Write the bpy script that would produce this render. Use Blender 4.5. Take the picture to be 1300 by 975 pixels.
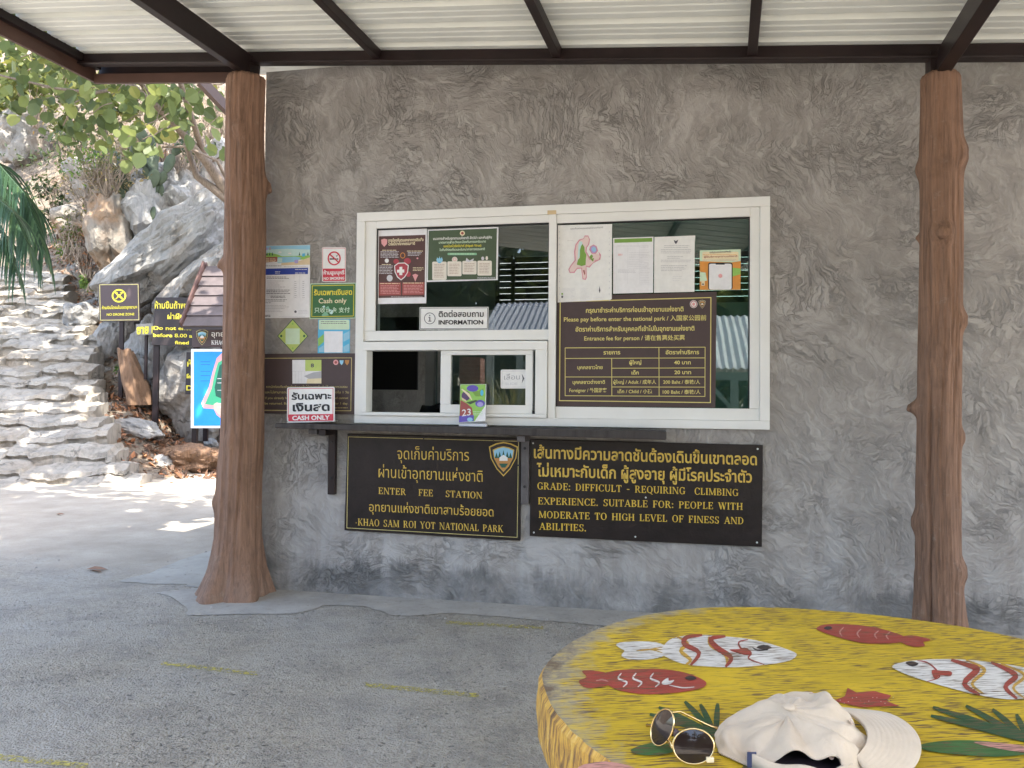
import bpy, bmesh, math, random
import numpy as np
from mathutils import Vector, Matrix, noise as mnoise

for o in list(bpy.data.objects):
    bpy.data.objects.remove(o)
scene = bpy.context.scene
COL = scene.collection
R = math.radians
V = Vector
rnd = random.Random(7)

# ------------------------------------------------------------------ camera, sky, sun, exposure
YAW, PITCH, ROLL, FPX = 0.1877, 0.0201, 0.0090, 940.0
CAM = V((0.0, -4.0886, 1.15))
_f = V((-math.sin(YAW) * math.cos(PITCH), math.cos(YAW) * math.cos(PITCH), math.sin(PITCH)))
_r0 = V((math.cos(YAW), math.sin(YAW), 0))
_u0 = _r0.cross(_f)
_r = math.cos(ROLL) * _r0 + math.sin(ROLL) * _u0
_u = -math.sin(ROLL) * _r0 + math.cos(ROLL) * _u0
cam = bpy.data.cameras.new('camera')
camo = bpy.data.objects.new('camera', cam)
COL.objects.link(camo)
camo.matrix_world = Matrix(((_r.x, _u.x, -_f.x, CAM.x), (_r.y, _u.y, -_f.y, CAM.y), (_r.z, _u.z, -_f.z, CAM.z), (0, 0, 0, 1)))
cam.sensor_fit = 'HORIZONTAL'
cam.sensor_width = 36.0
cam.lens = 36.0 * FPX / 1300.0
cam.clip_start = 0.05
cam.clip_end = 600
scene.camera = camo

SUN_EL, SUN_AZ = 58.0, 135.0            # azimuth clockwise from +Y
sv = V((math.sin(R(SUN_AZ)) * math.cos(R(SUN_EL)), math.cos(R(SUN_AZ)) * math.cos(R(SUN_EL)), math.sin(R(SUN_EL))))
world = bpy.data.worlds.new('World')
scene.world = world
world.use_nodes = True
wn = world.node_tree
sky = wn.nodes.new('ShaderNodeTexSky')
sky.sky_type = 'NISHITA'
sky.sun_disc = False
sky.sun_elevation = R(SUN_EL)
sky.sun_rotation = R(SUN_AZ)
sky.air_density = 1.0
sky.dust_density = 2.5
sky.ozone_density = 0.4
bg = wn.nodes['Background']
bg.inputs['Strength'].default_value = 0.15
wn.links.new(sky.outputs[0], bg.inputs[0])
sl = bpy.data.lights.new('sun', 'SUN')
sl.energy = 2.0
sl.angle = R(0.5)
sl.color = (1.0, 0.95, 0.87)
so = bpy.data.objects.new('sun', sl)
COL.objects.link(so)
so.rotation_euler = (-sv).to_track_quat('-Z', 'Y').to_euler()
so.location = (8, -12, 20)
vs = scene.view_settings
vs.view_transform = 'Standard'
vs.look = 'None'
vs.exposure = 2.85
vs.gamma = 1
vs.use_curve_mapping = False
scene.cycles.max_bounces = 10
scene.cycles.diffuse_bounces = 6
scene.cycles.transparent_max_bounces = 16
scene.cycles.sample_clamp_indirect = 6.0

# ------------------------------------------------------------------ rays through the surveyed camera
def ray(px, py):
    return _f + _r * ((px - 650.0) / FPX) - _u * ((py - 487.5) / FPX)
def W(px, py, y=0.0):
    d = ray(px, py)
    return CAM + d * ((y - CAM.y) / d.y)
def G(px, py, z=0.0):
    d = ray(px, py)
    return CAM + d * ((z - CAM.z) / d.z)
def DD(px, py, t):
    return CAM + ray(px, py) * t
def PL(px, py, p, n):
    d = ray(px, py)
    return CAM + d * ((p - CAM).dot(n) / d.dot(n))

# ------------------------------------------------------------------ materials
class NT:
    def __init__(s, name):
        s.m = bpy.data.materials.new(name)
        s.m.use_nodes = True
        s.t = s.m.node_tree
        s.b = s.t.nodes['Principled BSDF']
        s.out = s.t.nodes['Material Output']
    def n(s, kind, **kw):
        nd = s.t.nodes.new(kind)
        for k, v in kw.items():
            setattr(nd, k, v)
        return nd
    def l(s, a, b):
        s.t.links.new(a, b)
    def set(s, sock, v):
        if isinstance(v, bpy.types.NodeSocket):
            s.l(v, sock)
        elif isinstance(v, (tuple, list)) and len(v) == 3 and sock.type == 'RGBA':
            sock.default_value = (*v, 1)
        else:
            sock.default_value = v
    def obj(s):
        return s.n('ShaderNodeTexCoord').outputs['Object']
    def mapv(s, vec, scale=(1, 1, 1), rot=(0, 0, 0), loc=(0, 0, 0)):
        m = s.n('ShaderNodeMapping')
        s.l(vec, m.inputs[0])
        m.inputs['Scale'].default_value = scale
        m.inputs['Rotation'].default_value = rot
        m.inputs['Location'].default_value = loc
        return m.outputs[0]
    def noise(s, vec, scale, detail=4, rough=0.55, dist=0.0, color=False):
        t = s.n('ShaderNodeTexNoise')
        s.l(vec, t.inputs['Vector'])
        t.inputs['Scale'].default_value = scale
        t.inputs['Detail'].default_value = detail
        t.inputs['Roughness'].default_value = rough
        t.inputs['Distortion'].default_value = dist
        return t.outputs['Color' if color else 'Fac']
    def voro(s, vec, scale, feature='F1', out='Distance', rand=1.0):
        t = s.n('ShaderNodeTexVoronoi', feature=feature)
        s.l(vec, t.inputs['Vector'])
        t.inputs['Scale'].default_value = scale
        t.inputs['Randomness'].default_value = rand
        return t.outputs[out]
    def math(s, op, a, b=0.0, c=0.0, clamp=False):
        m = s.n('ShaderNodeMath', operation=op, use_clamp=clamp)
        s.set(m.inputs[0], a); s.set(m.inputs[1], b); s.set(m.inputs[2], c)
        return m.outputs[0]
    def vmath(s, op, a, b=(0, 0, 0)):
        m = s.n('ShaderNodeVectorMath', operation=op)
        s.set(m.inputs[0], a); s.set(m.inputs[1], b)
        return m.outputs['Value'] if op in ('LENGTH', 'DOT_PRODUCT') else m.outputs[0]
    def scale(s, a, f):
        m = s.n('ShaderNodeVectorMath', operation='SCALE')
        s.l(a, m.inputs[0]); s.set(m.inputs['Scale'], f)
        return m.outputs[0]
    def sep(s, v):
        m = s.n('ShaderNodeSeparateXYZ'); s.l(v, m.inputs[0]); return m.outputs
    def comb(s, x, y, z):
        m = s.n('ShaderNodeCombineXYZ')
        s.set(m.inputs[0], x); s.set(m.inputs[1], y); s.set(m.inputs[2], z)
        return m.outputs[0]
    def ramp(s, fac, stops, interp='LINEAR'):
        r = s.n('ShaderNodeValToRGB')
        s.l(fac, r.inputs[0])
        e = r.color_ramp.elements
        r.color_ramp.interpolation = interp
        while len(e) < len(stops):
            e.new(0.5)
        for el, (p, c) in zip(e, stops):
            el.position = p
            el.color = (c, c, c, 1) if isinstance(c, (int, float)) else (*c, 1)
        return r.outputs[0]
    def mix(s, fac, a, b, blend='MIX'):
        m = s.n('ShaderNodeMix', data_type='RGBA', blend_type=blend)
        s.set(m.inputs[0], fac); s.set(m.inputs[6], a); s.set(m.inputs[7], b)
        return m.outputs[2]
    def bump(s, h, strength=0.5, dist=0.01, normal=None):
        b = s.n('ShaderNodeBump')
        b.inputs['Strength'].default_value = strength
        b.inputs['Distance'].default_value = dist
        s.l(h, b.inputs['Height'])
        if normal: s.l(normal, b.inputs['Normal'])
        return b.outputs[0]
    def fin(s, color, rough=0.6, normal=None, metal=0.0, spec=0.5):
        s.set(s.b.inputs['Base Color'], color)
        s.set(s.b.inputs['Roughness'], rough)
        s.b.inputs['Metallic'].default_value = metal
        s.b.inputs['Specular IOR Level'].default_value = spec
        if normal: s.l(normal, s.b.inputs['Normal'])
        return s.m

MATS = {}
def paint(name, col, rough=0.5, var=0.12, scale=14.0, metal=0.0, spec=0.4, bump=0.0):
    """plain coat with a little mottling"""
    if name in MATS: return MATS[name]
    t = NT(name)
    p = t.obj()
    n = t.noise(p, scale, 5, 0.6)
    lo = tuple(c * (1 - var) for c in col); hi = tuple(min(1, c * (1 + var)) for c in col)
    c = t.ramp(n, [(0.3, lo), (0.7, hi)])
    nrm = t.bump(t.noise(p, scale * 6, 4, 0.6), bump, 0.004) if bump else None
    MATS[name] = t.fin(c, rough, nrm, metal, spec)
    return MATS[name]

def m_plaster():
    t = NT('trowelled_plaster')
    p = t.obj()
    warp = t.noise(p, 2.2, 4, 0.6, color=True)
    pw = t.vmath('ADD', p, t.scale(t.vmath('SUBTRACT', warp, (0.5, 0.5, 0.5)), 0.34))
    hs = []
    for sc, off, fr, w in ((2.6, 2.6, 26.0, 1.0), (4.3, 1.9, 42.0, 0.8)):
        v = t.n('ShaderNodeTexVoronoi', feature='F1')
        t.l(pw, v.inputs['Vector']); v.inputs['Scale'].default_value = sc
        cc = t.vmath('SUBTRACT', v.outputs['Color'], (0.5, 0.5, 0.5))
        q = t.vmath('ADD', t.vmath('SUBTRACT', pw, v.outputs['Position']), t.scale(cc, off))
        q = t.vmath('ADD', q, (0.75, 0.0, 0.45))
        xyz = t.sep(q)
        rad = t.math('SQRT', t.math('ADD', t.math('MULTIPLY', xyz[0], xyz[0]), t.math('MULTIPLY', xyz[2], xyz[2])))
        ang = t.math('ARCTAN2', xyz[0], xyz[2])
        seed = t.math('MULTIPLY', t.sep(v.outputs['Color'])[0], 37.0)
        vec = t.comb(t.math('MULTIPLY', rad, fr), t.math('MULTIPLY', ang, 5.0), seed)
        n = t.noise(vec, 1.0, 5, 0.62, 0.35)
        hs.append((n, w))
    fine = t.noise(p, 46, 5, 0.7)
    cloud = t.noise(p, 1.1, 5, 0.6)
    mid = t.noise(pw, 5.0, 6, 0.65, 0.8)
    arcs = t.mix(0.5, hs[0][0], hs[1][0])
    h = t.math('ADD', t.math('MULTIPLY', arcs, 0.75), t.math('MULTIPLY', mid, 0.5))
    h = t.math('ADD', h, t.math('MULTIPLY', fine, 0.10))
    tone = t.math('ADD', t.math('MULTIPLY', arcs, 0.50), t.math('MULTIPLY', mid, 0.34))
    tone = t.math('ADD', tone, t.math('MULTIPLY', cloud, 0.22))
    col = t.ramp(tone, [(0.35, (0.200, 0.184, 0.167)), (0.47, (0.280, 0.260, 0.240)), (0.53, (0.322, 0.301, 0.280)), (0.62, (0.42, 0.397, 0.373))])
    rid = t.math('ABSOLUTE', t.math('SUBTRACT', hs[0][0], 0.5))
    rid2 = t.math('ABSOLUTE', t.math('SUBTRACT', hs[1][0], 0.47))
    cre = t.math('MAXIMUM', t.ramp(rid, [(0.0, 1.0), (0.022, 0.0)]), t.math('MULTIPLY', t.ramp(rid2, [(0.0, 1.0), (0.018, 0.0)]), 0.7))
    cre = t.math('MULTIPLY', cre, t.ramp(t.noise(p, 3.1, 4, 0.6), [(0.44, 0.0), (0.60, 1.0)]))
    col = t.mix(t.math('MULTIPLY', cre, 0.28), col, (0.105, 0.094, 0.083))
    h = t.math('SUBTRACT', h, t.math('MULTIPLY', cre, 0.25))
    # whitish lime wash running down the lower wall, and damp staining at its foot
    z = t.sep(p)[2]
    streak = t.noise(t.mapv(p, (7, 7, 0.9)), 1.0, 6, 0.62, 0.3)
    low = t.n('ShaderNodeMapRange'); t.l(z, low.inputs[0])
    low.inputs[1].default_value = 1.1; low.inputs[2].default_value = 0.25; low.inputs[3].default_value = 0; low.inputs[4].default_value = 1
    fw_ = t.math('MULTIPLY', low.outputs[0], t.ramp(streak, [(0.40, 0), (0.66, 0.62)]))
    col = t.mix(fw_, col, (0.45, 0.445, 0.44))
    foot = t.math('ADD', z, t.math('MULTIPLY', t.noise(t.mapv(p, (9, 9, 1.4)), 1.5, 6, 0.72), -0.30))
    fm = t.math('MULTIPLY', t.ramp(foot, [(-0.02, 0.75), (0.06, 0.0)]), t.ramp(t.noise(p, 2.4, 5, 0.7), [(0.38, 0.15), (0.58, 1.0)]))
    col = t.mix(fm, col, (0.10, 0.10, 0.098))
    return t.fin(col, t.ramp(arcs, [(0.35, 0.42), (0.65, 0.68)]), t.bump(h, 0.80, 0.030), spec=0.36)

def m_ground():
    t = NT('rough_asphalt_and_concrete')
    p = t.obj()
    x, y, z = t.sep(p)
    agg = t.voro(p, 120, 'F1')
    agg2 = t.voro(t.vmath('ADD', p, t.scale(t.noise(p, 30, 3, 0.6, color=True), 0.03)), 62, 'DISTANCE_TO_EDGE')
    n1 = t.noise(p, 1.3, 5, 0.6)
    n2 = t.noise(p, 34, 6, 0.75)
    n3 = t.noise(p, 5, 5, 0.65)
    pit = t.ramp(t.noise(p, 52, 3, 0.6, 0.5), [(0.33, 1.0), (0.43, 0.0)])
    pitarea = t.ramp(t.noise(p, 1.7, 4, 0.6), [(0.40, 0.35), (0.62, 1.0)])
    pit = t.math('MULTIPLY', pit, pitarea)
    a = t.ramp(n2, [(0.22, (0.21, 0.184, 0.148)), (0.5, (0.39, 0.350, 0.288)), (0.78, (0.52, 0.472, 0.396))])
    a = t.mix(t.ramp(n1, [(0.38, 0.0), (0.62, 0.62)]), a, (0.44, 0.415, 0.375))
    a = t.mix(t.ramp(n3, [(0.34, 0.5), (0.54, 0.0)]), a, (0.22, 0.205, 0.185))
    a = t.mix(t.math('MULTIPLY', pit, 0.85), a, (0.085, 0.08, 0.072))
    # dusty concrete to the left and towards the steps
    c = t.ramp(t.noise(p, 2.6, 7, 0.65), [(0.3, (0.29, 0.25, 0.198)), (0.55, (0.37, 0.324, 0.262)), (0.75, (0.44, 0.392, 0.325))])
    c = t.mix(t.ramp(t.noise(p, 60, 3, 0.6), [(0.30, 0.5), (0.42, 0)]), c, (0.16, 0.145, 0.125))
    edge = t.math('ADD', y, t.math('MULTIPLY', x, 0.10))
    edge = t.math('ADD', edge, t.math('MULTIPLY', t.noise(p, 1.6, 6, 0.7), 1.5))
    leftm = t.ramp(t.math('ADD', edge, -0.35), [(0.0, 0.0), (0.55, 1.0)])
    notwall = t.ramp(t.math('MULTIPLY', x, -0.2), [(0.40, 0.0), (0.50, 1.0)])
    msk = t.math('MULTIPLY', leftm, notwall)
    front = t.ramp(t.math('SUBTRACT', t.math('MULTIPLY', t.math('ADD', y, t.math('MULTIPLY', t.noise(p, 0.8, 5, 0.6), 1.2)), -0.1), 0.40), [(0.0, 0.0), (0.06, 1.0)])  # pale ground behind the camera, added unseen to bounce more light
    msk = t.math('MAXIMUM', msk, front)
    col = t.mix(msk, a, c)
    inv = t.math('SUBTRACT', 1.0, t.math('MULTIPLY', msk, 0.75))
    h = t.math('ADD', t.math('MULTIPLY', agg, -0.9), t.math('MULTIPLY', n2, 0.9))
    h = t.math('SUBTRACT', h, t.math('MULTIPLY', pit, 0.9))
    h = t.math('MULTIPLY', h, inv)
    return t.fin(col, 0.88, t.bump(h, 0.8, 0.012), spec=0.3)

def m_concrete(name, col, sc=6.0, rough=0.85):
    t = NT(name)
    p = t.obj()
    n = t.noise(p, sc, 7, 0.66)
    c = t.ramp(n, [(0.3, tuple(k * 0.72 for k in col)), (0.55, col), (0.75, tuple(min(1, k * 1.2) for k in col))])
    c = t.mix(t.ramp(t.noise(p, sc * 9, 4, 0.7), [(0.3, 0.45), (0.45, 0)]), c, tuple(k * 0.5 for k in col))
    return t.fin(c, rough, t.bump(t.noise(p, sc * 10, 6, 0.7), 0.5, 0.006), spec=0.3)

def m_rock(name, col=(0.30, 0.289, 0.268), stain=(0.30, 0.20, 0.11), amt=0.35):
    t = NT(name)
    p = t.obj()
    n = t.noise(t.mapv(p, (1, 1, 1), (0.5, 0.4, 0.9)), 2.3, 8, 0.68, 0.5)
    st = t.noise(t.mapv(p, (6, 6, 1.2), (0.3, 0.9, 0.2)), 1.3, 7, 0.7, 0.4)
    c = t.ramp(n, [(0.30, tuple(k * 0.55 for k in col)), (0.46, tuple(k * 0.88 for k in col)), (0.62, col), (0.76, tuple(min(1, k * 1.35) for k in col))])
    c = t.mix(t.ramp(st, [(0.36, 0.55), (0.5, 0.0)]), c, tuple(k * 0.32 for k in col))
    c = t.mix(t.math('MULTIPLY', t.ramp(t.noise(p, 1.1, 5, 0.6), [(0.48, 0), (0.66, 1)]), amt), c, stain)
    crack = t.ramp(t.voro(t.vmath('ADD', p, t.scale(t.noise(p, 3, 4, 0.6, color=True), 0.5)), 1.7, 'DISTANCE_TO_EDGE'), [(0.0, 1), (0.02, 0)])
    crack = t.math('MULTIPLY', crack, t.ramp(t.noise(p, 1.9, 4, 0.6), [(0.50, 0.0), (0.62, 1.0)]))
    c = t.mix(t.math('MULTIPLY', crack, 0.55), c, (0.07, 0.062, 0.05))
    h = t.math('SUBTRACT', t.math('ADD', n, t.math('MULTIPLY', st, 0.6)), t.math('MULTIPLY', crack, 0.5))
    h = t.math('ADD', h, t.math('MULTIPLY', t.noise(p, 26, 6, 0.7), 0.25))
    return t.fin(c, 0.9, t.bump(h, 0.9, 0.06), spec=0.25)

def m_soil():
    t = NT('dry_soil_and_litter')
    p = t.obj()
    n = t.noise(p, 3.0, 8, 0.7)
    v = t.voro(p, 17, 'F1', 'Color')
    c = t.ramp(t.sep(v)[0], [(0.0, (0.07, 0.05, 0.035)), (0.35, (0.14, 0.10, 0.07)), (0.7, (0.20, 0.16, 0.115)), (1.0, (0.12, 0.075, 0.05))])
    c = t.mix(t.ramp(n, [(0.42, 0.0), (0.6, 0.8)]), c, (0.20, 0.175, 0.14))
    return t.fin(c, 0.95, t.bump(t.voro(p, 17, 'F1'), 0.9, 0.03), spec=0.2)

def m_leaf(name, col, var=0.5, trans=0.45):
    t = NT(name)
    p = t.obj()
    n = t.noise(p, 2.4, 3, 0.6)
    info = t.n('ShaderNodeNewGeometry')
    rr = info.outputs['Random Per Island']
    k = t.math('ADD', t.math('MULTIPLY', rr, 0.7), t.math('MULTIPLY', n, 0.3))
    c = t.ramp(k, [(0.1, tuple(x * (1 - var) for x in col)), (0.5, col), (0.8, (col[0] * (1 + var * 1.4), col[1] * (1 + var * 0.9), col[2] * (1 + var * .5))), (0.98, (col[0] * 2.6, col[1] * 1.55, col[2] * 0.9))])
    t.fin(c, 0.45, None, spec=0.4)
    tr = t.n('ShaderNodeBsdfTranslucent')
    t.l(t.mix(0.0, c, (1, 1, 1)), tr.inputs[0])
    mx = t.n('ShaderNodeMixShader'); mx.inputs[0].default_value = trans
    t.l(t.b.outputs[0], mx.inputs[1]); t.l(tr.outputs[0], mx.inputs[2]); t.l(mx.outputs[0], t.out.inputs[0])
    return t.m

def m_bark(name, col, freq=30.0, strength=0.6, dist=0.012):
    t = NT(name)
    p = t.obj()
    g = t.noise(t.mapv(p, (freq, freq, freq * 0.06)), 1.0, 6, 0.68, 1.2)
    l = t.noise(p, 3.0, 5, 0.6)
    c = t.ramp(g, [(0.30, tuple(k * 0.45 for k in col)), (0.5, col), (0.72, tuple(min(1, k * 1.35) for k in col))])
    c = t.mix(t.ramp(l, [(0.4, 0.0), (0.7, 0.4)]), c, tuple(min(1, k * 1.25) for k in col))
    if 'cement' in name:
        line = t.noise(t.mapv(p, (95, 95, 4.5)), 1.0, 5, 0.7, 0.8)
        c = t.mix(t.ramp(line, [(0.33, 0.6), (0.46, 0.0)]), c, tuple(k * 0.5 for k in col))
        z_ = t.sep(p)[2]
        dst = t.math('ADD', t.math('MULTIPLY', z_, -0.55), t.math('MULTIPLY', t.noise(p, 9, 6, 0.7), 1.0))
        c = t.mix(t.ramp(dst, [(0.38, 0.0), (0.72, 0.35)]), c, (0.22, 0.175, 0.145))
        c = t.mix(t.ramp(t.noise(p, 17, 6, 0.75), [(0.60, 0.0), (0.70, 0.45)]), c, (0.33, 0.25, 0.20))
        c = t.mix(t.ramp(t.noise(p, 6, 6, 0.7), [(0.33, 0.5), (0.45, 0.0)]), c, tuple(k * 0.62 for k in col))
        return t.fin(c, 0.75, t.bump(t.math('ADD', g, t.math('MULTIPLY', line, 0.5)), strength, dist), spec=0.25)
    return t.fin(c, 0.8, t.bump(g, strength, dist), spec=0.25)

def m_worn_paint(name, col, wear=0.5, wood=(0.14, 0.085, 0.045), gray=True, soft=1.0):
    """paint brushed on old planks: grain and scratches show through where it has worn off"""
    if name in MATS: return MATS[name]
    t = NT(name)
    p = t.mapv(t.obj(), (1, 1, 1), (0, 0, R(-17)))
    grain = t.noise(t.mapv(p, (7, 110, 20)), 1.0, 6, 0.72, 0.6)
    cut = t.noise(t.mapv(p, (26, 300, 20)), 1.0, 3, 0.5, 0.3)
    blot = t.noise(p, 7.5, 6, 0.7)
    blot2 = t.noise(p, 26, 5, 0.7)
    c = t.ramp(t.noise(p, 12, 5, 0.65), [(0.3, tuple(k * 0.82 for k in col)), (0.7, tuple(min(1, k * 1.12) for k in col))])
    c = t.mix(t.math('MULTIPLY', t.ramp(grain, [(0.30, 1.0), (0.47, 0.0)]), 0.55 * wear + 0.15), c, tuple(k * 0.55 for k in col))
    rim_w = t.vmath('LENGTH', t.vmath('MULTIPLY', t.obj(), (1, 1, 0)))
    near_rim = t.ramp(rim_w, [(0.30, 0.0), (0.47, 0.55)])
    blot = t.math('ADD', blot, t.math('MULTIPLY', near_rim, 0.22))
    m1 = t.math('MULTIPLY', t.ramp(cut, [(0.37, 1.0), (0.48, 0.0)]), t.ramp(blot, [(0.36, 0.12), (0.56, 1.0)]))
    c = t.mix(t.math('MULTIPLY', m1, wear * 1.6, clamp=True), c, wood)
    if gray:
        xyz = t.sep(t.obj())
        rad = t.math('SQRT', t.math('ADD', t.math('MULTIPLY', xyz[0], xyz[0]), t.math('MULTIPLY', xyz[1], xyz[1])))
        lm = t.math('ADD', t.math('MULTIPLY', rad, 1.0), t.math('MULTIPLY', xyz[0], -0.16))
        lm = t.math('ADD', lm, t.math('MULTIPLY', blot2, 0.22))
        c = t.mix(t.math('MULTIPLY', t.ramp(lm, [(0.605, 0.0), (0.68, 0.85)]), t.ramp(blot, [(0.40, 0.25), (0.55, 1.0)])), c, (0.34, 0.33, 0.30))
        c = t.mix(t.ramp(lm, [(0.655, 0.0), (0.70, 0.85)]), c, (0.12, 0.075, 0.045))
    MATS[name] = t.fin(c, t.ramp(grain, [(0.3, 0.62), (0.7, 0.38)]), t.bump(t.math('ADD', grain, t.math('MULTIPLY', cut, 0.6)), 0.5, 0.002), spec=0.45)
    return MATS[name]

def m_rim():
    t = NT('worn_table_edge')
    p = t.obj()
    xyz = t.sep(p)
    ang = t.math('ARCTAN2', xyz[1], xyz[0])
    v = t.comb(t.math('MULTIPLY', ang, 44.0), t.math('MULTIPLY', xyz[2], 16.0), 0.0)
    n = t.noise(v, 1.0, 6, 0.7, 0.5)
    c = t.ramp(n, [(0.36, (0.10, 0.055, 0.025)), (0.45, (0.30, 0.16, 0.04)), (0.53, (0.54, 0.31, 0.045)), (0.63, (0.58, 0.38, 0.09)), (0.72, (0.62, 0.58, 0.52))])
    return t.fin(c, 0.65, t.bump(n, 0.6, 0.006))

def m_glass(name, tint=(0.80, 0.85, 0.86), refl=1.0):
    t = NT(name)
    t.t.nodes.remove(t.b)
    tr = t.n('ShaderNodeBsdfTransparent'); tr.inputs[0].default_value = (*tint, 1)
    gl = t.n('ShaderNodeBsdfGlossy'); gl.inputs['Roughness'].default_value = 0.01
    nz = t.noise(t.obj(), 1.6, 2, 0.4)
    t.l(t.bump(nz, 0.04, 0.02), gl.inputs['Normal'])
    lw = t.n('ShaderNodeFresnel'); lw.inputs[0].default_value = 1.5
    fac = t.math('MULTIPLY', lw.outputs[0], 1.9 * refl, clamp=True)
    mx = t.n('ShaderNodeMixShader')
    t.l(fac, mx.inputs[0]); t.l(tr.outputs[0], mx.inputs[1]); t.l(gl.outputs[0], mx.inputs[2])
    t.l(mx.outputs[0], t.out.inputs[0])
    return t.m

M = {}
M['plaster'] = m_plaster()
M['ground'] = m_ground()
M['apron'] = m_concrete('pale_concrete', (0.40, 0.375, 0.335), 3.0)
M['slab'] = m_concrete('smoother_concrete_patch', (0.37, 0.35, 0.31), 2.0)
M['rock'] = m_rock('grey_limestone')
M['rock_warm'] = m_rock('stained_limestone', (0.27, 0.24, 0.20), (0.26, 0.14, 0.06), 0.85)
M['step'] = m_rock('rubble_step_stone', (0.37, 0.335, 0.282), (0.27, 0.21, 0.145), 0.45)
M['soil'] = m_soil()
M['column'] = m_bark('brown_cement_bark', (0.235, 0.138, 0.092), 42, 0.75, 0.010)
M['bark'] = m_bark('grey_brown_bark', (0.21, 0.165, 0.13), 30)
M['stump'] = m_bark('weathered_stump', (0.19, 0.115, 0.07), 24, 0.9, 0.03)
M['steel'] = paint('dark_brown_steel', (0.020, 0.012, 0.0115), 0.42, 0.3, 5, spec=0.3)
M['fascia'] = paint('brown_fascia_paint', (0.085, 0.046, 0.034), 0.5, 0.2, 3)
M['sheet'] = paint('zinc_roof_sheet', (0.73, 0.745, 0.69), 0.42, 0.08, 2.0, spec=0.5)
M['upvc'] = paint('white_window_frame', (0.80, 0.80, 0.77), 0.38, 0.04, 3)
M['upvc_dirty'] = paint('grey_white_bead', (0.62, 0.63, 0.62), 0.45, 0.1, 8)
M['gasket'] = paint('black_rubber', (0.02, 0.02, 0.02), 0.6, 0.2)
M['glass'] = m_glass('window_glass')
M['glass_refl_tint'] = m_glass('reflection_tint_glass', (0.55, 0.74, 0.68), 1.15)  # green of the mirrored trees put into the glass colour
M['room'] = paint('dark_teal_room_wall', (0.22, 0.29, 0.28), 0.7, 0.2, 2)
M['room_floor'] = paint('dark_room_floor', (0.06, 0.06, 0.06), 0.6, 0.2, 4)
M['shelf'] = m_bark('dark_counter_wood', (0.060, 0.053, 0.050), 16, 0.5, 0.006)
M['blackwood'] = paint('dark_signboard_wood', (0.015, 0.0105, 0.010), 0.36, 0.4, 7, spec=0.32, bump=0.5)
M['gold'] = paint('gold_hand_paint', (0.62, 0.42, 0.075), 0.45, 0.18, 40)
M['palegold'] = paint('pale_gold_line', (0.55, 0.47, 0.19), 0.5, 0.15, 30)

# ------------------------------------------------------------------ mesh building
LOC = {}
def thing(name, label, cat, loc=(0, 0, 0), group=None):
    o = bpy.data.objects.new(name, None)
    COL.objects.link(o)
    o.location = loc
    o.empty_display_size = 0.1
    LOC[o.name] = V(loc)
    o['label'] = label; o['category'] = cat
    if group: o['group'] = group
    return o

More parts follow.
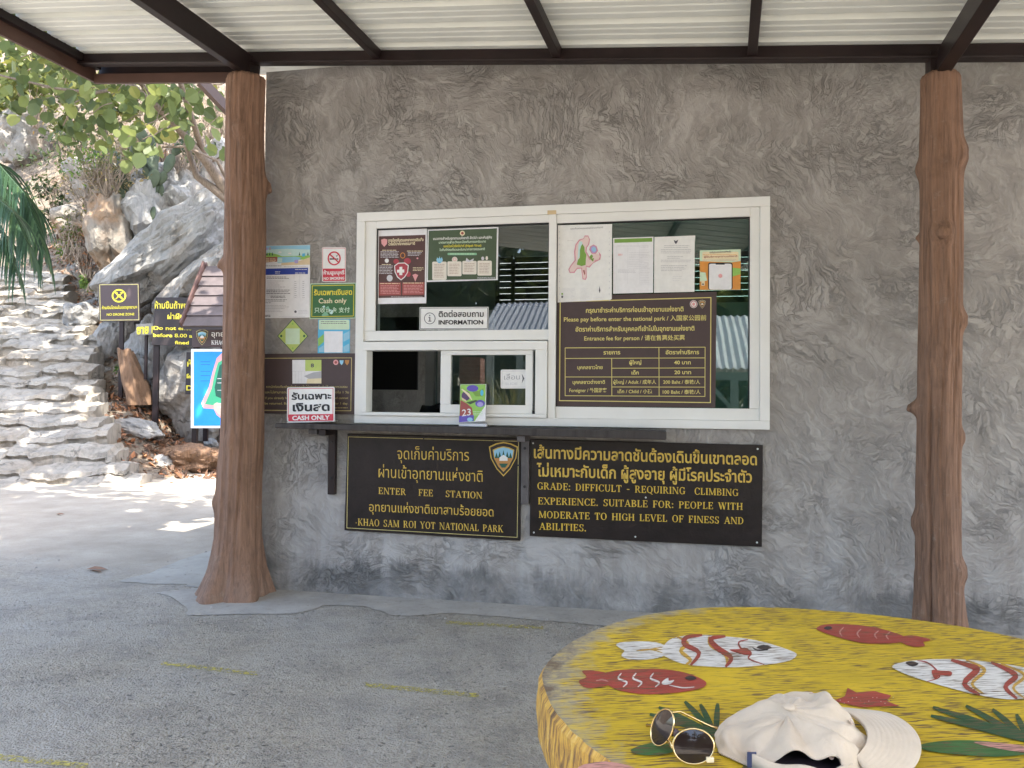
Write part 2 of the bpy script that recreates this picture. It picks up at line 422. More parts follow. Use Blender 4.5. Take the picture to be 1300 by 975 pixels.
class MB:
    def __init__(s):
        s.v = []; s.f = []; s.mi = []; s.mats = []
    def mat(s, m):
        if m is None: return 0
        if isinstance(m, str): m = M.get(m) or MATS[m]
        if m not in s.mats: s.mats.append(m)
        return s.mats.index(m)
    def add(s, verts, faces, m=None):
        b = len(s.v); i = s.mat(m)
        s.v += [tuple(p) for p in verts]
        s.f += [tuple(k + b for k in f) for f in faces]
        s.mi += [i] * len(faces)
        return s
    def obox(s, c, ax, ay, az, m=None):
        c = V(c); ax = V(ax); ay = V(ay); az = V(az)
        p = [c + ax * i + ay * j + az * k for i in (-1, 1) for j in (-1, 1) for k in (-1, 1)]
        f = [(0, 1, 3, 2), (4, 6, 7, 5), (0, 4, 5, 1), (2, 3, 7, 6), (0, 2, 6, 4), (1, 5, 7, 3)]
        if ax.cross(ay).dot(az) < 0: f = [q[::-1] for q in f]
        return s.add(p, f, m)
    def box(s, x0, x1, y0, y1, z0, z1, m=None):
        return s.obox(((x0 + x1) / 2, (y0 + y1) / 2, (z0 + z1) / 2), ((x1 - x0) / 2, 0, 0), (0, (y1 - y0) / 2, 0), (0, 0, (z1 - z0) / 2), m)
    def bar(s, a, b, w, h, up=(0, 0, 1), m=None):
        a = V(a); b = V(b); d = b - a
        sd = d.cross(V(up)).normalized(); u = sd.cross(d).normalized()
        return s.obox((a + b) / 2, d / 2, sd * w / 2, u * h / 2, m)
    def slab(s, quad, back, m=None):
        """quad = front corners (TL,TR,BR,BL); back = offset vector to the rear face"""
        q = [V(p) for p in quad]; k = len(q); b = [p + V(back) for p in q]
        f = [tuple(range(k))[::-1], tuple(range(k, 2 * k))] + [(i, (i + 1) % k, (i + 1) % k + k, i + k) for i in range(k)]
        return s.add(q + b, f, m)
    def tube(s, pts, rad, n=8, m=None, cap=True):
        pts = [V(p) for p in pts]
        if not isinstance(rad, (list, tuple)): rad = [rad] * len(pts)
        vs_, fs = [], []
        ref = V((0, 0, 1)) if abs((pts[-1] - pts[0]).normalized().z) < 0.9 else V((1, 0, 0))
        for i, p in enumerate(pts):
            d = (pts[min(i + 1, len(pts) - 1)] - pts[max(i - 1, 0)]).normalized()
            a = d.cross(ref).normalized(); b = d.cross(a)
            for k in range(n):
                t = 2 * math.pi * k / n
                vs_.append(p + (a * math.cos(t) + b * math.sin(t)) * rad[i])
        for i in range(len(pts) - 1):
            for k in range(n):
                fs.append((i * n + k, i * n + (k + 1) % n, (i + 1) * n + (k + 1) % n, (i + 1) * n + k))
        if cap:
            fs.append(tuple(range(n))[::-1]); fs.append(tuple(range((len(pts) - 1) * n, len(pts) * n)))
        return s.add(vs_, fs, m)
    def build(s, name, m=None, parent=None, smooth=False, bevel=0.0, kind=None):
        me = bpy.data.meshes.new(name)
        off = LOC[parent.name] if parent else V((0, 0, 0))
        me.from_pydata([(p[0] - off.x, p[1] - off.y, p[2] - off.z) for p in s.v], [], s.f)
        if s.mats:
            for q in s.mats: me.materials.append(q)
            me.polygons.foreach_set('material_index', s.mi)
        else:
            me.materials.append(M[m] if isinstance(m, str) and m in M else (MATS[m] if isinstance(m, str) else m))
        if smooth: me.polygons.foreach_set('use_smooth', [True] * len(me.polygons))
        me.update()
        o = bpy.data.objects.new(name, me)
        COL.objects.link(o)
        if parent: o.parent = parent
        LOC[o.name] = off
        if bevel:
            b = o.modifiers.new('bevel', 'BEVEL'); b.width = bevel; b.segments = 2; b.limit_method = 'ANGLE'; b.angle_limit = R(40)
        if kind: o['kind'] = kind
        return o

def single(mb, name, m, label, cat, smooth=False, bevel=0.0, group=None):
    o = mb.build(name, m, None, smooth, bevel)
    o['label'] = label; o['category'] = cat
    if group: o['group'] = group
    return o

# ------------------------------------------------------------------ lettering
_tc = {}
def text_mesh(body, weight):
    k = (body, weight)
    if k not in _tc:
        c = bpy.data.curves.new('lettering', 'FONT')
        c.body = body; c.resolution_u = 3; c.fill_mode = 'FRONT'; c.offset = weight
        o = bpy.data.objects.new('lettering', c)
        COL.objects.link(o)
        me = bpy.data.meshes.new_from_object(o.evaluated_get(bpy.context.evaluated_depsgraph_get()))
        vv = [tuple(v.co[:2]) for v in me.vertices]; ff = [tuple(p.vertices) for p in me.polygons]
        bpy.data.objects.remove(o); bpy.data.curves.remove(c); bpy.data.meshes.remove(me)
        _tc[k] = (vv, ff)
    return _tc[k]

# roman capitals with serifs, brushed by hand on the two wooden boards
TK, TN = 0.17, 0.075
def _line(a, b, t):
    (x0, y0), (x1, y1) = a, b
    L = math.hypot(x1 - x0, y1 - y0) or 1
    if abs(y1 - y0) < 0.25 * abs(x1 - x0): nx, ny = 0, t / 2
    else: nx, ny = t / 2, 0
    return [(x0 - nx, y0 - ny), (x1 - nx, y1 - ny), (x1 + nx, y1 + ny), (x0 + nx, y0 + ny)]
def _arc(cx, cy, rx, ry, a0, a1, n=9):
    out, inn = [], []
    for i in range(n + 1):
        a = R(a0 + (a1 - a0) * i / n)
        t = TN + (TK - TN) * abs(math.cos(a)) ** 1.4
        out.append((cx + rx * math.cos(a), cy + ry * math.sin(a)))
        inn.append((cx + (rx - t) * math.cos(a), cy + (ry - TN) * math.sin(a)))
    return [[out[i], out[i + 1], inn[i + 1], inn[i]] for i in range(n)]
def _sf(x, y, w=0.30):
    return [(x - w / 2, y - 0.035), (x + w / 2, y - 0.035), (x + w / 2, y + 0.035), (x - w / 2, y + 0.035)]
def roman(ch):
    st = lambda x: [_line((x, 0), (x, 1), TK), _sf(x, 0.035), _sf(x, 0.965)]
    thin = lambda x: [_line((x, 0), (x, 1), TN), _sf(x, 0.035, .24), _sf(x, 0.965, .24)]
    H = lambda x0, x1, y: [_line((x0, y), (x1, y), TN)]
    VS = lambda x, y0, y1: [_line((x, y0), (x, y1), TN * 1.1)]
    d = {
        'A': (0.86, [_line((0.12, 0), (0.43, 1), TN), _line((0.43, 1), (0.74, 0), TK), _sf(0.12, .035, .24), _sf(0.74, .035)] + H(0.22, 0.64, 0.34)),
        'B': (0.76, st(0.18) + _arc(0.34, 0.76, 0.32, 0.24, -90, 90) + _arc(0.34, 0.27, 0.38, 0.27, -90, 90) + H(0.18, .36, .965) + H(.18, .36, .52) + H(.18, .36, .035)),
        'C': (0.80, _arc(0.45, 0.5, 0.40, 0.52, 48, 312, 14) + VS(0.72, 0.70, 0.98) + VS(.72, .06, .26)),
        'D': (0.86, st(0.18) + _arc(0.36, 0.5, 0.44, 0.5, -90, 90, 12) + H(.18, .38, .965) + H(.18, .38, .035)),
        'E': (0.72, st(0.18) + H(.18, .64, .965) + H(.18, .52, .52) + H(.18, .66, .035) + VS(.62, .76, 1) + VS(.64, 0, .26) + VS(.50, .40, .64)),
        'F': (0.68, st(0.18) + H(.18, .62, .965) + H(.18, .50, .50) + VS(.60, .74, 1) + VS(.48, .38, .62)),
        'G': (0.86, _arc(0.45, 0.5, 0.40, 0.52, 48, 318, 14) + VS(0.72, 0.70, 0.98) + [_line((.72, .05), (.72, .42), TK), _sf(.72, .43)]),
        'H': (0.90, st(0.18) + st(0.72) + H(.18, .72, .5)),
        'I': (0.36, st(0.18)),
        'K': (0.86, st(0.18) + [_line((.24, .42), (.70, 1), TN), _line((.38, .58), (.74, 0), TK), _sf(.70, .965, .24), _sf(.74, .035)]),
        'L': (0.68, st(0.18) + H(.18, .62, .035) + VS(.61, 0, .28)),
        'M': (1.06, thin(0.14) + st(0.90) + [_line((.16, 1), (.52, .05), TK), _line((.52, .05), (.88, 1), TN)]),
        'N': (0.92, thin(0.14) + thin(0.78) + [_line((.16, 1), (.76, 0), TK)]),
        'O': (0.88, _arc(0.44, 0.5, 0.41, 0.52, 0, 360, 20)),
        'P': (0.72, st(0.18) + _arc(0.34, 0.73, 0.35, 0.27, -90, 90) + H(.18, .36, .965) + H(.18, .36, .48)),
        'Q': (0.88, _arc(0.44, 0.5, 0.41, 0.52, 0, 360, 20) + [_line((.46, .1), (.80, -.2), TK)]),
        'R': (0.84, st(0.18) + _arc(0.34, 0.74, 0.33, 0.26, -90, 90) + H(.18, .36, .965) + H(.18, .36, .5) + [_line((.42, .5), (.72, 0), TK), _sf(.74, .035, .2)]),
        'S': (0.66, _arc(0.33, 0.75, 0.27, 0.27, 30, 270) + _arc(0.33, 0.25, 0.29, 0.27, -150, 90) + VS(.56, .70, .98) + VS(.08, .02, .30)),
        'T': (0.78, st(0.39) + H(.05, .73, .965) + VS(.07, .72, 1) + VS(.71, .72, 1)),
        'U': (0.86, [_line((.18, .3), (.18, 1), TK), _sf(.18, .965), _line((.72, .3), (.72, 1), TN), _sf(.72, .965, .24)] + _arc(.44, .32, .33, .34, 180, 360, 10)),
        'V': (0.84, [_line((.12, 1), (.44, 0), TK), _line((.44, 0), (.74, 1), TN), _sf(.12, .965), _sf(.74, .965, .24)]),
        'W': (1.16, [_line((.12, 1), (.38, 0), TK), _line((.38, 0), (.60, 1), TN), _line((.58, 1), (.82, 0), TK), _line((.82, 0), (1.04, 1), TN), _sf(.12, .965), _sf(.58, .965), _sf(1.04, .965, .24)]),
        'X': (0.84, [_line((.12, 1), (.74, 0), TK), _line((.12, 0), (.74, 1), TN), _sf(.12, .965), _sf(.74, .035), _sf(.12, .035, .24), _sf(.74, .965, .24)]),
        'Y': (0.80, [_line((.10, 1), (.40, .45), TK), _line((.40, .45), (.70, 1), TN), _line((.40, 0), (.40, .5), TK), _sf(.40, .035), _sf(.10, .965), _sf(.70, .965, .24)]),
        '-': (0.5, [_line((.06, .42), (.42, .42), .12)]), '.': (0.3, _arc(.14, .08, .1, .1, 0, 360, 8)),
        ':': (0.3, _arc(.14, .1, .1, .1, 0, 360, 8) + _arc(.14, .6, .1, .1, 0, 360, 8)), ' ': (0.55, []),
    }
    return d[ch]
def roman_mesh(body):
    vv, ff = [], []; x = 0
    for ch in body:
        w, polys = roman(ch)
        for p in polys:
            b = len(vv); vv += [(q[0] + x, q[1]) for q in p]; ff.append(tuple(range(b, b + len(p))))
        x += w + 0.07
    return vv, ff

class Print:
    """flat printed or painted marks lying on a real surface; fn(px, py, lift) gives the point on it"""
    def __init__(s, fn, base=0.0012, step=0.00025):
        s.fn = fn; s.mb = MB(); s.base = base; s.step = step
    def poly(s, pts, m, l=1):
        s.cnt = (getattr(s, 'cnt', 0) + 1) % 5
        e = getattr(s, 'eps', s.cnt * 0.00003)
        s.mb.add([s.fn(x, y, s.base + s.step * l + e) for x, y in pts], [tuple(range(len(pts)))[::-1]], m)
        return s
    def rect(s, x0, y0, x1, y1, m, l=1, sl=0.0):
        d = (x1 - x0) * sl
        return s.poly([(x0, y0), (x1, y0 + d), (x1, y1 + d), (x0, y1)], m, l)
    def rrect(s, x0, y0, x1, y1, r, m, l=1, sl=0.0):
        pts = []
        for cx, cy, a in ((x1 - r, y0 + r, -90), (x1 - r, y1 - r, 0), (x0 + r, y1 - r, 90), (x0 + r, y0 + r, 180)):
            for k in range(4):
                t = R(a + 30 * k); pts.append((cx + r * math.cos(t), cy + r * math.sin(t) + (cx - x0) * sl))
        return s.poly(pts, m, l)
    def disc(s, cx, cy, rx, ry, m, l=1, n=20):
        return s.poly([(cx + rx * math.cos(2 * math.pi * k / n), cy + ry * math.sin(2 * math.pi * k / n)) for k in range(n)], m, l)
    def ring(s, cx, cy, rx, ry, w, m, l=1, n=24):
        for k in range(n):
            a, b = 2 * math.pi * k / n, 2 * math.pi * (k + 1) / n
            s.poly([(cx + rx * math.cos(a), cy + ry * math.sin(a)), (cx + rx * math.cos(b), cy + ry * math.sin(b)),
                    (cx + (rx - w) * math.cos(b), cy + (ry - w) * math.sin(b)), (cx + (rx - w) * math.cos(a), cy + (ry - w) * math.sin(a))], m, l)
        return s
    def line(s, pts, w, m, l=1):
        for (x0, y0), (x1, y1) in zip(pts, pts[1:]):
            L = math.hypot(x1 - x0, y1 - y0) or 1
            nx, ny = -(y1 - y0) / L * w / 2, (x1 - x0) / L * w / 2
            ex, ey = (x1 - x0) / L * w * .3, (y1 - y0) / L * w * .3
            s.poly([(x0 - nx - ex, y0 - ny - ey), (x1 - nx + ex, y1 - ny + ey), (x1 + nx + ex, y1 + ny + ey), (x0 + nx - ex, y0 + ny - ey)][::-1], m, l)
        return s
    def border(s, q, w, m, l=1):
        return s.line([q[0], q[1]], w, m, l).line([q[1], q[2]], w, m, l).line([q[2], q[3]], w, m, l).line([q[3], q[0]], w, m, l)
    def text(s, body, x0, y0, x1, y1, em, m, l=3, wt=0.0, font='sans'):
        """baseline from (x0,y0) to (x1,y1), em = letter size in the same units"""
        vv, ff = roman_mesh(body) if font == 'roman' else text_mesh(body, wt)
        if not ff: return s
        a = min(v[0] for v in vv); b = max(v[0] for v in vv)
        k = (x1 - x0) / (b - a)
        pts = []
        for i, (x, y) in enumerate(vv):
            u = (x - a) * k
            px = x0 + u; py = y0 + (y1 - y0) * (u / (x1 - x0)) - y * em
            pts.append(s.fn(px, py, s.base + s.step * l + (0.00004 * ((i // 4) % 4) if font == 'roman' else 0)))
        s.mb.add(pts, ff, m)
        return s
    def lines(s, x0, y0, x1, n, pitch, h, m, l=3, sl=0.0, seed=1, gap=0.15, ragged=0.25):
        """rows of print too small to read"""
        r = random.Random(seed)
        for i in range(n):
            y = y0 + i * pitch; x = x0; xe = x1 - r.random() * ragged * (x1 - x0)
            while x < xe:
                w = r.uniform(1.5, 5.0) * h * 1.4
                xb = min(x + w, xe)
                dy = (x - x0) * sl
                s.poly([(x, y + dy), (xb, y + dy + (xb - x) * sl), (xb, y + dy + (xb - x) * sl + h), (x, y + dy + h)], m, l)
                x = xb + h * (0.5 + r.random() * gap * 4)
        return s
    def build(s, name, parent):
        return s.mb.build(name, None, parent)

def crop(fn, sx, ox, oy, sy=None):
    sy = sy or sx
    return lambda x, y, d: fn(x / sx + ox, y / sy + oy, d)
def wall_fn(yp):
    return lambda px, py, d: W(px, py, yp - d)
def up_fn(p, n):
    n = V(n).normalized()
    return lambda px, py, d: PL(px, py, V(p) + n * d, n)
NF = V((-_f.x, -_f.y, 0)).normalized()         # level, towards the viewer

# small inks used on the printed things
for nm, c in dict(ink_white=(.80, .80, .78), ink_paper=(.80, .80, .82), ink_black=(.018, .018, .02), ink_red=(.60, .045, .07), ink_green=(.045, .15, .05),
                  ink_yellow=(.80, .68, .06), ink_cream=(.80, .70, .46), ink_grey=(.45, .45, .47), ink_dark=(.10, .10, .12), ink_lightgrey=(.62, .62, .65), ink_lime=(.50, .62, .17),
                  ink_blue=(.03, .06, .34), ink_sky=(.30, .58, .75), ink_cyan=(.10, .47, .72), ink_brown=(.066, .042, .046), ink_pink=(.74, .36, .36),
                  ink_olive=(.072, .105, .060), ink_mint=(.22, .48, .30), ink_palemint=(.60, .76, .56), ink_orange=(.72, .30, .06), ink_beige=(.76, .71, .63),
                  ink_rust=(.36, .09, .08), ink_grass=(.20, .36, .07), ink_sand=(.72, .58, .38), ink_purple=(.14, .10, .46), ink_lilac=(.42, .36, .68),
                  ink_leaf=(.30, .56, .12), ink_paleteal=(.55, .74, .72), ink_deepgreen=(.02, .10, .07), ink_mapblue=(.02, .28, .78), ink_mapgreen=(.06, .42, .22), ink_tan=(.66, .52, .42),
                  sign_brown=(.072, .048, .048), sign_darkbrown=(.030, .022, .022), crest_orange=(.50, .24, .07)).items():
    paint(nm, c, 0.5, 0.05, 30)

# ------------------------------------------------------------------ ground and hillside
S = 300
MB().add([(-S, -S, 0), (S, -S, 0), (S, S, 0), (-S, S, 0)], [(0, 1, 2, 3)]).build('ground', 'ground', kind='structure')

def ragged(pts, amp, seed, m_=6):
    out = []
    for a, b in zip(pts, pts[1:] + pts[:1]):
        for k in range(m_):
            q = a.lerp(b, k / m_); n_ = mnoise.noise((q.x * 4, q.y * 4, seed)) + .6 * mnoise.noise((q.x * 13, q.y * 13, seed))
            out.append(q + V((n_ * amp, n_ * amp * .6, 0)))
    return out
apron_px = [(202, 752), (238, 769), (240, 781), (330, 779), (372, 779), (392, 775), (409, 768), (466, 769), (490, 781), (520, 782), (566, 778), (640, 783), (700, 789)]
pts = [G(*p, 0.004) for p in apron_px] + [V((1.0, -.42, .004)), V((4.0, -.5, .004)), V((4.0, 0.05, .004)), V((-2.32, 0.05, .004)), V((-2.45, .02, .004)), V((-2.62, -.02, .004))]
pts = ragged(pts, .035, 3)
MB().add(pts, [tuple(range(len(pts)))]).build('concrete_apron', 'apron', kind='structure')
pts = [G(*p, 0.003) for p in ((158, 737), (262, 700), (330, 690), (330, 748), (262, 746), (235, 742), (200, 742))]
pts = ragged(pts, .07, 9, 9)
MB().add(pts, [tuple(range(len(pts)))]).build('concrete_patch', 'slab', kind='structure')
def m_mark():
    t = NT('worn_yellow_marking')
    p = t.obj()
    t.fin(t.ramp(t.noise(p, 40, 4, .7), [(.3, (.42, .36, .06)), (.7, (.60, .52, .14))]), 0.8)
    tr = t.n('ShaderNodeBsdfTransparent')
    mx = t.n('ShaderNodeMixShader')
    t.l(t.ramp(t.noise(p, 55, 5, 0.75), [(0.44, 0.0), (0.60, 0.95)]), mx.inputs[0])
    t.l(tr.outputs[0], mx.inputs[1]); t.l(t.b.outputs[0], mx.inputs[2]); t.l(mx.outputs[0], t.out.inputs[0])
    return t.m
M['mark'] = m_mark()
for q in (((-30, 954), (112, 969), (112, 976), (-30, 962)), ((205, 839), (329, 853), (328, 858), (204, 844)), ((463, 866), (608, 880), (608, 886), (463, 872)), ((566, 788), (690, 795), (690, 799), (566, 792))):
    MB().add([G(*p, 0.0035) for p in q], [(0, 3, 2, 1)]).build('road_marking', 'mark', kind='structure')

gm = MB(); gr = random.Random(21)
for i in range(900):
    px = gr.uniform(-40, 760); py = gr.uniform(700, 985) if gr.random() < .5 else gr.uniform(775, 800) + (px - 400) * .03
    q = G(px, py, .003)
    if q.y > -.04 and q.x > -2.4: continue
    s_ = abs(gr.gauss(0, .0035)) + .002
    gm.add([q + V((s_, 0, 0)), q + V((-s_ * .4, s_ * .8, 0)), q + V((-s_ * .6, -s_ * .7, 0)), q + V((0, 0, s_ * .8))], [(0, 1, 3), (1, 2, 3), (2, 0, 3)])
gm.build('grit', paint('loose_grit', (.30, .28, .25), .9, .5, 60), None, kind='stuff')
# hillside: a smooth sheet through surveyed points, roughened
ctl = []
for px, py, d in [(160, 545, 11.3), (192, 535, 12.0), (230, 560, 12.2), (280, 565, 12.6), (170, 510, 12.3), (110, 470, 13.0), (95, 420, 13.9), (60, 500, 12.0), (60, 400, 14.3), (40, 345, 15.5), (-80, 345, 15.2), (-80, 500, 11.7), (-300, 400, 14), (-300, 520, 11.5),
                  (230, 330, 14.3), (290, 260, 14.6), (150, 350, 15.2), (290, 380, 13.6), (250, 215, 16), (100, 250, 18), (50, 180, 21), (150, 150, 20), (0, 200, 22), (280, 120, 18), (100, 60, 26), (0, 300, 17.5), (340, 300, 15), (400, 250, 17), (230, 480, 13.2), (290, 500, 13.1), (-300, 200, 22), (-300, 60, 28)]:
    q_ = DD(px, py, d)
    if px <= 60 and d < 15.6: q_.z -= .42
    ctl.append(q_)
for x, y in [(-7.4, 2.4), (-8.6, 2.2), (-7.6, 3.1), (-6.3, 3.6), (-5.9, 4.6), (-6.2, 5.6), (-5.4, 6.0), (-4.2, 6.6), (-9, 1.2), (-12, 0), (-16, -2), (-2, 7), (1, 7), (-5, 2), (-2, 2)]:
    ctl.append(V((x, y, -0.06 - (.25 if x < -7 else 0))))
for x, y, z in [(0, 12, 2.5), (-3, 12, 3.8), (8, 12, 2.5), (8, 7, -.1), (0, 5, -.2), (4, 6, -.2), (8, 5, -.2), (-30, 40, 26), (0, 45, 26), (-60, 30, 22), (-45, 5, 10), (-28, 0, 3), (14, 40, 24), (-22, 28, 17)]:
    ctl.append(V((x, y, z)))
CP = np.array([(p.x, p.y) for p in ctl]); CZ = np.array([p.z for p in ctl])
def _ker(r): return np.where(r > 1e-9, r * r * np.log(r + 1e-12), 0.0)
_A = _ker(np.linalg.norm(CP[:, None] - CP[None], axis=2)) + np.eye(len(CP)) * 0.15
_P = np.c_[np.ones(len(CP)), CP]
_sol = np.linalg.solve(np.block([[_A, _P], [_P.T, np.zeros((3, 3))]]), np.r_[CZ, 0, 0, 0])
def hill(x, y):
    q = np.array([[x, y]]); r = np.linalg.norm(q - CP, axis=1)
    z = float(_ker(r) @ _sol[:-3] + _sol[-3] + _sol[-2] * x + _sol[-1] * y)
    return z
gx = np.r_[np.arange(-60, -20, 2.0), np.arange(-20, 0, 0.22), np.arange(0, 16.1, 1.6)]
gy = np.r_[np.arange(0.8, 22, 0.22), np.arange(22, 46, 1.5)]
hv, hf = [], []
for j, y in enumerate(gy):
    q = np.c_[gx, np.full(len(gx), y)]
    z = _ker(np.linalg.norm(q[:, None] - CP[None], axis=2)) @ _sol[:-3] + _sol[-3] + q @ _sol[-2:]
    for i, x in enumerate(gx):
        n = mnoise.fractal((x * .9, y * .9, 0), 1.0, 2.0, 5)
        zz = z[i] + n * 0.22 * min(1, max(0, z[i]) * 1.2) - (0.0 if z[i] > 0.02 else 0.12)
        hv.append((x, y, min(zz, 32)))
nx = len(gx)
for j in range(len(gy) - 1):
    for i in range(nx - 1):
        cx, cy = (gx[i] + gx[i + 1]) / 2, (gy[j] + gy[j + 1]) / 2
        if cx > -2.6 and cy < 4.6: continue
        hf.append((j * nx + i, j * nx + i + 1, (j + 1) * nx + i + 1, (j + 1) * nx + i))
MB().add(hv, hf).build('hillside', 'soil', smooth=True, kind='structure')

# ------------------------------------------------------------------ stone steps
edge_px = [(640, 190), (621, 176), (600, 160), (550, 130), (500, 117), (460, 110), (431, 128), (412, 88), (382, 82), (350, 76), (300, 70)]
def edge_x(py):
    for (a, xa), (b, xb) in zip(edge_px, edge_px[1:]):
        if b <= py <= a: return xa + (xb - xa) * (a - py) / (a - b)
    return edge_px[-1][1]
stairs = thing('stone_steps', 'rough grey rubble stone staircase climbing the hillside at the left', 'staircase', G(100, 632))
NST = 20
for k in range(NST):
    zt = 0.10 + 0.196 * k
    d = 9.35 + 0.325 * k
    py = 513 - (zt - 1.15) / d * 940
    p = DD(edge_x(py), py, d); p.z = zt
    ang = R(21 - k * 0.35)
    sd = V((math.cos(ang), math.sin(ang), 0)); ad = V((-math.sin(ang), math.cos(ang), 0))
    L = 4.6 + rnd.random() * 0.4; dep = 0.62
    mb = MB(); nu, nv, nw = 150, 12, 4
    def wob(u, v, w):
        q = p + sd * (u - L) + ad * v; q.z = zt - w
        n1 = mnoise.fractal((q.x * 2.3, q.y * 2.3, q.z * 3 + k * 7), 1.0, 2.0, 5)
        n2 = mnoise.noise((u * 1.1, k * 3.3, 0))
        n3 = mnoise.cell((u * 2.9 + n2, k * 5.1, 0))
        n4 = mnoise.ridged_multi_fractal((q.x * 5.5, q.y * 5.5, q.z * 11 + k * 3), 1.0, 2.1, 4, 1.0, 2.0) - 1.1
        q = q + ad * (n1 * 0.06 + n2 * 0.085 + (n3 - .5) * 0.07 - n4 * .016) * (1 if v < 0.1 else 0.2)
        if v < .01 and w > .06: q = q + ad * (.035 + .02 * n3)
        if v < .325: q.z -= .105 * (1 - v / .325)
        q.z += n1 * 0.055 + (n3 - .5) * 0.05 + n2 * 0.03 + n4 * .012
        if v < .01 and w < .01: q += ad * 0.03; q.z -= 0.025
        return q
    vs_, fs = [], []
    prof = [(0.0, 0.30), (0.0, 0.12), (0.0, 0.08), (0.0, 0.04), (0.0, 0.0)] + [(dep * i / nv, 0.0) for i in range(1, nv + 1)] + [(dep, 0.30)]
    for i in range(nu + 1):
        for v, w in prof: vs_.append(wob(L * i / nu, v, w))
    m = len(prof)
    for i in range(nu):
        for j in range(m - 1): fs.append((i * m + j, (i + 1) * m + j, (i + 1) * m + j + 1, i * m + j + 1))
    fs.append(tuple(range(m))); fs.append(tuple(range(nu * m, nu * m + m))[::-1])
    mb.add(vs_, fs).build('step', 'step', stairs, smooth=False)

# ------------------------------------------------------------------ ticket building
WX0, WX1 = -2.309, 4.2
WT = 0.14
bld = thing('ticket_building', 'grey trowelled cement ticket booth wall with a white framed window under the canopy', 'building', (-2.309, 0, 0))
zt = lambda x: 3.115
hx0, hx1, hz0, hz1 = -1.70, 0.598, 1.004, 2.227
xs = [WX0, hx0, hx1, WX1]
mb = MB(); vs_ = []
def wq(x0, x1, z00, z01, z10, z11):
    for yy, fl in ((0.0, False), (WT, True)):
        q = [(x0, yy, z00), (x1, yy, z01), (x1, yy, z11), (x0, yy, z10)]
        mb.add(q, [(3, 2, 1, 0) if fl else (0, 1, 2, 3)])
for a, b in ((WX0, hx0), (hx0, hx1), (hx1, WX1)):
    wq(a, b, 0, 0, hz0, hz0)
    if (a, b) != (hx0, hx1): wq(a, b, hz0, hz0, hz1, hz1)
    if a == WX0:
        wq(a, -1.9, hz1, hz1, zt(a), zt(-1.9)); wq(-1.9, b, hz1, hz1, zt(-1.9), zt(b))
    else: wq(a, b, hz1, hz1, zt(a), zt(b))
for q in ([(hx0, 0, hz0), (hx0, 0, hz1), (hx0, WT, hz1), (hx0, WT, hz0)], [(hx1, 0, hz1), (hx1, 0, hz0), (hx1, WT, hz0), (hx1, WT, hz1)],
          [(hx0, 0, hz1), (hx1, 0, hz1), (hx1, WT, hz1), (hx0, WT, hz1)], [(hx1, 0, hz0), (hx0, 0, hz0), (hx0, WT, hz0), (hx1, WT, hz0)],
          [(WX0, 0, 0), (WX0, 0, 3.115), (WX0, WT, 3.115), (WX0, WT, 0)]):
    mb.add(q, [(0, 1, 2, 3)])
mb.build('wall', 'plaster', bld)
MB().box(WX0, WX0 + .12, WT + .002, 3.0, 0, 3.0).build('wall', 'plaster', bld)
b2 = MB()
BY = 2.9
lx0, lx1, lz0, lz1 = W(630, 350, 2.9).x, W(962, 350, 2.9).x, W(790, 386, 2.9).z, W(790, 322, 2.9).z
b2.box(WX0 + .122, WX1, BY, BY + .1, 0, lz0).box(WX0 + .122, WX1, BY, BY + .1, lz1, 3.0)
b2.box(WX0 + .122, lx0, BY, BY + .1, lz0 + .001, lz1 - .001).box(lx1, WX1, BY, BY + .1, lz0 + .001, lz1 - .001)
b2.build('wall', 'room', bld)
MB().box(WX1 - .1, WX1, WT + .002, .5, 0, 2.65).box(WX1 - .1, WX1, 2.6, BY - .002, 0, 2.65).box(WX1 - .1, WX1, .502, 2.598, 2.3, 2.65).build('wall', 'room', bld)  # end wall, its unseen doorway added to let light into the room
MB().box(WX0 + .122, WX1 - .102, WT + .002, BY - .002, 2.66, 2.70).build('ceiling', 'room', bld)
MB().box(WX0 + .122, WX1 - .102, WT + .002, BY - .002, 0.005, 0.05).build('floor', 'room_floor', bld)
lv = MB()
for i in range(8):
    z = lz0 + (i + .5) * (lz1 - lz0) / 8
    lv.box(lx0, lx1, BY + .01, BY + .026, z - (lz1 - lz0) / 16 * .885, z + (lz1 - lz0) / 16 * .885)
for xx in (lx0 + .02, W(652, 350, 2.9).x, W(780, 350, 2.9).x, lx1 - .02): lv.box(xx - .02, xx + .02, BY - .035, BY - .021, lz0, lz1)
lv.build('louvre', 'gasket', bld)

single(MB().box(-4, 6, 6.6, 6.8, -.3, 3.9), 'added_bright_wall', paint('added_pale_wall', (.42, .41, .39), .8, .1, 3), 'pale wall added behind the booth to show as bright lines between the louvre slats', 'wall')  # wall added only to catch the sun behind the louvre gaps
# window: outer frame, mullion, rails, panes
def wb(mb, x0, y0, x1, y1, yf, th, m=None):
    mx, my = (x0 + x1) / 2, (y0 + y1) / 2
    a, b, c, d = W(x0, my, yf).x, W(x1, my, yf).x, W(mx, y1, yf).z, W(mx, y0, yf).z
    mb.box(a, b, yf, yf + th, c, d, m)
    return a, b, c, d
x0, x1, z0, z1 = -1.706, 0.604, 1.000, 2.232
xm0, xm1 = W(696.5, 350, -.02).x, W(706, 350, -.02).x
fr = MB()
w = 0.050
fr.box(x0, x1, -.022, .10, z1 - .052, z1).box(x0, x1, -.022, .10, z0, z0 + .046)
fr.box(x0, x0 + w, -.0222, .10, z0 + .0462, z1 - .0522).box(x1 - w, x1, -.0222, .10, z0 + .0462, z1 - .0522)
fr.box(xm0, xm1, -.0215, .10, z0 + .0462, z1 - .0522)
win = fr.build('window', 'upvc', bld, bevel=.003)
ib = MB()
gz1 = W(560, 288, .01).z
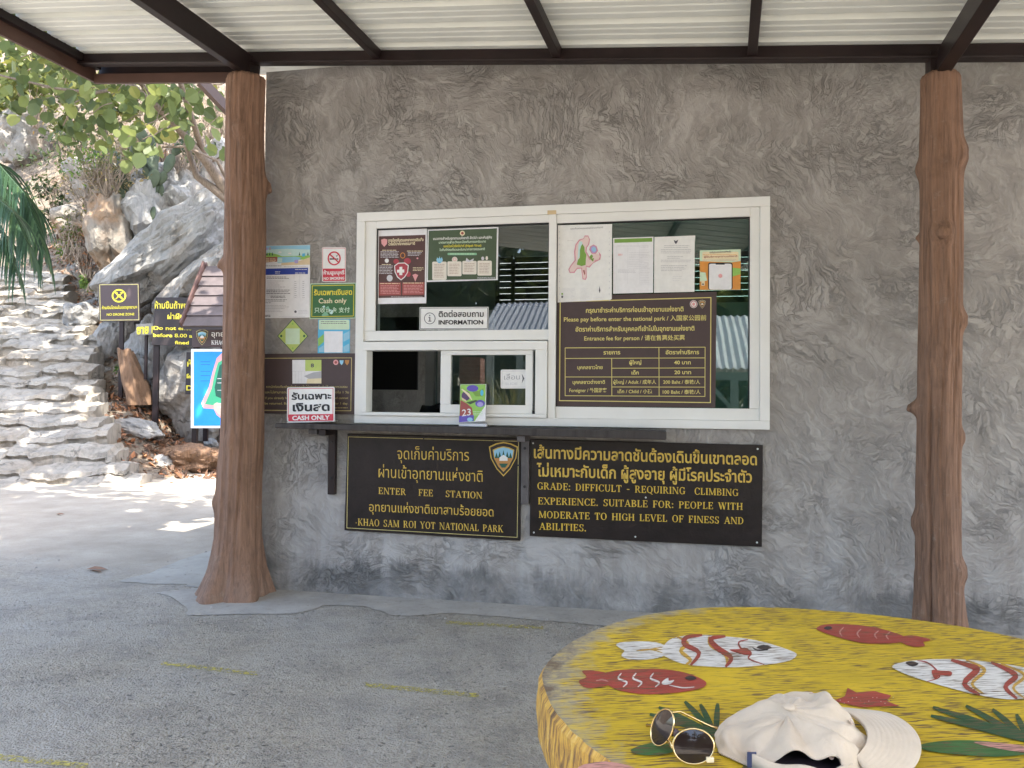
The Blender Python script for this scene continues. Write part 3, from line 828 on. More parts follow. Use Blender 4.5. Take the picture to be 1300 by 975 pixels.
gxl = W(478.5, 350, .01).x
tr0, tr1 = W(590, 432, -.01).z, W(590, 419, -.01).z
ib.box(x0 + w + .0005, gxl, -.010, .07, tr1, z1 - .0525)                       # bead left of the top pane
ib.box(x0 + w + .0005, xm0 - .0005, -.008, .07, tr0, tr1 - .0005)                # transom
gb = W(828, 517.5, .01).z
gxr = W(951.5, 400, .01).x
ib.box(xm1 + .0005, x1 - w - .0005, -.008, .07, z0 + .0465, gb)               # rail below the large right pane
ib.box(gxr, x1 - w - .0005, -.010, .07, gb + .0005, z1 - .0525)
gtop = W(828, 280.0, .01).z
ib.box(gxl + .0005, xm0 - .0005, -.010, .07, gz1, z1 - .0525)
ib.box(xm1 + .0005, gxr - .0005, -.010, .07, gtop, z1 - .0525)
ib.build('window_bead', 'upvc', win, bevel=.002)
MB().box(gxl, xm0, .012, .018, tr1, gz1).build('window_pane', 'glass', win)
MB().box(xm1, gxr, .012, .018, gb, gtop).build('window_pane', 'glass_refl_tint', win)
gk = MB()
for a, b, c, d in ((gxl, xm0, tr1, gz1), (xm1, gxr, gb, gtop)):
    gk.box(a + .0003, b - .0003, .002, .0115, d - .007, d - .0003).box(a + .0003, a + .005, .002, .0115, c + .0003, d - .0075).box(b - .005, b - .0003, .002, .0115, c + .0003, d - .0075)
gk.build('glazing_seal', 'gasket', win)
# the sliding hatch below the transom
hb = MB()
ha = W(460, 485, -.03).x; hbx = W(694.5, 485, -.03).x
hz_t, hz_b = W(577, 433, -.03).z, z0 + .047
ia, ibx = W(465.5, 485, -.03).x, W(679.5, 485, -.03).x
iz_t, iz_b = W(577, 444.5, -.03).z, W(577, 524.5, -.03).z
hb.box(ha, hbx, -.036, .06, iz_t, hz_t - .001).box(ha, hbx, -.036, .06, hz_b, iz_b)
hb.box(ha, ia, -.0355, .06, iz_b + .0003, iz_t - .0003).box(ibx + .0, hbx, -.0355, .06, iz_b + .0003, iz_t - .0003)
hatch = hb.build('sliding_hatch', 'upvc', bld, bevel=.003)
sb = MB()
sa, sb_ = W(559, 485, -.02).x, W(676, 485, -.02).x
sg0, sg1 = W(572, 485, -.02).x, W(667, 485, -.02).x
sgt, sgb = W(620, 450.5, -.02).z, W(620, 514, -.02).z
sb.box(sa, sb_, -.020, .02, sgt, iz_t - .0006).box(sa, sb_, -.020, .02, iz_b + .0006, sgb)
sb.box(sa, sg0, -.0198, .02, sgb + .0003, sgt - .0003).box(sg1, sb_, -.0198, .02, sgb + .0003, sgt - .0003)
sb.build('sash', 'upvc', hatch, bevel=.003)
MB().box(sg0, sg1, -.004, .002, sgb, sgt).build('sash_pane', 'glass', hatch)
MB().box(sb_ + .003, sb_ + .016, -.03, -.005, iz_b + .001, iz_b + .018).build('catch', 'gasket', hatch)
MB().box(*[W(695, 270, -.026).x, W(706, 270, -.026).x], -.0255, -.0225, W(700, 272, -.026).z, W(700, 267, -.026).z).build('tape_patch', paint('yellowed_tape', (.62, .48, .28), .5), win)

# inside the booth, seen through the open hatch
ch = thing('office_chair', 'black padded office chair back seen through the open hatch', 'chair', (-1.02, .95, .05))
c = W(556, 512, .62)
cb = MB(); prof = []
for i in range(9):
    t = i / 8; ww = .21 + .03 * math.sin(t * math.pi); hh = .62 + .50 * t
    prof.append((ww, hh))
vs_, fs = [], []
for i, (ww, hh) in enumerate(prof):
    for j in range(9):
        a = -1 + j / 4
        vs_.append((c.x + .12 + a * ww * (1 - .25 * max(0, i - 6) / 2), .62 + .10 * a * a * -1 + .06 * math.sin(i / 8 * 3), hh - .12 * a * a * (i == 8)))
for i in range(8):
    for j in range(8): fs.append((i * 9 + j, i * 9 + j + 1, (i + 1) * 9 + j + 1, (i + 1) * 9 + j))
o = cb.add(vs_, fs).build('backrest', paint('black_mesh_fabric', (.012, .012, .013), .8), ch, smooth=True)
sm = o.modifiers.new('solid', 'SOLIDIFY'); sm.thickness = .05
MB().box(c.x - .12, c.x + .36, .66, 1.1, .46, .54).build('seat', 'black_mesh_fabric', ch, bevel=.03)
MB().tube([(c.x + .12, .88, .10), (c.x + .12, .88, .46)], .03, 10).build('pedestal', 'gasket', ch)
bs = MB()
for k in range(5):
    a = k * 2 * math.pi / 5
    bs.bar((c.x + .12, .88, .10), (c.x + .12 + .28 * math.cos(a), .88 + .28 * math.sin(a), .07), .04, .03)
bs.build('base', 'gasket', ch)
dk = thing('office_desk', 'dark grey teal desk inside the booth behind the hatch', 'desk', (-1.3, .5, .05))
MB().box(-1.72, -.2, .165, .58, .955, .985).build('desktop', paint('teal_grey_laminate', (.34, .42, .42), .45), dk, bevel=.003)
for xx in (-1.70, -.25): MB().box(xx, xx + .03, .17, .57, .05, .954).build('side_panel', 'teal_grey_laminate', dk)
sc = thing('hanging_board', 'black board hanging inside the booth behind the open hatch', 'board', W(507, 480, 1.2))
a, b2_ = W(473, 445, 1.2), W(529, 495, 1.2)
MB().box(a.x, b2_.x, 1.2, 1.23, b2_.z, a.z + .25).build('panel', paint('matt_black_board', (.012, .012, .014), .6), sc)
MB().bar((a.x + .05, 1.215, a.z + .251), (a.x + .05, 1.215, 2.66), .006, .006).bar((b2_.x - .05, 1.215, a.z + .251), (b2_.x - .05, 1.215, 2.66), .006, .006).build('hanger', 'upvc_dirty', sc)
jm = thing('partition', 'white framed pale teal partition standing inside the booth', 'partition', W(545, 500, 1.6))
a = W(540, 480, 1.6).x
MB().box(a, a + .07, 1.6, 1.66, .05, 1.85).box(a + .10, a + .15, 1.6, 1.66, .05, 1.85).box(a + .5, a + .55, 1.6, 1.66, .05, 1.85).box(a + .151, a + .499, 1.601, 1.659, 1.80, 1.849).build('frame', 'upvc_dirty', jm)
MB().box(a + .151, a + .499, 1.62, 1.63, .06, 1.799).build('panel', paint('pale_teal_panel', (.22, .32, .31), .4), jm)

# ------------------------------------------------------------------ canopy over the forecourt
can = thing('canopy_roof', 'dark steel framed canopy with pale ribbed metal sheets over the forecourt', 'canopy', (-2.2, -.15, 3.0))
e2 = V((0.092, 0.9958, 0)).normalized()
A = W(340, 82, -.15); B = W(1180, 77, -.46)
e1 = (B - A).normalized()
e1h = V((e1.x, e1.y, 0)).normalized()
upn = e1.cross(e2).normalized()
if upn.z < 0: upn = -upn
bh = 0.066
XL = PL(103, 75, A, e2)
tl = (XL - A).dot(e1)
TR = 7.5
bm = MB().bar(A + e1 * tl + upn * bh / 2, A + e1 * TR + upn * bh / 2, .05, bh, upn)
bm.bar(A + e1 * tl + upn * .006 - e2 * .032, A + e1 * TR + upn * .006 - e2 * .032, .012, .012, upn)
bm.build('beam', 'steel', can, bevel=.003)
P0 = A + upn * bh                       # sheet underside at the beam
REAR, FRONT = 0.30, -4.8
def on_sheet(px, py, lift=0.0):
    return PL(px, py, P0 + upn * lift, upn)
# ribbed sheets, ribs running along the beam
prof = []; pitch = 0.205; y = REAR
while y > FRONT:
    prof += [(y, 0), (y - .042, 0), (y - .050, .004), (y - .058, 0), (y - .098, 0), (y - .106, .004), (y - .114, 0), (y - .150, 0), (y - .160, .030), (y - .192, .030), (y - .2025, .001)]
    y -= pitch
vs_, fs = [], []
cut = .10
for t, lim in ((tl + .02, REAR), (-.10, REAR), (-.10, .03), (TR, .03)):
    for a, h in prof: vs_.append(P0 + e1 * t + e2 * min(a, lim) + upn * (h + .002))
k = len(prof)
fs = [(r_ * k + i, r_ * k + i + 1, (r_ + 1) * k + i + 1, (r_ + 1) * k + i) for r_ in (0, 2) for i in range(k - 1) if r_ == 0 or prof[i + 1][0] < .03]
o = MB().add(vs_, fs).build('roof_sheet', 'sheet', can)
rb_ = MB().box(-2.42, 4.3, -1.0, 3.2, 3.27, 3.33)  # slab carried forward, unseen, to keep the sun off the wall
shz = lambda x: P0.z + (x - P0.x) * e1.z / e1.x + .03
rb_.slab([V((-2.42, -.9, 3.269)), V((4.3, -.9, 3.269)), V((4.3, -.9, shz(4.3))), V((-2.42, -.9, shz(-2.42)))], (0, .02, 0))  # hidden board added to shut out light above the canopy sheet
rb_.build('roof', 'sheet', bld)
# purlins between the two main rafters
for (xa, ya), (xb, yb) in (((405, 0), (484, 68)), ((664, 0), (711, 67)), ((956, 0), (956, 62)), ((1420, 0), (1400, 58)), ((1700, 0), (1560, 52))):
    q = on_sheet(xb, yb)
    d = (q - P0).dot(e1)
    base = P0 + e1 * d - e2 * .03
    MB().bar(base - upn * .026, base + e2 * (FRONT + .06) - upn * .026, .045, .05, upn).build('purlin', 'steel', can, bevel=.003)
for d in (-.72,):
    base = P0 + e1 * d + e2 * 0.0
# main rafters that carry the sheets down onto the tree-trunk columns
CL, CR = W(312, 103, -.16), W(1194, 100, -.47)
for c in (CL, CR):
    d = (c - P0).dot(e1)
    base = P0 + e1 * d - e2 * .0
    mid = base - upn * .082
    MB().bar(mid + e2 * .06, mid + e2 * (FRONT + .05), .058, .12, upn).build('rafter', 'steel', can, bevel=.004)
    MB().bar(V((c.x, c.y + .02, c.z - .05)), V((c.x, c.y + .02, (base - upn * .03).z)), .09, .09, e2).build('post_stub', 'steel', can)
    # a further rafter beyond the beam
    if c is CL:
        MB().bar(W(255, 103, .75), W(292, 142, .95), .05, .07).build('rafter', 'fascia', can)
# left edge fascia and rear fascia
cb_, ct_ = PL(120, 105, XL, e1h), PL(101, 69, XL, e1h)
zb = cb_.z
zt_ = P0.z + (XL - A).dot(e1) * e1.z + .02
dr = (cb_ - XL).dot(e2)
m0 = V((XL.x, XL.y, (zb + zt_) / 2))
MB().bar(m0 + e2 * dr, m0 + e2 * (FRONT), .022, zt_ - zb).build('fascia', 'fascia', can, bevel=.002)
MB().bar(m0 + e2 * dr + V((.03, 0, (zt_ - zb) / 2 - .045)), m0 + e2 * FRONT + V((.03, 0, (zt_ - zb) / 2 - .045)), .036, .05).build('edge_rail', 'steel', can)
rc = V((XL.x, XL.y, 0)) + e2 * (dr - .01)
nE = e2
za = PL(130, 105, rc, nE).z; zbq = PL(130, 93, rc, nE).z
xe = PL(300, 104, rc, nE); xe2 = PL(300, 93, rc, nE)
MB().bar(V((rc.x + .012, rc.y, (za + zbq) / 2)), V((xe.x, xe.y, (xe.z + xe2.z) / 2)), .02, zbq - za).build('fascia', 'fascia', can, bevel=.002)
zc = PL(130, 83, rc, nE).z
MB().bar(V((rc.x + .012, rc.y + .06, (zbq + zc) / 2 + .02)), V((xe.x, xe.y + .06, (xe2.z + PL(300, 83, rc, nE).z) / 2 + .02)), .05, zc - zbq + .04).build('beam', 'steel', can)  # dark bar added for the shaded sheet underside above the rear fascia

# ------------------------------------------------------------------ tree-trunk columns of cement
def column(name, label, yc, prof_px, knots, seed, zbase=0.0):
    rows = []
    for (py, xl, xr) in prof_px:
        a, b = W(xl, py, yc), W(xr, py, yc)
        rows.append(((a.z + b.z) / 2, (a.x + b.x) / 2, (b.x - a.x) / 2))
    rows.sort()
    zs = [r[0] for r in rows]
    root = thing(name, label, 'column', (rows[0][1], yc, zbase), None)
    nz, na = 260, 120
    z0_, z1_ = zbase - .02, zs[-1]
    cx = lambda z: float(np.interp(z, zs, [r[1] for r in rows])); rr = lambda z: float(np.interp(z, zs, [r[2] for r in rows]))
    vs_, fs = [], []
    def pt(z, a):
        c, r = cx(z), rr(z)
        sx, sy = math.cos(a), math.sin(a)
        fl = max(0, 1 - (z - zbase) / .42)
        tw = a + 0.35 * mnoise.noise((0, seed, z * .9))
        g1 = mnoise.fractal((math.cos(tw) * 2.6 + seed, math.sin(tw) * 2.6, z * .55), 1, 2, 3)
        g2 = mnoise.noise((math.cos(tw) * 9 + seed, math.sin(tw) * 9, z * 1.1 + 5))
        g3 = mnoise.noise((math.cos(tw) * 24 + seed, math.sin(tw) * 24, z * 1.5 + 9))
        d = g1 * .010 + (abs(g2) - .25) * .008 + g3 * .0022
        # long wandering clefts
        for q in range(3):
            ac = seed * 1.7 + q * 2.2 + .55 * mnoise.noise((q * 9.1, seed, z * .8)) + .12 * mnoise.noise((q, seed, z * 4))
            da = (a - ac + math.pi) % (2 * math.pi) - math.pi
            d -= .012 * math.exp(-(da / .05) ** 2) * (0.35 + 0.65 * max(0, min(1, 0.5 + 1.6 * mnoise.noise((q * 3.3, z * .7, seed)))))
        d += fl ** 2 * .028 * math.cos(5 * a + seed) * 1.0 + fl * .010 * math.cos(11 * a + seed * 2)
        for (kz, ka, kr, kh) in knots:
            da = (a - ka + math.pi) % (2 * math.pi) - math.pi
            dd = ((z - kz) / kr) ** 2 + (da * r / kr) ** 2
            d += kh * math.exp(-dd * 1.6) - (kh * .30 * math.exp(-dd * 9) if kh > .02 else 0)
        return (c + sx * (r + d), yc + sy * (r + d), z)
    for i in range(nz + 1):
        z = z0_ + (z1_ - z0_) * i / nz
        for k in range(na): vs_.append(pt(z, 2 * math.pi * k / na))
    for i in range(nz):
        for k in range(na): fs.append((i * na + k, i * na + (k + 1) % na, (i + 1) * na + (k + 1) % na, (i + 1) * na + k))
    # rounded saw-cut top
    c = cx(z1_); r = rr(z1_)
    b0 = nz * na
    for s_, dz in ((.9, .018), (.6, .026)):
        for k in range(na):
            p = vs_[b0 + k]; vs_.append((c + (p[0] - c) * s_, yc + (p[1] - yc) * s_, z1_ + dz))
    for j in range(2):
        for k in range(na):
            q0 = b0 + j * na; fs.append((q0 + k, q0 + (k + 1) % na, q0 + na + (k + 1) % na, q0 + na + k))
    fs.append(tuple(range(b0 + 2 * na, b0 + 3 * na)))
    MB().add(vs_, fs).build('trunk', 'column', root, smooth=True)
    for (kz, ka, kr, kh) in knots:
        if kh < .03: continue
        # sawn branch stub with a pale worn face
        r = rr(kz) + kh * .75
        p = V((cx(kz) + math.cos(ka) * r, yc + math.sin(ka) * r, kz)); d = V((math.cos(ka), math.sin(ka), .25)).normalized()
        MB().tube([p - d * .03, p, p + d * .006], [kr * .62, kr * .55, kr * .38], 14).build('branch_stub', 'column', root, smooth=True)
    return root
PI = math.pi
zl = lambda py: W(312, py, -.15).z
column('trunk_column', 'brown cement tree-trunk column with a flared root foot, left of the ticket window', -.15,
       [(103, 291, 335), (160, 290, 334), (300, 289, 335), (400, 287, 333), (500, 286, 332), (560, 285, 331), (600, 281, 329), (640, 279, 328), (680, 277, 328), (720, 269, 331), (745, 260, 336), (762, 252, 340), (772, 248, 343)],
       [(zl(338), -2.5, .042, .036), (zl(235), .50, .06, .03), (zl(172), -1.40, .055, .026), (zl(637), -2.6, .06, .02), (zl(440), -.9, .05, .018), (zl(560), -1.7, .06, .014)], 3.1)
zr = lambda py: W(1194, py, -.46).z
column('trunk_column', 'brown cement tree-trunk column with sawn branch stubs, right of the ticket window behind the table', -.46,
       [(100, 1170, 1217), (180, 1168, 1220), (260, 1169, 1219), (400, 1168, 1220), (500, 1167, 1220), (600, 1165, 1218), (700, 1165, 1219), (800, 1162, 1222), (850, 1156, 1228), (880, 1148, 1236)],
       [(zr(212), 2.81, .05, .018), (zr(200), -.33, .07, .026), (zr(300), -1.80, .048, .040), (zr(408), -.40, .05, .026), (zr(518), 2.75, .034, .050), (zr(555), -.33, .045, .022), (zr(665), 2.81, .05, .022), (zr(722), -.40, .06, .028), (zr(300), 2.81, .02, .02), (zr(450), -1.9, .06, .014)], 8.4)

# ------------------------------------------------------------------ rocks on the hillside
def ico(sub):
    b = bmesh.new(); bmesh.ops.create_icosphere(b, subdivisions=sub, radius=1.0)
    v = [tuple(q.co) for q in b.verts]; f = [tuple(q.index for q in p.verts) for p in b.faces]
    b.free(); return v, f
ICO = {k: ico(k) for k in (2, 3, 4, 5)}
def rock_mesh(mb, c, ax, ay, az, seed, sub=4, rough=.22, facet=.35):
    v, f = ICO[sub]; out = []
    rr_ = random.Random(seed)
    planes = [(V((rr_.gauss(0, 1), rr_.gauss(0, 1), rr_.gauss(0, 1))).normalized(), rr_.uniform(.55, .9)) for _ in range(11)]
    for p in v:
        q = V(p)
        r = 1.0
        for n, d in planes:
            t = q.dot(n)
            if t > 1e-4: r = min(r, d / t)
        r = 1 - facet * 1.6 * (1 - r) if r < 1 else 1
        n1 = mnoise.fractal((q.x * 1.4 + seed, q.y * 1.4, q.z * 1.4), 1, 2, 4)
        n2 = mnoise.ridged_multi_fractal((q.x * 2.6, q.y * 2.6 + seed, q.z * 2.6), 1, 2.1, 5, 1.0, 2.0)
        n3 = mnoise.fractal((q.x * 9, q.y * 9 + seed, q.z * 9), 1, 2, 3)
        k = r * (1 + rough * n1 + rough * .28 * (n2 - 1.1) + rough * .10 * n3)
        out.append(V(c) + (V(ax) * q.x + V(ay) * q.y + V(az) * q.z) * k)
    mb.add(out, f)
    return mb
def rock_px(name, label, px, py, d, wpx, hpx, ang, seed, m='rock', deep=None, sub=4, rough=.22, cat='rock', tilt=0.0, group=None):
    s = d / FPX
    c = DD(px, py, d)
    a = R(ang)
    rx = (_r * math.cos(a) + _u * math.sin(a)); uy = (-_r * math.sin(a) + _u * math.cos(a)); fz = _f
    if tilt: uy, fz = uy * math.cos(R(tilt)) + fz * math.sin(R(tilt)), fz * math.cos(R(tilt)) - uy * math.sin(R(tilt))
    deep = deep or (wpx + hpx) / 2
    mb = rock_mesh(MB(), c, rx * wpx * s / 2, uy * hpx * s / 2, fz * deep * s / 2, seed, sub, rough)
    o = single(mb, name, m, label, cat, smooth=False, group=group)
    return o
rock_px('rock_slab', 'long pale limestone slab sloping up to the right behind the signs', 222, 322, 13.3, 250, 84, 41, 11, 'rock', 150, 5, .20)
rock_px('rock_slab', 'shaded limestone slab below the long sloping one, above the roofed map board', 270, 372, 12.9, 205, 82, 47, 12, 'rock', 140, 5, .24)
rock_px('boulder', 'upright rust stained boulder on the slope above the no drone sign', 146, 296, 14.2, 58, 130, 8, 13, 'rock_warm', 90, 4, .26)
rock_px('boulder', 'white upright boulder just right of the rust stained one', 184, 268, 14.4, 62, 96, -8, 14, 'rock', 90, 4, .26)
rock_px('boulder', 'rounded boulder under the overhanging prickly pear cactus', 205, 232, 15.0, 60, 54, 10, 15, 'rock', 80, 4)
rock_px('boulder', 'pale boulder between the no drone sign and the do not enter sign', 208, 452, 12.9, 88, 120, 20, 16, 'rock', 110, 4, .25)
rock_px('boulder', 'big grey boulder standing behind the roofed map board', 258, 492, 12.55, 104, 130, -12, 17, 'rock', 110, 5, .2)
rock_px('boulder', 'grey boulder at the edge of the steps left of the no drone sign', 104, 404, 13.8, 46, 48, 0, 18, 'rock', 60, 4)
rock_px('boulder', 'tall narrow boulder directly behind the no drone sign post', 146, 432, 13.3, 42, 78, -14, 19, 'rock', 60, 4)
rock_px('boulder', 'low wedge of rock on the leaf litter below the do not enter sign', 176, 546, 11.35, 72, 30, -10, 20, 'rock', 50, 4)
rock_px('boulder', 'small pale stone block beside the lower steps', 138, 542, 11.4, 26, 24, 0, 21, 'rock', 26, 3)
rock_px('boulder', 'square sunlit end stone on the lowest steps', 154, 590, 10.2, 24, 12, 0, 22, 'step', 24, 3)
rock_px('boulder', 'dark root-bound mound of earth and rock beside the column foot', 240, 583, 11.2, 88, 46, 4, 23, 'stump', 60, 5, .3)
rock_px('boulder', 'pale broken rock left of the root-bound mound', 205, 590, 10.9, 34, 26, 0, 24, 'rock', 30, 4)
rock_px('boulder', 'small grey stone under the map board panel', 267, 563, 11.9, 20, 14, 0, 25, 'rock', 18, 3)
rock_px('boulder', 'bright white rock face high above the palm frond', 28, 180, 20.0, 66, 76, 0, 26, 'rock', 60, 4)
rock_px('boulder', 'pale cliff rock beside the leaning tree trunk at the upper right of the slope', 280, 222, 15.4, 80, 84, 30, 27, 'rock', 90, 4)
rock_px('boulder', 'pale cliff face rising behind the sloping slab and the cactus', 240, 275, 15.2, 110, 100, 35, 41, 'rock', 120, 5, .24)
rock_px('boulder', 'grey outcrop above the rust stained boulder, under the scrub', 128, 232, 16.4, 80, 60, -15, 42, 'rock', 80, 4, .26)
rock_px('boulder', 'weathered outcrop half buried in scrub left of the rust stained boulder', 92, 282, 15.8, 50, 48, 10, 43, 'rock_warm', 60, 4, .26)
rock_px('boulder', 'low rock ledge at the top of the visible steps', 110, 345, 15.5, 40, 30, -20, 28, 'rock', 50, 4)
for i in range(34):
    px, py, d = rnd.choice([(rnd.uniform(110, 215), rnd.uniform(478, 530), 12.2), (rnd.uniform(130, 270), rnd.uniform(545, 596), 11.4), (rnd.uniform(75, 130), rnd.uniform(330, 400), 14.8), (rnd.uniform(95, 140), rnd.uniform(430, 480), 13.0)])
    p = DD(px, py, d); p.z = max(hill(p.x, p.y), 0) + .01
    s_ = rnd.uniform(.04, .13)
    q = rock_mesh(MB(), p, V((s_, 0, 0)), V((0, s_ * .8, 0)), V((0, 0, s_ * .6)), 100 + i, 2, .25)
    single(q, 'loose_stone', 'rock', 'small loose limestone piece lying in the litter beside the steps', 'stone', group='loose stones beside the steps')
for nm, px, py, d, w_ in (('boulder', 60, 290, 17.5, 30),):
    pass

# ------------------------------------------------------------------ foliage
M['leaf_tree'] = m_leaf('broad_tree_leaf', (.150, .195, .068), .5, .55)
M['leaf_far'] = m_leaf('yellow_green_leaf', (.105, .13, .035), .5, .5)
M['leaf_dry'] = m_leaf('dry_scrub_leaf', (.17, .15, .075), .5, .35)
M['leaf_dark'] = m_leaf('dark_scrub_leaf', (.05, .075, .028), .5, .35)
M['leaf_fresh'] = m_leaf('fresh_weed_leaf', (.10, .17, .03), .4, .45)
M['litter'] = m_leaf('brown_fallen_leaf', (.20, .115, .07), .65, .15)
M['palm'] = m_leaf('palm_leaflet', (.042, .088, .044), .5, .3)
M['cactus'] = paint('grey_green_cactus', (.060, .080, .046), .55, .3, 9)
M['twig'] = paint('dry_twig', (.24, .19, .145), .85, .3, 9)
def leaf(mb, p, d, n, L, w, fold=.25, rounded=True):
    """one leaf: two faces folded on the midrib"""
    d = V(d).normalized(); n = V(n); s_ = d.cross(n)
    if s_.length < 1e-3: s_ = d.cross(V((.3, .5, .8)))
    s_.normalize(); n = s_.cross(d).normalized()
    if rounded: st = ((.0, .0), (.22, .42), (.55, .5), (.85, .30))
    else: st = ((.0, .0), (.3, .5), (.62, .40), (.85, .15))
    drop = -.10 * L
    mid = [V(p), V(p) + d * L + n * drop]
    lf = [V(p) + d * L * a + s_ * w * b + n * (fold * w * b + drop * a * a) for a, b in st[1:]]
    rt = [V(p) + d * L * a - s_ * w * b + n * (fold * w * b + drop * a * a) for a, b in st[1:]]
    mb.add(mid + lf + rt, [(0, 2, 3, 4, 1), (0, 1, 7, 6, 5)])
def rv(r): 
    return V((r.gauss(0, 1), r.gauss(0, 1), r.gauss(0, 1))).normalized()
def leaf_cloud(mb, c, rad, n, L, r, rounded=True, flat=.5, clumps=None, hollow=.0):
    cl = clumps or max(3, n // 28)
    cen = [V((r.gauss(0, .45) * rad[0], r.gauss(0, .45) * rad[1], r.gauss(0, .45) * rad[2])) for _ in range(cl)]
    for i in range(n):
        q = cen[i % cl]
        p = V(c) + q + V((r.gauss(0, .17) * rad[0], r.gauss(0, .17) * rad[1], r.gauss(0, .17) * rad[2]))
        l = L * r.uniform(.6, 1.25)
        nrm = (rv(r) + V((0, 0, flat * 2))).normalized()
        d = rv(r); d = (d - nrm * d.dot(nrm) + V((0, 0, -.25))).normalized()
        leaf(mb, p, d, nrm, l, l * (r.uniform(.7, .95) if rounded else r.uniform(.3, .5)), r.uniform(.05, .35), rounded)
def wig(a, b, n, amp, r):
    a, b = V(a), V(b); out = []
    for i in range(n + 1):
        t = i / n
        out.append(a.lerp(b, t) + rv(r) * amp * math.sin(t * PI) * (b - a).length)
    return out

# the round-leaved tree leaning over the slope
tr = random.Random(5)
tree = thing('leaning_tree', 'round-leaved tree leaning left from the rocks, its branches hanging under the canopy edge', 'tree', DD(345, 330, 12.6))
T = lambda pts: [DD(*p) for p in pts]
limbs = [T([(352, 345, 12.7), (318, 285, 12.4), (290, 246, 12.1), (262, 205, 11.8), (228, 165, 11.3), (196, 132, 10.9), (168, 108, 10.5)]),
         T([(300, 262, 12.2), (272, 240, 12.0), (250, 224, 12.0), (238, 190, 11.8), (232, 150, 11.5), (246, 112, 11.0)]),
         T([(262, 205, 11.8), (240, 140, 11.2), (215, 60, 10.4), (160, -60, 9.6)]),
         T([(168, 108, 10.5), (120, 118, 10.2), (70, 112, 9.9), (10, 98, 9.7), (-60, 80, 9.5)]),
         T([(196, 132, 10.9), (150, 60, 10.3), (60, -60, 9.6), (-60, -180, 9)]),
         T([(300, 252, 12.1), (276, 204, 11.7), (236, 186, 11.2), (206, 187, 11.0)]),
         T([(295, 190, 11.6), (270, 205, 11.8)]),
         T([(120, 118, 10.2), (95, 130, 10.1), (80, 160, 10.1)]),
         T([(215, 60, 10.4), (270, -60, 10), (330, -220, 9.6)]),
         T([(60, -60, 9.6), (-150, -120, 8.4), (-350, -140, 7.6)])]
rads = [(.17, .13, .10, .075, .055, .045, .03), (.085, .07, .06, .045, .035, .02), (.05, .045, .035, .02), (.028, .024, .018, .014, .008), (.035, .03, .022, .012), (.03, .026, .02, .012), (.02, .014), (.014, .011, .008), (.03, .022, .012), (.02, .015, .01)]
tb = MB()
for p, q in zip(limbs, rads): tb.tube(p, list(q), 8)
cm = MB()
vis = [(20, 75), (60, 70), (20, 110), (45, 130), (75, 90), (95, 120), (120, 100), (110, 145), (85, 165), (130, 130), (150, 115), (145, 160), (165, 140), (180, 115), (195, 120), (190, 165), (215, 115), (228, 130), (245, 120), (212, 150), (232, 158), (255, 112), (58, 150), (105, 170), (130, 170), (180, 178), (5, 140), (268, 155), (255, 165), (158, 176)]
twigs = tb
for i, (px, py) in enumerate(vis):
    d = 10.6 + .5 * math.sin(i * 1.7) + (.5 if px > 200 else -.3)
    c = DD(px, py, d)
    for k in range(tr.randint(9, 14)):
        q = c + V((tr.gauss(0, .20), tr.gauss(0, .25), tr.gauss(0, .14)))
        l = tr.uniform(.11, .24)
        nrm = (rv(tr) * .8 + V((.3, -.5, .6))).normalized()
        dd = rv(tr); dd = (dd - nrm * dd.dot(nrm) + V((0, 0, -.5))).normalized()
        leaf(cm, q, dd, nrm, l, l * tr.uniform(.72, .98), tr.uniform(.05, .3))
    twigs.tube(wig(c, c + V((tr.gauss(.15, .2), tr.gauss(.2, .1), tr.uniform(.15, .5))), 4, .08, tr), [.006, .006, .007, .008, .009], 5)
# more crown added out of sight above the canopy, placed to throw dappled shade
for p, rr_, n in ((DD(150, -80, 9.6), (1.2, 1.2, .7), 200), (DD(-40, -150, 9.2), (1.5, 1.5, .8), 260), (DD(300, -200, 9.8), (1.2, 1.3, .7), 170), (DD(-300, -120, 8.0), (1.5, 1.4, .7), 220), (DD(40, -60, 12.5), (1.6, 1.6, .8), 260), (DD(-200, -60, 12), (1.8, 1.6, .9), 240), (DD(200, 20, 13.5), (1.2, 1.2, .6), 130), (V((-3.3, -.1, 4.6)), (.9, .8, .3), 210), (V((-2.6, .4, 4.7)), (.9, .8, .3), 160), (V((-3.0, .2, 4.9)), (1.3, 1.3, .5), 400), (V((-4.2, .6, 5.0)), (1.3, 1.3, .5), 380), (V((-5.6, 2.0, 5.9)), (1.5, 1.4, .5), 480), (V((-7.2, 3.4, 6.8)), (1.5, 1.5, .5), 520), (V((-8.8, 4.6, 7.8)), (1.6, 1.5, .5), 520), (V((-4.8, 3.4, 6.4)), (1.3, 1.3, .5), 420), (V((-5.4, 5.6, 8.2)), (1.6, 1.6, .6), 520), (V((-7.4, 6.6, 9.2)), (1.8, 1.8, .6), 560), (V((-9.6, 7.6, 10.2)), (2.0, 2.0, .6), 560), (V((-3.6, 4.2, 6.6)), (1.2, 1.4, .5), 360)):
    leaf_cloud(cm, p, rr_, n, .26, tr, True, .7, 14)
cm.build('crown', 'leaf_tree', tree)
tb.build('trunk', 'bark', tree, smooth=True)

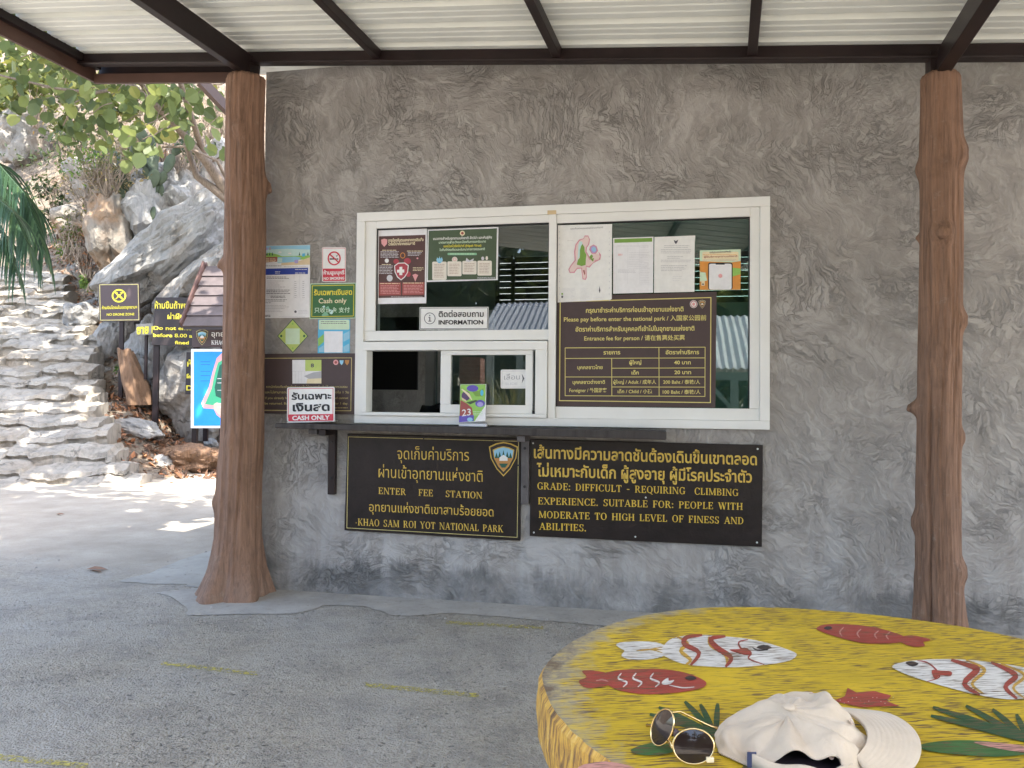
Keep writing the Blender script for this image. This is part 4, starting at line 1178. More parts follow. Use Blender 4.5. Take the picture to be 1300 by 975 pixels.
def shrub(name, label, px, py, d, wpx, hpx, n, L, m, seed, rounded=False, stems=7, sm_='twig', clumps=None):
    r = random.Random(seed); s_ = d / FPX
    c = DD(px, py, d); base = DD(px, py + hpx * .5, d)
    t = thing(name, label, 'shrub', base)
    mb = MB(); leaf_cloud(mb, c, (wpx * s_ * .55, wpx * s_ * .45, hpx * s_ * .55), n, L, r, rounded, .2, clumps)
    mb.build('foliage', m, t)
    st = MB()
    for i in range(stems):
        e = c + V((r.gauss(0, .4) * wpx * s_ * .6, r.gauss(0, .3) * wpx * s_ * .5, r.uniform(-.1, .5) * hpx * s_))
        st.tube(wig(base + V((r.gauss(0, .05), r.gauss(0, .05), -.05)), e, 5, .07, r), [.014, .012, .010, .008, .006, .004], 5)
    st.build('stem', sm_, t)
    return t
shrub('dry_scrub', 'pale dry scrub bush filling the slope left of the cactus', 118, 225, 16.5, 110, 90, 900, .10, 'leaf_dry', 31, stems=26)
shrub('dry_scrub', 'brown twiggy scrub hanging over the rust stained boulder', 125, 265, 14.9, 70, 60, 260, .07, 'twig', 32, stems=60)
shrub('green_shrub', 'dark green shrub at the left of the slope above the palm frond', 70, 250, 16.5, 50, 56, 260, .13, 'leaf_dark', 33, stems=12)
shrub('green_shrub', 'yellow-green bush high up behind the round-leaved branches', 45, 105, 19, 150, 110, 900, .20, 'leaf_far', 34, True, 14)
shrub('green_shrub', 'mixed green bush behind the branches below the rear fascia', 185, 120, 17.5, 170, 70, 600, .18, 'leaf_far', 35, True, 14)
shrub('twiggy_bush', 'bare twiggy bush beside the column above the map board roof', 272, 150, 15.5, 80, 110, 120, .08, 'leaf_dry', 36, stems=70)
shrub('dead_bush', 'tangle of bare brown twigs and dead leaves right of the cactus', 225, 205, 14.9, 60, 60, 130, .09, 'litter', 61, stems=80)
shrub('dry_scrub', 'straw coloured scrub on the slope above the upright white boulder', 160, 190, 16.2, 120, 70, 700, .10, 'leaf_dry', 62, stems=40)
shrub('green_shrub', 'olive scrub behind the palm frond tip on the slope', 95, 195, 18, 110, 60, 500, .13, 'leaf_dark', 63, stems=20)
shrub('dry_scrub', 'straw and green brush spilling over the rocks beside the cactus', 140, 222, 14.0, 90, 76, 700, .075, 'leaf_dry', 71, stems=60, clumps=40)
shrub('green_shrub', 'loose yellow-green shrub among the dry brush above the rust stained boulder', 118, 205, 13.9, 90, 50, 330, .085, 'leaf_fresh', 72, stems=16, clumps=24)
shrub('green_shrub', 'low green shrub on the bank right of the upper steps', 88, 300, 14.6, 44, 60, 240, .08, 'leaf_far', 73, stems=20, clumps=18)
shrub('dry_scrub', 'brown dead brush at the foot of the rust stained boulder', 108, 325, 14.2, 44, 50, 240, .07, 'litter', 74, stems=50, clumps=18)
shrub('green_shrub', 'olive bush under the overhanging branches right of the cactus', 246, 190, 14.0, 60, 44, 260, .08, 'leaf_dark', 75, stems=30, clumps=18)
shrub('small_weed', 'fresh green weed growing just above the no drone sign', 112, 352, 13.7, 26, 30, 90, .09, 'leaf_fresh', 37)
shrub('small_weed', 'fresh green weed on the path edge above the other weed', 92, 318, 15.2, 40, 26, 110, .09, 'leaf_fresh', 38)
shrub('small_weed', 'tiny green weed beside the stump', 147, 468, 12.3, 14, 14, 40, .06, 'leaf_fresh', 39, stems=3)
shrub('small_weed', 'low weed patch beside the upper steps', 85, 285, 16.0, 40, 22, 90, .09, 'leaf_far', 40)
shrub('green_shrub', 'leafy bush on the skyline of the slope behind the left fascia', 90, 60, 24, 300, 90, 700, .3, 'leaf_far', 41, True, 14)

# prickly pear: every pad a part
cr = random.Random(12)
cac = thing('prickly_pear', 'grey-green prickly pear cactus hanging over the rocks below the branches', 'cactus', DD(185, 245, 14.3))
pads = []
def pad(p, d, n, L, w):
    d = V(d).normalized(); n = V(n).normalized(); s_ = d.cross(n).normalized(); n = s_.cross(d)
    v, f = ICO[3]; mb = MB()
    mb.add([V(p) + d * (L * .5 * (q[1] + 1)) + s_ * (w * .5 * q[0] * (1 - .18 * -q[1])) + n * (.022 * q[2]) for q in v], f)
    mb.build('pad', 'cactus', cac, smooth=True)
    return V(p) + d * L
for px, py, d, an in ((196, 246, 14.2, 95), (186, 250, 14.2, 110), (178, 240, 14.3, 130), (200, 235, 14.2, 80), (190, 240, 14.1, 100), (205, 250, 14.3, 85), (180, 255, 14.1, 120), (170, 245, 14.3, 140)):
    p = DD(px, py, d)
    for k in range(4):
        a = R(an + cr.uniform(-32, 32)); dirv = _r * math.cos(a) + _u * math.sin(a) + _f * cr.uniform(-.4, .3)
        L = cr.uniform(.26, .40)
        p2 = pad(p, dirv, _f * -1 + rv(cr) * .7, L, L * .55)
        p = p2 - V(dirv).normalized() * .03
for px, py, an in ((172, 250, 190), (165, 262, 215), (150, 258, 225), (185, 270, 262), (182, 290, 255), (196, 262, 250), (160, 245, 170)):
    a = R(an); dirv = _r * math.cos(a) + _u * math.sin(a)
    pad(DD(px, py, 14.05), dirv, _f * -1 + rv(cr) * .6, .3, .17)

# palm at the far left
pr = random.Random(3)
palm = thing('palm_tree', 'palm with drooping dark green fronds at the left edge beside the steps', 'palm', V((DD(-130, 500, 7.6).x, DD(-130, 500, 7.6).y, 0)))
pb = LOC[palm.name]; ptop = DD(-130, 215, 7.6)
MB().tube([pb, pb + V((.03, .02, 1.0)), pb.lerp(ptop, .75), ptop], [.14, .10, .085, .07], 12).build('trunk', 'bark', palm, smooth=True)
def frond(pts, L0, n):
    pts = [DD(*p) for p in pts]
    mb = MB(); mb.tube(pts, [.016 - .012 * i / (len(pts) - 1) for i in range(len(pts))], 6)
    for i in range(n):
        t = .18 + .82 * i / n
        u = t * (len(pts) - 1); k = min(int(u), len(pts) - 2); p = pts[k].lerp(pts[k + 1], u - k)
        ax = (pts[k + 1] - pts[k]).normalized()
        for sgn in (-1, 1):
            sd = ax.cross(V((0, 0, 1))).normalized() * sgn
            L = L0 * (1.05 - .55 * abs(t - .45)) * pr.uniform(.85, 1.12)
            d0 = (ax * .75 + sd * pr.uniform(.5, .8) + V((0, 0, .08))).normalized(); q = p; prev = p
            wv = .0115
            segs = 5; pl = [p]
            for s_ in range(segs):
                d0 = (d0 + V((0, 0, -.28 - .10 * s_))).normalized(); q = q + d0 * L / segs; pl.append(q)
            vs_, fs = [], []
            nn = V((0, 0, 1)).cross(sd).normalized()
            for s_, c in enumerate(pl):
                ww = wv * (1 - (s_ / segs) ** 2) + .001
                vs_ += [c - nn * ww, c + nn * ww]
            fs = [(2 * s_, 2 * s_ + 1, 2 * s_ + 3, 2 * s_ + 2) for s_ in range(segs)]
            mb.add(vs_, fs)
    mb.build('frond', 'palm', palm)
frond([(-130, 212, 7.6), (-60, 190, 7.4), (-5, 205, 7.3), (30, 245, 7.25), (50, 300, 7.25)], .62, 54)
frond([(-130, 212, 7.6), (-70, 220, 7.2), (-20, 238, 7.0), (15, 268, 6.9), (36, 315, 6.9)], .58, 48)
frond([(-130, 212, 7.6), (-80, 205, 7.9), (-30, 215, 8.1), (5, 238, 8.2), (25, 275, 8.2)], .55, 40)
frond([(-130, 212, 7.6), (-60, 205, 7.5), (0, 222, 7.4), (38, 258, 7.3), (56, 322, 7.3)], .60, 46)
frond([(-130, 212, 7.6), (-75, 232, 7.6), (-25, 262, 7.5), (5, 300, 7.4), (20, 345, 7.4)], .50, 40)
frond([(-130, 212, 7.6), (-200, 170, 7.4), (-270, 200, 7.3), (-320, 260, 7.2)], .6, 30)
frond([(-130, 212, 7.6), (-140, 150, 7.2), (-170, 110, 6.6), (-230, 120, 6.1)], .6, 30)

# fallen leaves: too many to count on the bank, a few single ones on the concrete
lm = MB()
for i in range(2600):
    px, py, d = rnd.choice([(rnd.uniform(115, 240), rnd.uniform(470, 560), 12), (rnd.uniform(120, 285), rnd.uniform(535, 606), 11.4), (rnd.uniform(85, 150), rnd.uniform(300, 480), 14.5), (rnd.uniform(195, 285), rnd.uniform(540, 580), 12.2), (rnd.uniform(60, 160), rnd.uniform(240, 340), 16.5)])
    dd = d + rnd.uniform(-1.2, 1.2)
    p = DD(px, py, dd)
    z = hill(p.x, p.y); n = mnoise.fractal((p.x * .9, p.y * .9, 0), 1.0, 2.0, 5)
    p.z = max(z + n * .22 * min(1, max(0, z) * 1.2) + rnd.uniform(.005, .04), .006)
    nr = (V((0, 0, 1)) + rv(rnd) * .7).normalized()
    l = rnd.uniform(.06, .14); leaf(lm, p, rv(rnd), nr, l, l * .55, .5, False)
lm.build('leaf_litter', 'litter', None, kind='stuff')
for px, py, l, lab in ((122, 722, .15, 'curled dry leaf alone on the concrete in front of the sun patches'), (180, 617, .10, 'yellow-brown leaf at the foot of the lowest step'), (218, 612, .09, 'reddish leaf on the concrete below the root-bound mound'), (76, 652, .09, 'dark leaf on the concrete at the left of the sun patches')):
    lm = MB(); p = G(px, py, .014)
    leaf(lm, p - V((l / 2, 0, .006)), V((1, .1, .10)), V((0, -.2, 1)), l, l * .34, .28, False)
    leaf(lm, p - V((l * .1, .02, .008)), V((1, -.3, .12)), V((0, .25, 1)), l * .7, l * .26, .3, False)
    single(lm, 'fallen_leaf', 'litter', lab, 'leaf')

# stump
st = thing('tree_stump', 'split weathered tree stump between the no drone post and the do not enter sign', 'stump', DD(172, 512, 12.05))
sp = [(176, 514, 12.0), (171, 490, 12.0), (165, 468, 12.0), (160, 446, 12.05)]
mb = MB(); pts = T(sp); na = 40; vs_, fs = [], []
for i in range(25):
    t = i / 24; u = t * 3; k = min(int(u), 2); c = pts[k].lerp(pts[k + 1], u - k)
    r_ = .185 - .065 * t
    for j in range(na):
        a = 2 * PI * j / na
        q = r_ * (1 + .45 * mnoise.noise((math.cos(a) * 2.2, math.sin(a) * 2.2, t * 1.4)) + .16 * mnoise.noise((math.cos(a) * 7, math.sin(a) * 7, t * 1.2)))
        top = (.10 * mnoise.noise((math.cos(a) * 2.5, math.sin(a) * 2.5, 9)) + .04 * mnoise.noise((math.cos(a) * 8, math.sin(a) * 8, 3))) * t ** 4
        vs_.append(c + _r * math.cos(a) * q + _f * math.sin(a) * q + V((0, 0, top)))
for i in range(24):
    for j in range(na): fs.append((i * na + j, i * na + (j + 1) % na, (i + 1) * na + (j + 1) % na, (i + 1) * na + j))
fs.append(tuple(range(24 * na, 25 * na)))
mb.add(vs_, fs).build('wood', 'stump', st, smooth=True)

# ------------------------------------------------------------------ signs on the slope
def post_sign(name, label, d, quad, posts, wpx=6, m='sign_brown', cat='sign', plen=None):
    pl = DD((quad[0][0] + quad[2][0]) / 2, (quad[0][1] + quad[2][1]) / 2, d)
    fn = up_fn(pl, NF)
    base = fn(posts[0][0], posts[0][2], 0)
    t = thing(name, label, cat, base)
    MB().slab([fn(x, y, 0) for x, y in quad], -NF * .025).build('panel', m, t, bevel=.003)
    s_ = d / FPX
    for (x, y0, y1) in posts:
        a, b = fn(x, y0, -.05), fn(x + (2 if False else 0), y1, -.05)
        b = V((a.x, a.y, b.z - .15))
        MB().bar(a, b, wpx * s_, .04, NF).build('post', 'steel', t)
    return t, fn
t, fn = post_sign('no_drone_sign', 'square dark brown no drone sign on a post beside the steps', 12.0, [(125, 360), (176.5, 359.5), (177.5, 407.5), (126, 408)], [(155, 400, 497)], 5)
p = Print(fn, .003, .001)
p.border([(126.5, 361.5), (175.3, 361), (176.2, 406), (127.5, 406.5)], .9, 'palegold')
p.ring(151, 375.5, 9.2, 8.6, 2.0, 'ink_yellow').line([(145, 370), (157, 381)], 2, 'ink_yellow', 2)
p.line([(146, 371.5), (149, 371.5)], 1.2, 'ink_yellow', 2).line([(153, 371.5), (156.5, 371.5)], 1.2, 'ink_yellow', 2).line([(147, 372), (155, 378)], 1.3, 'ink_yellow', 2).line([(155, 372), (147, 379.5)], 1.3, 'ink_yellow', 2).disc(151, 375.5, 2.4, 2, 'ink_yellow', 3)
p.text('ห้ามบินโดรนในเขตอุทยานฯ', 129.5, 392.5, 174, 391.5, 5.2, 'ink_yellow', 3, .02)
p.text('NO DRONE ZONE', 135.5, 400.8, 170.5, 400.2, 4.2, 'ink_yellow', 3, .02)
p.build('lettering', t)
t, fn = post_sign('warning_sign', 'dark brown do not enter sign with yellow lettering, partly behind the roofed map board', 11.9, [(197.5, 377.5), (300, 377.5), (297, 441), (192, 438)], [(199, 436, 536), (285, 438, 536)], 7, 'sign_darkbrown')
p = Print(fn, .003, .001)
p.text('ห้ามขึ้นถ้ำพระยานคร', 196.5, 391.5, 266, 391.5, 11, 'ink_yellow', 3, .02)
p.text('ฝ่าฝืนปรับ', 212.5, 405, 250, 405, 9.5, 'ink_yellow', 3, .02)
p.text('Do not enter the cave', 195, 418.5, 283, 419.5, 6.4, 'ink_yellow', 3, .02)
p.text('before 8.00 am. Violators', 194.5, 427.5, 290, 429.5, 6.4, 'ink_yellow', 3, .02)
p.text('fined 1000 baht', 222, 436.8, 280, 438, 6.0, 'ink_yellow', 3, .02)
p.build('lettering', t)
t, fn = post_sign('warning_sign', 'low dark sign almost hidden behind the left edge of the map board', 11.6, [(236.5, 447), (330, 447), (330, 500), (235, 500.5)], [(262, 496, 548)], 6, 'sign_darkbrown')
p = Print(fn, .003, .001)
p.text('ห้ามเข้า', 237.5, 465, 275, 465, 10, 'ink_yellow', 3, .02).text('ฝ่าฝืน', 236.8, 480, 268, 480, 9.5, 'ink_yellow', 3, .02).text('Do not enter', 236.5, 495.5, 300, 496, 9, 'ink_yellow', 3, .02)
p.build('lettering', t)
# yellow letters between the two signs stand on a narrow board
t, fn = post_sign('letter_strip', 'strip of yellow lettering on the rocks between the no drone and do not enter signs', 12.0, [(172.5, 411.5), (199, 410), (199, 424), (172, 426.5)], [(186, 420, 470)], 3, 'rock')
p = Print(fn, .003, .001)
p.text('ยาย ท', 173.5, 424, 197.5, 422.5, 15, 'ink_yellow', 3, .04)
p.build('lettering', t)

# roofed map board
KD = 11.3
kn = NF
kp = DD(285, 490, KD); kf = up_fn(kp, kn)
ks = KD / FPX
kio = thing('map_board', 'blue park map board under a small brown shingled roof, half hidden by the left column', 'map board', kf(285, 603, 0))
MB().slab([kf(x, y, 0) for x, y in ((242.5, 443), (331, 443), (331, 543.5), (242, 543.5))], -kn * .04).build('map_panel', 'ink_paper', kio, bevel=.003)
MB().slab([kf(x, y, .01) for x, y in ((244, 411.5), (331, 411.5), (331, 440.5), (243.5, 440.5))], -kn * .05).build('header_panel', 'sign_brown', kio, bevel=.003)
for x in (250, 284.5, 324):
    a = kf(x, 412, -.10); b = kf(x, 606, -.10)
    MB().bar(a, V((a.x, a.y, b.z - .1)), 6 * ks, .07, kn).build('post', 'steel', kio)
p = Print(kf, .002, .001)
p.rect(246, 446.5, 328, 540.5, 'ink_mapblue', 1)
crp = lambda pts: [(x / 2.7086, y / 2.7083 + 200) for x, y in pts]
p.poly(crp([(775, 660), (745, 690), (730, 740), (718, 790), (692, 845), (700, 862), (735, 865), (745, 885), (770, 905), (900, 900), (900, 660)])[::-1], 'ink_pink', 2)
p.poly(crp([(775, 690), (750, 705), (738, 745), (728, 795), (705, 848), (735, 852), (775, 840), (890, 840), (890, 690)])[::-1], 'ink_mapgreen', 3)
p.poly(crp([(755, 715), (748, 745), (738, 790), (742, 820), (775, 835), (880, 830), (870, 700), (775, 700)])[::-1], 'ink_deepgreen', 4)
p.poly(crp([(735, 848), (745, 842), (765, 848), (775, 870), (772, 900), (755, 885), (735, 865)])[::-1], 'ink_tan', 4)
for yy in (702, 712, 735, 750, 768): p.line(crp([(690, yy), (722, yy)]), .5, 'ink_blue', 3)
for yy in (760, 775, 800, 845, 858): p.line(crp([(748, yy), (768, yy)]), .6, 'ink_white', 5)
p.build('map_print', kio)
p = Print(lambda x, y, d: kf(x, y, d + .01), .002, .001)
def crest(p, cx, cy, w, h, l=2, gold='palegold', sky_='ink_sky'):
    shp = lambda k: [(cx - w * .5 * k, cy - h * .36 * k), (cx - w * .25 * k, cy - h * .46 * k), (cx, cy - h * .5 * k), (cx + w * .25 * k, cy - h * .46 * k), (cx + w * .5 * k, cy - h * .36 * k), (cx + w * .44 * k, cy - h * .02 * k), (cx + w * .24 * k, cy + h * .30 * k), (cx, cy + h * .52 * k), (cx - w * .24 * k, cy + h * .30 * k), (cx - w * .44 * k, cy - h * .02 * k)]
    p.poly(shp(1.0), gold, l); p.poly(shp(.92), 'sign_darkbrown', l + 1); p.poly(shp(.74), gold, l + 2); p.poly(shp(.67), sky_, l + 3)
    k = .72
    p.poly([(cx - w * .31, cy - h * .02), (cx + w * .31, cy - h * .02), (cx + w * .18, cy + h * .20), (cx, cy + h * .36), (cx - w * .18, cy + h * .20)], 'crest_orange', l + 4)
    for dx in (-.24, -.13, .0, .13, .24):
        p.poly([(cx + dx * w - w * .06, cy - h * .02), (cx + dx * w, cy - h * (.26 - abs(dx) * .3)), (cx + dx * w + w * .06, cy - h * .02)], 'ink_deepgreen', l + 5)
    p.poly([(cx - w * .14, cy + h * .06), (cx - w * .14, cy - h * .04), (cx, cy - h * .12), (cx + w * .14, cy - h * .04), (cx + w * .14, cy + h * .06)], 'ink_white', l + 6)
    p.poly([(cx - w * .16, cy + h * .14), (cx + w * .16, cy + h * .14), (cx + w * .06, cy + h * .26), (cx - w * .06, cy + h * .26)], 'ink_deepgreen', l + 6)
crest(p, 256.5, 428, 15.5, 20, 1)
p.text('อุทยานแห่งชาติ', 268.5, 427, 326, 427, 9, 'ink_white', 3, .01)
p.text('KHAO SAM ROI YOT', 268.5, 437.5, 328, 437.5, 5.5, 'ink_white', 3, font='roman')
p.build('lettering', kio)
# roof of overlapping boards, two slopes
ridge = kf(262, 338, -.30), kf(345, 338, -.30)
eave = kf(233, 413, .42), kf(352, 413, .42)
rb = MB()
for k in range(6):
    a0, a1 = k / 6, (k + 1) / 6 + .025
    q = [ridge[0].lerp(eave[0], a0), ridge[1].lerp(eave[1], a0), ridge[1].lerp(eave[1], a1), ridge[0].lerp(eave[0], a1)]
    nn = (q[1] - q[0]).cross(q[2] - q[1]).normalized()
    if nn.dot(NF) < 0: nn = -nn
    q = [q[0] + nn * .0, q[1] + nn * .0, q[2] + nn * .028, q[3] + nn * .028]
    rb.slab(q, -nn * .022)
er = [e - 2 * (e - V((r_.x, r_.y, e.z))) for e, r_ in zip(eave, ridge)]
nn2 = (ridge[1] - ridge[0]).cross(er[0] - ridge[0]).normalized()
rb.slab([ridge[0], er[0], er[1], ridge[1]], -nn2 * .02)
rb.build('roof', paint('brown_shingle_boards', (.105, .084, .082), .6, .2, 6), kio)
MB().bar(ridge[0] + V((0, 0, .04)) - _r * .03, eave[0] - _r * .03 + V((0, 0, .0)), .03, .12).bar(ridge[0] + V((0, 0, .04)) - _r * .03, er[0] - _r * .03, .03, .12).build('barge_board', paint('red_brown_barge', (.10, .055, .046), .5, .2, 6), kio)
MB().bar(eave[0] - V((0, 0, .03)), eave[1] - V((0, 0, .03)), .03, .07).build('eave_board', 'sign_darkbrown', kio)

# ------------------------------------------------------------------ counter shelf under the window
shelf = thing('counter_shelf', 'dark worn wooden counter shelf on two brackets below the ticket window', 'shelf', (-1.2, -.1, .97))
zs_ = .985
mb = MB()
fx0, fx1 = W(349, 540, -.19).x, W(846, 556, -.19).x
zb = W(846, 558.5, -.19).z; ztp = W(846, 548.5, -.19).z
zb0 = W(420, 546.5, -.19).z; zt0 = W(420, 538.5, -.19).z
th = .040
q = [V((fx0, -.19, W(350, 537.5, -.19).z)), V((fx1, -.19, W(846, 548, -.19).z)), V((fx1 + .0, -.19, W(846, 558.5, -.19).z)), V((fx0, -.19, W(350, 543.5, -.19).z))]
mb.slab(q, (0, .186, 0)).build('plank', 'shelf', shelf, bevel=.005)
mb = MB()
q2 = [V((W(383, 545, -.186).x, -.186, W(383, 543, -.186).z - .004)), V((W(428, 548, -.186).x, -.186, W(428, 545.2, -.186).z - .004))]
for (px, py1) in ((421, 628), (666.5, 640)):
    x = W(px, 590, -.03).x; zb_ = W(px, py1, -.035).z
    zt_ = float(np.interp(x, [fx0, fx1], [q[3].z, q[2].z])) - .001
    br = MB()
    br.box(x - .022, x + .022, -.035, -.001, zb_, zt_)
    br.box(x - .022, x + .022, -.165, -.0355, zt_ - .035, zt_)
    br.build('bracket', 'steel' if px < 500 else paint('grey_worn_bracket', (.10, .09, .09), .6, .3, 12), shelf, bevel=.003)
    bo = MB()
    for f in (.25, .8):
        z = zb_ + (zt_ - zb_) * f
        bo.tube([(x, -.0355, z), (x, -.0405, z)], .008, 8)
    bo.build('bolt', 'gasket', shelf)
MB().bar(V((W(404, 548, -.1).x, -.17, q[3].z - .018)), V((W(404, 548, -.1).x, -.02, q[3].z - .018)), .05, .03).build('support_batten', 'shelf', shelf)

# ------------------------------------------------------------------ things fixed to the wall and the window
def wsign(name, label, cat, quad, th, m, back=0.0, bevel=.0):
    """a flat thing mounted on a plane y = back; its printed face stands th in front"""
    yf = back - th
    q = [W(x, y, yf) for x, y in quad]
    t = thing(name, label, cat, sum(q, V()) / len(q))
    MB().slab(q, (0, th - .0006, 0)).build('panel', m, t, bevel=bevel)
    return t, Print(wall_fn(yf), .0008, .0004)
def rq(x0, y0, x1, y1, r, sl=0.0):
    out = []
    for cx, cy, a in ((x0 + r, y0 + r, 180), (x1 - r, y0 + r, 270), (x1 - r, y1 - r, 0), (x0 + r, y1 - r, 90)):
        for k in range(4):
            t = R(a + 30 * k); out.append((cx + r * math.cos(t), cy + r * math.sin(t) + (cx - x0) * sl))
    return out

# poster with a landscape header and a price table
t, p = wsign('price_poster', 'white printed poster with a coastal landscape header and a blue table heading', 'poster', [(336, 312), (393.5, 311), (393, 403), (335, 404)], .002, 'ink_paper')
c = lambda x, y: (x / 8.864 + 330, y / 8.864 + 300)
P8 = lambda pts: [c(*q) for q in pts]
p.poly(P8([(52, 110), (565, 100), (562, 215), (52, 225)]), 'ink_sky', 1).poly(P8([(52, 150), (300, 140), (562, 150), (562, 225), (52, 232)]), 'ink_paleteal', 2)
p.poly(P8([(52, 195), (120, 185), (200, 205), (250, 225), (562, 215), (562, 260), (52, 270)]), 'ink_leaf', 3)
p.poly(P8([(200, 235), (400, 228), (470, 240), (400, 290), (200, 300)]), 'ink_sky', 4).poly(P8([(240, 300), (420, 285), (562, 235), (562, 318), (240, 325)]), 'ink_sand', 5)
p.poly(P8([(55, 235), (195, 232), (195, 285), (55, 295)]), 'ink_rust', 6).lines(*c(60, 250), c(185, 0)[0], 3, 1.7, .8, 'ink_cream', 7)
for x in (65, 80, 110, 140, 445, 540): p.poly(P8([(x - 9, 215), (x, 175), (x + 9, 215)]), 'ink_deepgreen', 6)
p.poly(P8([(385, 268), (432, 262), (428, 300), (392, 304)]), 'ink_lilac', 7).poly(P8([(475, 195), (510, 190), (505, 225), (475, 228)]), 'ink_cyan', 7)
p.disc(*c(75, 140), 1.6, 1.6, 'ink_lilac', 7, 10).disc(*c(112, 138), 1.6, 1.8, 'ink_grey', 7, 10)
p.disc(*c(225, 180), 2.2, 1.2, 'ink_white', 6, 10).disc(*c(335, 192), 2.2, 1.0, 'ink_white', 6, 10).poly(P8([(195, 250), (250, 246), (250, 290), (195, 295)]), 'ink_paleteal', 6)
p.poly(P8([(52, 365), (542, 353), (540, 425), (52, 435)]), 'ink_blue', 1)
p.lines(*c(170, 395), c(230, 0)[0], 2, 1.8, .7, 'ink_white', 2).lines(*c(395, 370), c(535, 0)[0], 1, 2, .7, 'ink_white', 2).lines(*c(395, 410), c(530, 0)[0], 2, 1.6, .7, 'ink_white', 2, seed=5)
p.lines(*c(60, 330), c(250, 0)[0], 1, 2, .6, 'ink_dark', 2).lines(*c(270, 340), c(545, 0)[0], 1, 2, .6, 'ink_grey', 2)
p.lines(*c(75, 455), c(365, 0)[0], 2, 1.8, .6, 'ink_dark', 2, seed=2).lines(*c(80, 500), c(300, 0)[0], 9, 2.55, .6, 'ink_grey', 2, seed=3, ragged=.5)
for x in (400, 490): p.lines(*c(x - 12, 505), c(x + 15, 0)[0], 9, 2.55, .6, 'ink_grey', 2, seed=x)
p.lines(*c(70, 602), c(345, 0)[0], 3, 2.1, .7, 'ink_dark', 3, seed=8, ragged=.1).lines(*c(120, 672), c(290, 0)[0], 2, 1.8, .6, 'ink_dark', 2)
p.lines(*c(55, 710), c(320, 0)[0], 2, 1.8, .6, 'ink_dark', 3, seed=4).lines(*c(55, 745), c(130, 0)[0], 1, 2, .7, 'ink_dark', 3).lines(*c(55, 775), c(350, 0)[0], 5, 2.0, .5, 'ink_grey', 3, seed=7, ragged=.6)
p.disc(*c(400, 848), 1.6, 1.6, 'ink_dark', 2, 10).lines(*c(430, 835), c(535, 0)[0], 3, 1.7, .5, 'ink_lightgrey', 2).lines(*c(55, 885), c(130, 0)[0], 2, 1.5, .8, 'ink_dark', 3, seed=6).lines(*c(210, 900), c(520, 0)[0], 1, 2, .5, 'ink_lightgrey', 3)
for x in (52, 385, 445, 545): p.line(P8([(x, 440), (x - 3, 690)]), .3, 'ink_lightgrey', 1)
p.build('lettering', t)

t, p = wsign('no_smoking_sign', 'small red and white no smoking sign', 'sign', rq(408.8, 313.8, 439.2, 357.5, 1.6), .003, 'ink_white')
p.rrect(409.8, 341, 438.2, 356.7, 1.2, 'ink_red', 1)
p.line([(409.8, 315), (438.2, 315)], .45, 'ink_red', 1).line([(409.8, 315), (409.5, 342)], .45, 'ink_red', 1).line([(438.2, 315), (438.2, 342)], .45, 'ink_red', 1)
p.ring(424.2, 328, 8.4, 8.9, 1.7, 'ink_red', 4).line([(418.2, 322.4), (430.4, 333.6)], 1.7, 'ink_red', 4)
p.rect(418.5, 328, 427, 329.6, 'ink_black', 2).rect(427.4, 328, 429.4, 329.6, 'ink_black', 2).line([(428, 326.5), (427, 324.8), (429.5, 323.6), (428, 322)], .6, 'ink_black', 2)
p.text('ห้ามสูบบุหรี่', 410.8, 348.4, 437.2, 348, 6.4, 'ink_white', 3, .03).text('NO SMOKING', 410.8, 355.2, 437, 354.7, 4.6, 'ink_white', 3, .03)
p.build('lettering', t)

t, p = wsign('cash_only_sign', 'green cash only sign with a yellow border, below the no smoking sign', 'sign', [(394, 360), (452, 359), (451, 404), (393, 405)], .003, 'ink_palemint')
p.poly([(394.9, 361), (451.2, 360), (450.3, 403.2), (393.9, 404)], 'ink_green', 1)
p.border([(396.5, 362.8), (449.3, 361.8), (448.6, 401.2), (395.8, 402)], .7, 'ink_yellow', 2)
p.text('รับเฉพาะเงินสด', 398.5, 374.8, 447, 374, 9.5, 'ink_yellow', 3, .025).text('Cash only', 404.5, 385, 440, 384.3, 8.6, 'ink_cream', 3, .015).text('只收现金 支付', 399, 396.5, 444, 396, 7.2, 'ink_palemint', 3, .01)
r = random.Random(4)
for i in range(9):
    x, y = 413 + r.uniform(-10, 14), 392 + r.uniform(-4, 9)
    p.poly([(x, y), (x + r.uniform(2, 5), y - r.uniform(1, 5)), (x + r.uniform(4, 8), y + r.uniform(-1, 2)), (x + r.uniform(1, 3), y + 1.5)], ['ink_paleteal', 'ink_green', 'ink_mint'][i % 3], 4 + i % 3)
p.build('lettering', t)

t, p = wsign('diamond_sticker', 'lime green diamond shaped sticker', 'sticker', [(371.6, 405), (391, 426.6), (371.8, 448), (352, 426.6)], .0015, 'ink_deepgreen')
p.poly([(371.6, 406.2), (390, 426.6), (371.8, 446.9), (353, 426.6)], 'ink_lime', 1).rect(362.5, 417, 380.5, 437, 'ink_palemint', 2)
p.disc(357, 426.6, 1.5, 1.7, 'ink_green', 2, 10).disc(386.2, 426.6, 1.5, 1.7, 'ink_green', 2, 10).disc(371.6, 411, 1.3, 1.5, 'ink_leaf', 2, 10).disc(371.6, 442, 1.3, 1.3, 'ink_leaf', 2, 10)
p.build('lettering', t)
t, p = wsign('payment_sticker', 'blue sticker with a white centre and pale green heading, under the green cash only sign', 'sticker', [(404, 405.6), (444.5, 405.2), (444, 448), (403.2, 448.4)], .0015, 'ink_cyan')
p.rrect(404.8, 406, 443.6, 418.4, 1.6, 'ink_palemint', 2).lines(407.5, 408, 440, 2, 2.2, .7, 'ink_dark', 3, ragged=.1)
p.rect(411.5, 420.5, 435, 447.6, 'ink_paper', 2)
